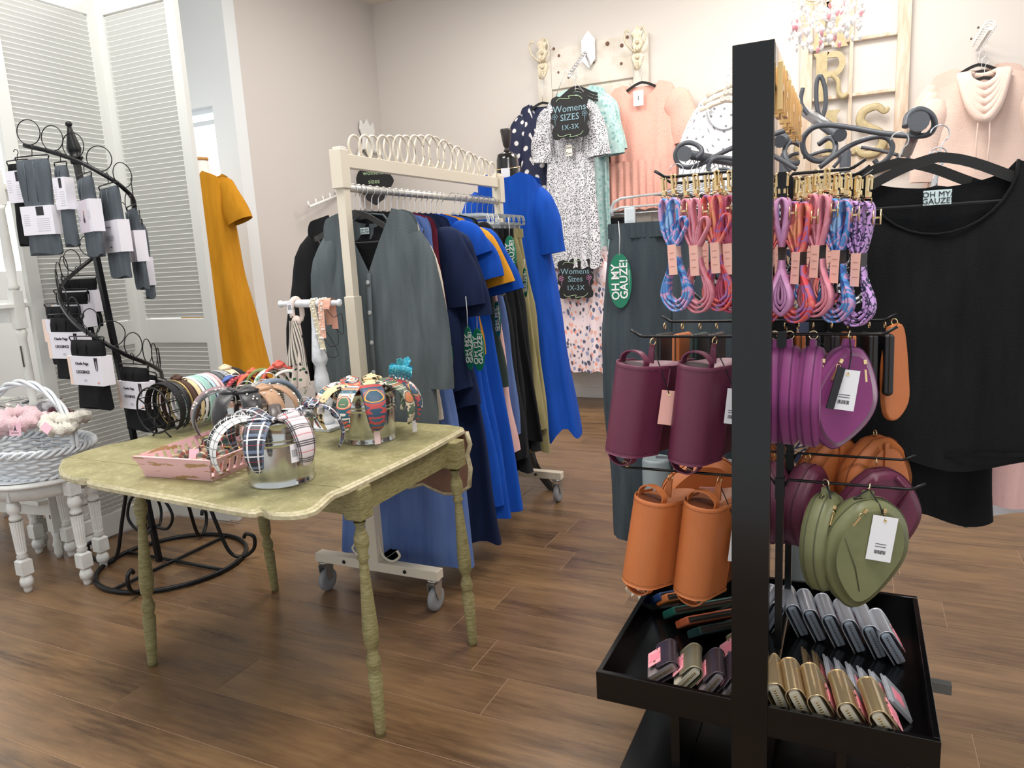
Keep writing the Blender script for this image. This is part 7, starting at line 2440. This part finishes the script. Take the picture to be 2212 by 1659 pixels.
drape('cream lace headband with pearls draped over the T-bar', M('cream_lace', '#ddd2b2', .8, bump=(200, .6, .003)), .004, .024, .165, .10, 70, sway=.035)
drape('peach lace headband with pearls draped over the T-bar', M('peach_lace', '#edb8a0', .8, bump=(200, .6, .003)), .044, .026, .125, .08, 60)
t = drape('plain peach ribbon headband at the right end of the T-bar', M('peach_ribbon', '#e0a892', .6), .070, .028, .02, .095, 0)
# scarf headband on the left arm
t = thing('scarf_headband', 'cream scarf headband with black print tied on the left of the T-bar', 'scarf', (tx - .080, ty, TZ + hh))
m = MB()
m.tube(smooth_path([(-.012, -.017, -.05), (-.010, -.018, 0), (-.006, 0, .019), (0, .018, 0), (.004, .016, -.05), (0, 0, -.062)], 5), .010, 8)
m.ball((0, -.012, -.062), .018, 10, (1, .9, 1.1))
m.build('knot', OPAL, t)
for i, (x1, L, w_, mt) in enumerate(((-.016, .25, .048, OPAL), (.024, .245, .040, OPAL), (.004, .16, .060, STRB))):
    m = MB()
    m.grid(lambda u, v, x1=x1, L=L, w_=w_: (x1 * v + (u - .5) * w_ * (.5 + 1.6 * v * (1 - .3 * v)), -.014 - .010 * i + .007 * math.sin(u * 7 + 4 * v), -.06 - L * v - .02 * abs(u - .5) * v), 10, 14, uv=lambda u, v, L=L: (u * .06, v * L))
    m.build('scarf_tail', mt, t)
little_tag(t, (-.006, -.034, .012), (0, 0, .1), .022, .046)

# ------------------------------------------------------------------ turquoise claw clip on the right bucket
q = at(866, 795, Y=2.03)
t = thing('claw_clip', 'glittery turquoise hair claw clip perched on the right bucket', 'hair clip', q[:], rot=(0, .2, .5))
TQ = M('turquoise_glitter', '#2fa3bd', .25, .2, noise=(220, '#8fdbe6', .55, .6))
m = MB()
for s in (-1, 1):
    m.grid(lambda u, v, s=s: ((u - .5) * .075, s * (.004 + .020 * math.sin(v * 2.2)), -.028 + .036 * v + .004 * math.sin(u * PI)), 10, 8)
    for k in range(6): m.tube([(-.030 + k * .012, s * .004, -.026), (-.030 + k * .012, s * .001, -.038)], .0022, 5)
    m.prism([(-.006, 0), (.012, .0), (.020, .022), (.008, .034), (-.006, .026)], .003, XF((s * .01, s * .016, .006), x=-s * .3))
m.build('claws', TQ, t)
MB().tube([(-.012, 0, .004), (.012, 0, .004)], .0055, 8).build('spring', STEEL, t)

# ------------------------------------------------------------------ pink slatted crate with plaid scrunchies
c0, c1, c2 = at(318, 1030, Z=TZ), at(456, 1040, Z=TZ), at(548, 990, Z=TZ)
ex = Vector((c1.x - c0.x, c1.y - c0.y, 0)); W_ = ex.length; ex.normalize()
ey = Vector((-ex.y, ex.x, 0))
D_ = .27
ang = math.atan2(ex.y, ex.x)
t = thing('pink_crate', 'chippy pink slatted wooden crate at the front left of the table', 'crate', (c0.x, c0.y, TZ + .001), ang)
PKP = NT('chippy_pink_paint')
v = PKP.coord()
s_ = PKP.noise(PKP.mapping(v, (12, 12, 55)), 1, 3, .5)
PKP.col(PKP.mix(PKP.step(s_, .585, .60), lin('#e8b9bb'), lin('#b08a62')))
PKP.b.inputs['Roughness'].default_value = .5
PKP = PKP.m
hC, fl_ = .068, .022
inn = M('pale_wood_inner', '#e2c6c2', .6)
def quadboard(p00, p10, p11, p01, th, name):
    a, b, c, d = [Vector(p) for p in (p00, p10, p11, p01)]
    n = (b - a).cross(d - a).normalized() * th
    MB().add([a, b, c, d, a + n, b + n, c + n, d + n], [(0, 3, 2, 1), (4, 5, 6, 7), (0, 1, 5, 4), (1, 2, 6, 5), (2, 3, 7, 6), (3, 0, 4, 7)]).build(name, PKP, t)
quadboard((0, 0, 0), (W_, 0, 0), (W_ + fl_, -fl_, hC), (-fl_, -fl_, hC), -.006, 'end_board')
quadboard((0, D_, 0), (W_, D_, 0), (W_ + fl_, D_ + fl_, hC), (-fl_, D_ + fl_, hC), .006, 'end_board')
for s, x0 in ((-1, 0), (1, W_)):
    for z0, z1 in ((0, .016), (hC - .014, hC)):
        f0_, f1_ = fl_ * z0 / hC, fl_ * z1 / hC
        quadboard((x0 + s * f0_, -f0_, z0), (x0 + s * f0_, D_ + f0_, z0), (x0 + s * f1_, D_ + f1_, z1), (x0 + s * f1_, -f1_, z1), s * .005, 'side_rail')
    for k in range(9):
        y0 = .008 + k * .030
        quadboard((x0 + s * .004, y0, .014), (x0 + s * .004, y0 + .017, .014), (x0 + s * (fl_ * .82), y0 + .017, hC - .012), (x0 + s * (fl_ * .82), y0, hC - .012), s * .004, 'slat')
MB().box((W_ / 2, D_ / 2, .003), (W_, D_, .005)).build('floor_board', inn, t)
FLAN = plaid('red_green_flannel', '#7d2a33', [(0, .03, 0, .006, '#1f4038'), (1, .028, 0, .006, '#1f4038'), (0, .03, .4, .001, '#e0c070'), (1, .028, .5, .001, '#d8d2c4')], .9)
FLA2 = plaid('tan_grey_flannel', '#a0886c', [(0, .03, 0, .006, '#5d6a66'), (1, .028, 0, .005, '#8e4a3d'), (0, .03, .4, .001, '#e8dcc8')], .9)


def scrunch_uv(label, mt, loc, R, r, rot):
    o = thing('scrunchie', label, 'hair tie', loc, rot=rot)
    sd = rn.uniform(0, 6)

    def fn(u, v):
        a, b = 2 * PI * u, 2 * PI * v
        rr = r * (1 + .2 * math.sin(11 * a + sd) + .1 * math.sin(7 * a + 3 * b))
        return ((R + rr * math.cos(b)) * math.cos(a), (R + rr * math.cos(b)) * math.sin(a), rr * math.sin(b))
    MB().grid(fn, 44, 12, cu=True, uv=lambda u, v: (u * 2 * PI * R, v * 2 * PI * r)).build('ruffle', mt, o)


cw = lambda x, y, z: Vector((c0.x, c0.y, TZ)) + ex * x + ey * y + Vector((0, 0, z))
for lb, mt, x, y, z, R, r, rot in (('red and green plaid flannel scrunchie standing up in the pink crate', FLAN, .13, .15, .050, .032, .020, (1.1, 0, .3)), ('tan and grey plaid flannel scrunchie lying in the pink crate', FLA2, .07, .10, .028, .034, .019, (.3, .2, 0)), ('tan plaid flannel scrunchie at the right of the pink crate', FLA2, .17, .09, .034, .032, .019, (.6, -.3, 1)),
                                   ('red plaid flannel scrunchie at the back of the pink crate', FLAN, .09, .20, .036, .032, .018, (.4, .3, 0)), ('dark plaid scrunchie in the near right corner of the crate', FLAN, .18, .17, .032, .030, .018, (.2, -.4, 0))):
    scrunch_uv(lb, mt, cw(x, y, z)[:], R, r, rot)
t = thing('pink_backing_card', 'small pink hair-tie card standing in the pink crate', 'card', cw(.12, .07, .05)[:], rot=(-.4, 0, ang + .3))
MB().box((0, 0, 0), (.03, .0015, .045)).build('card', M('pale_pink_card', '#e8bcc9', .6), t)
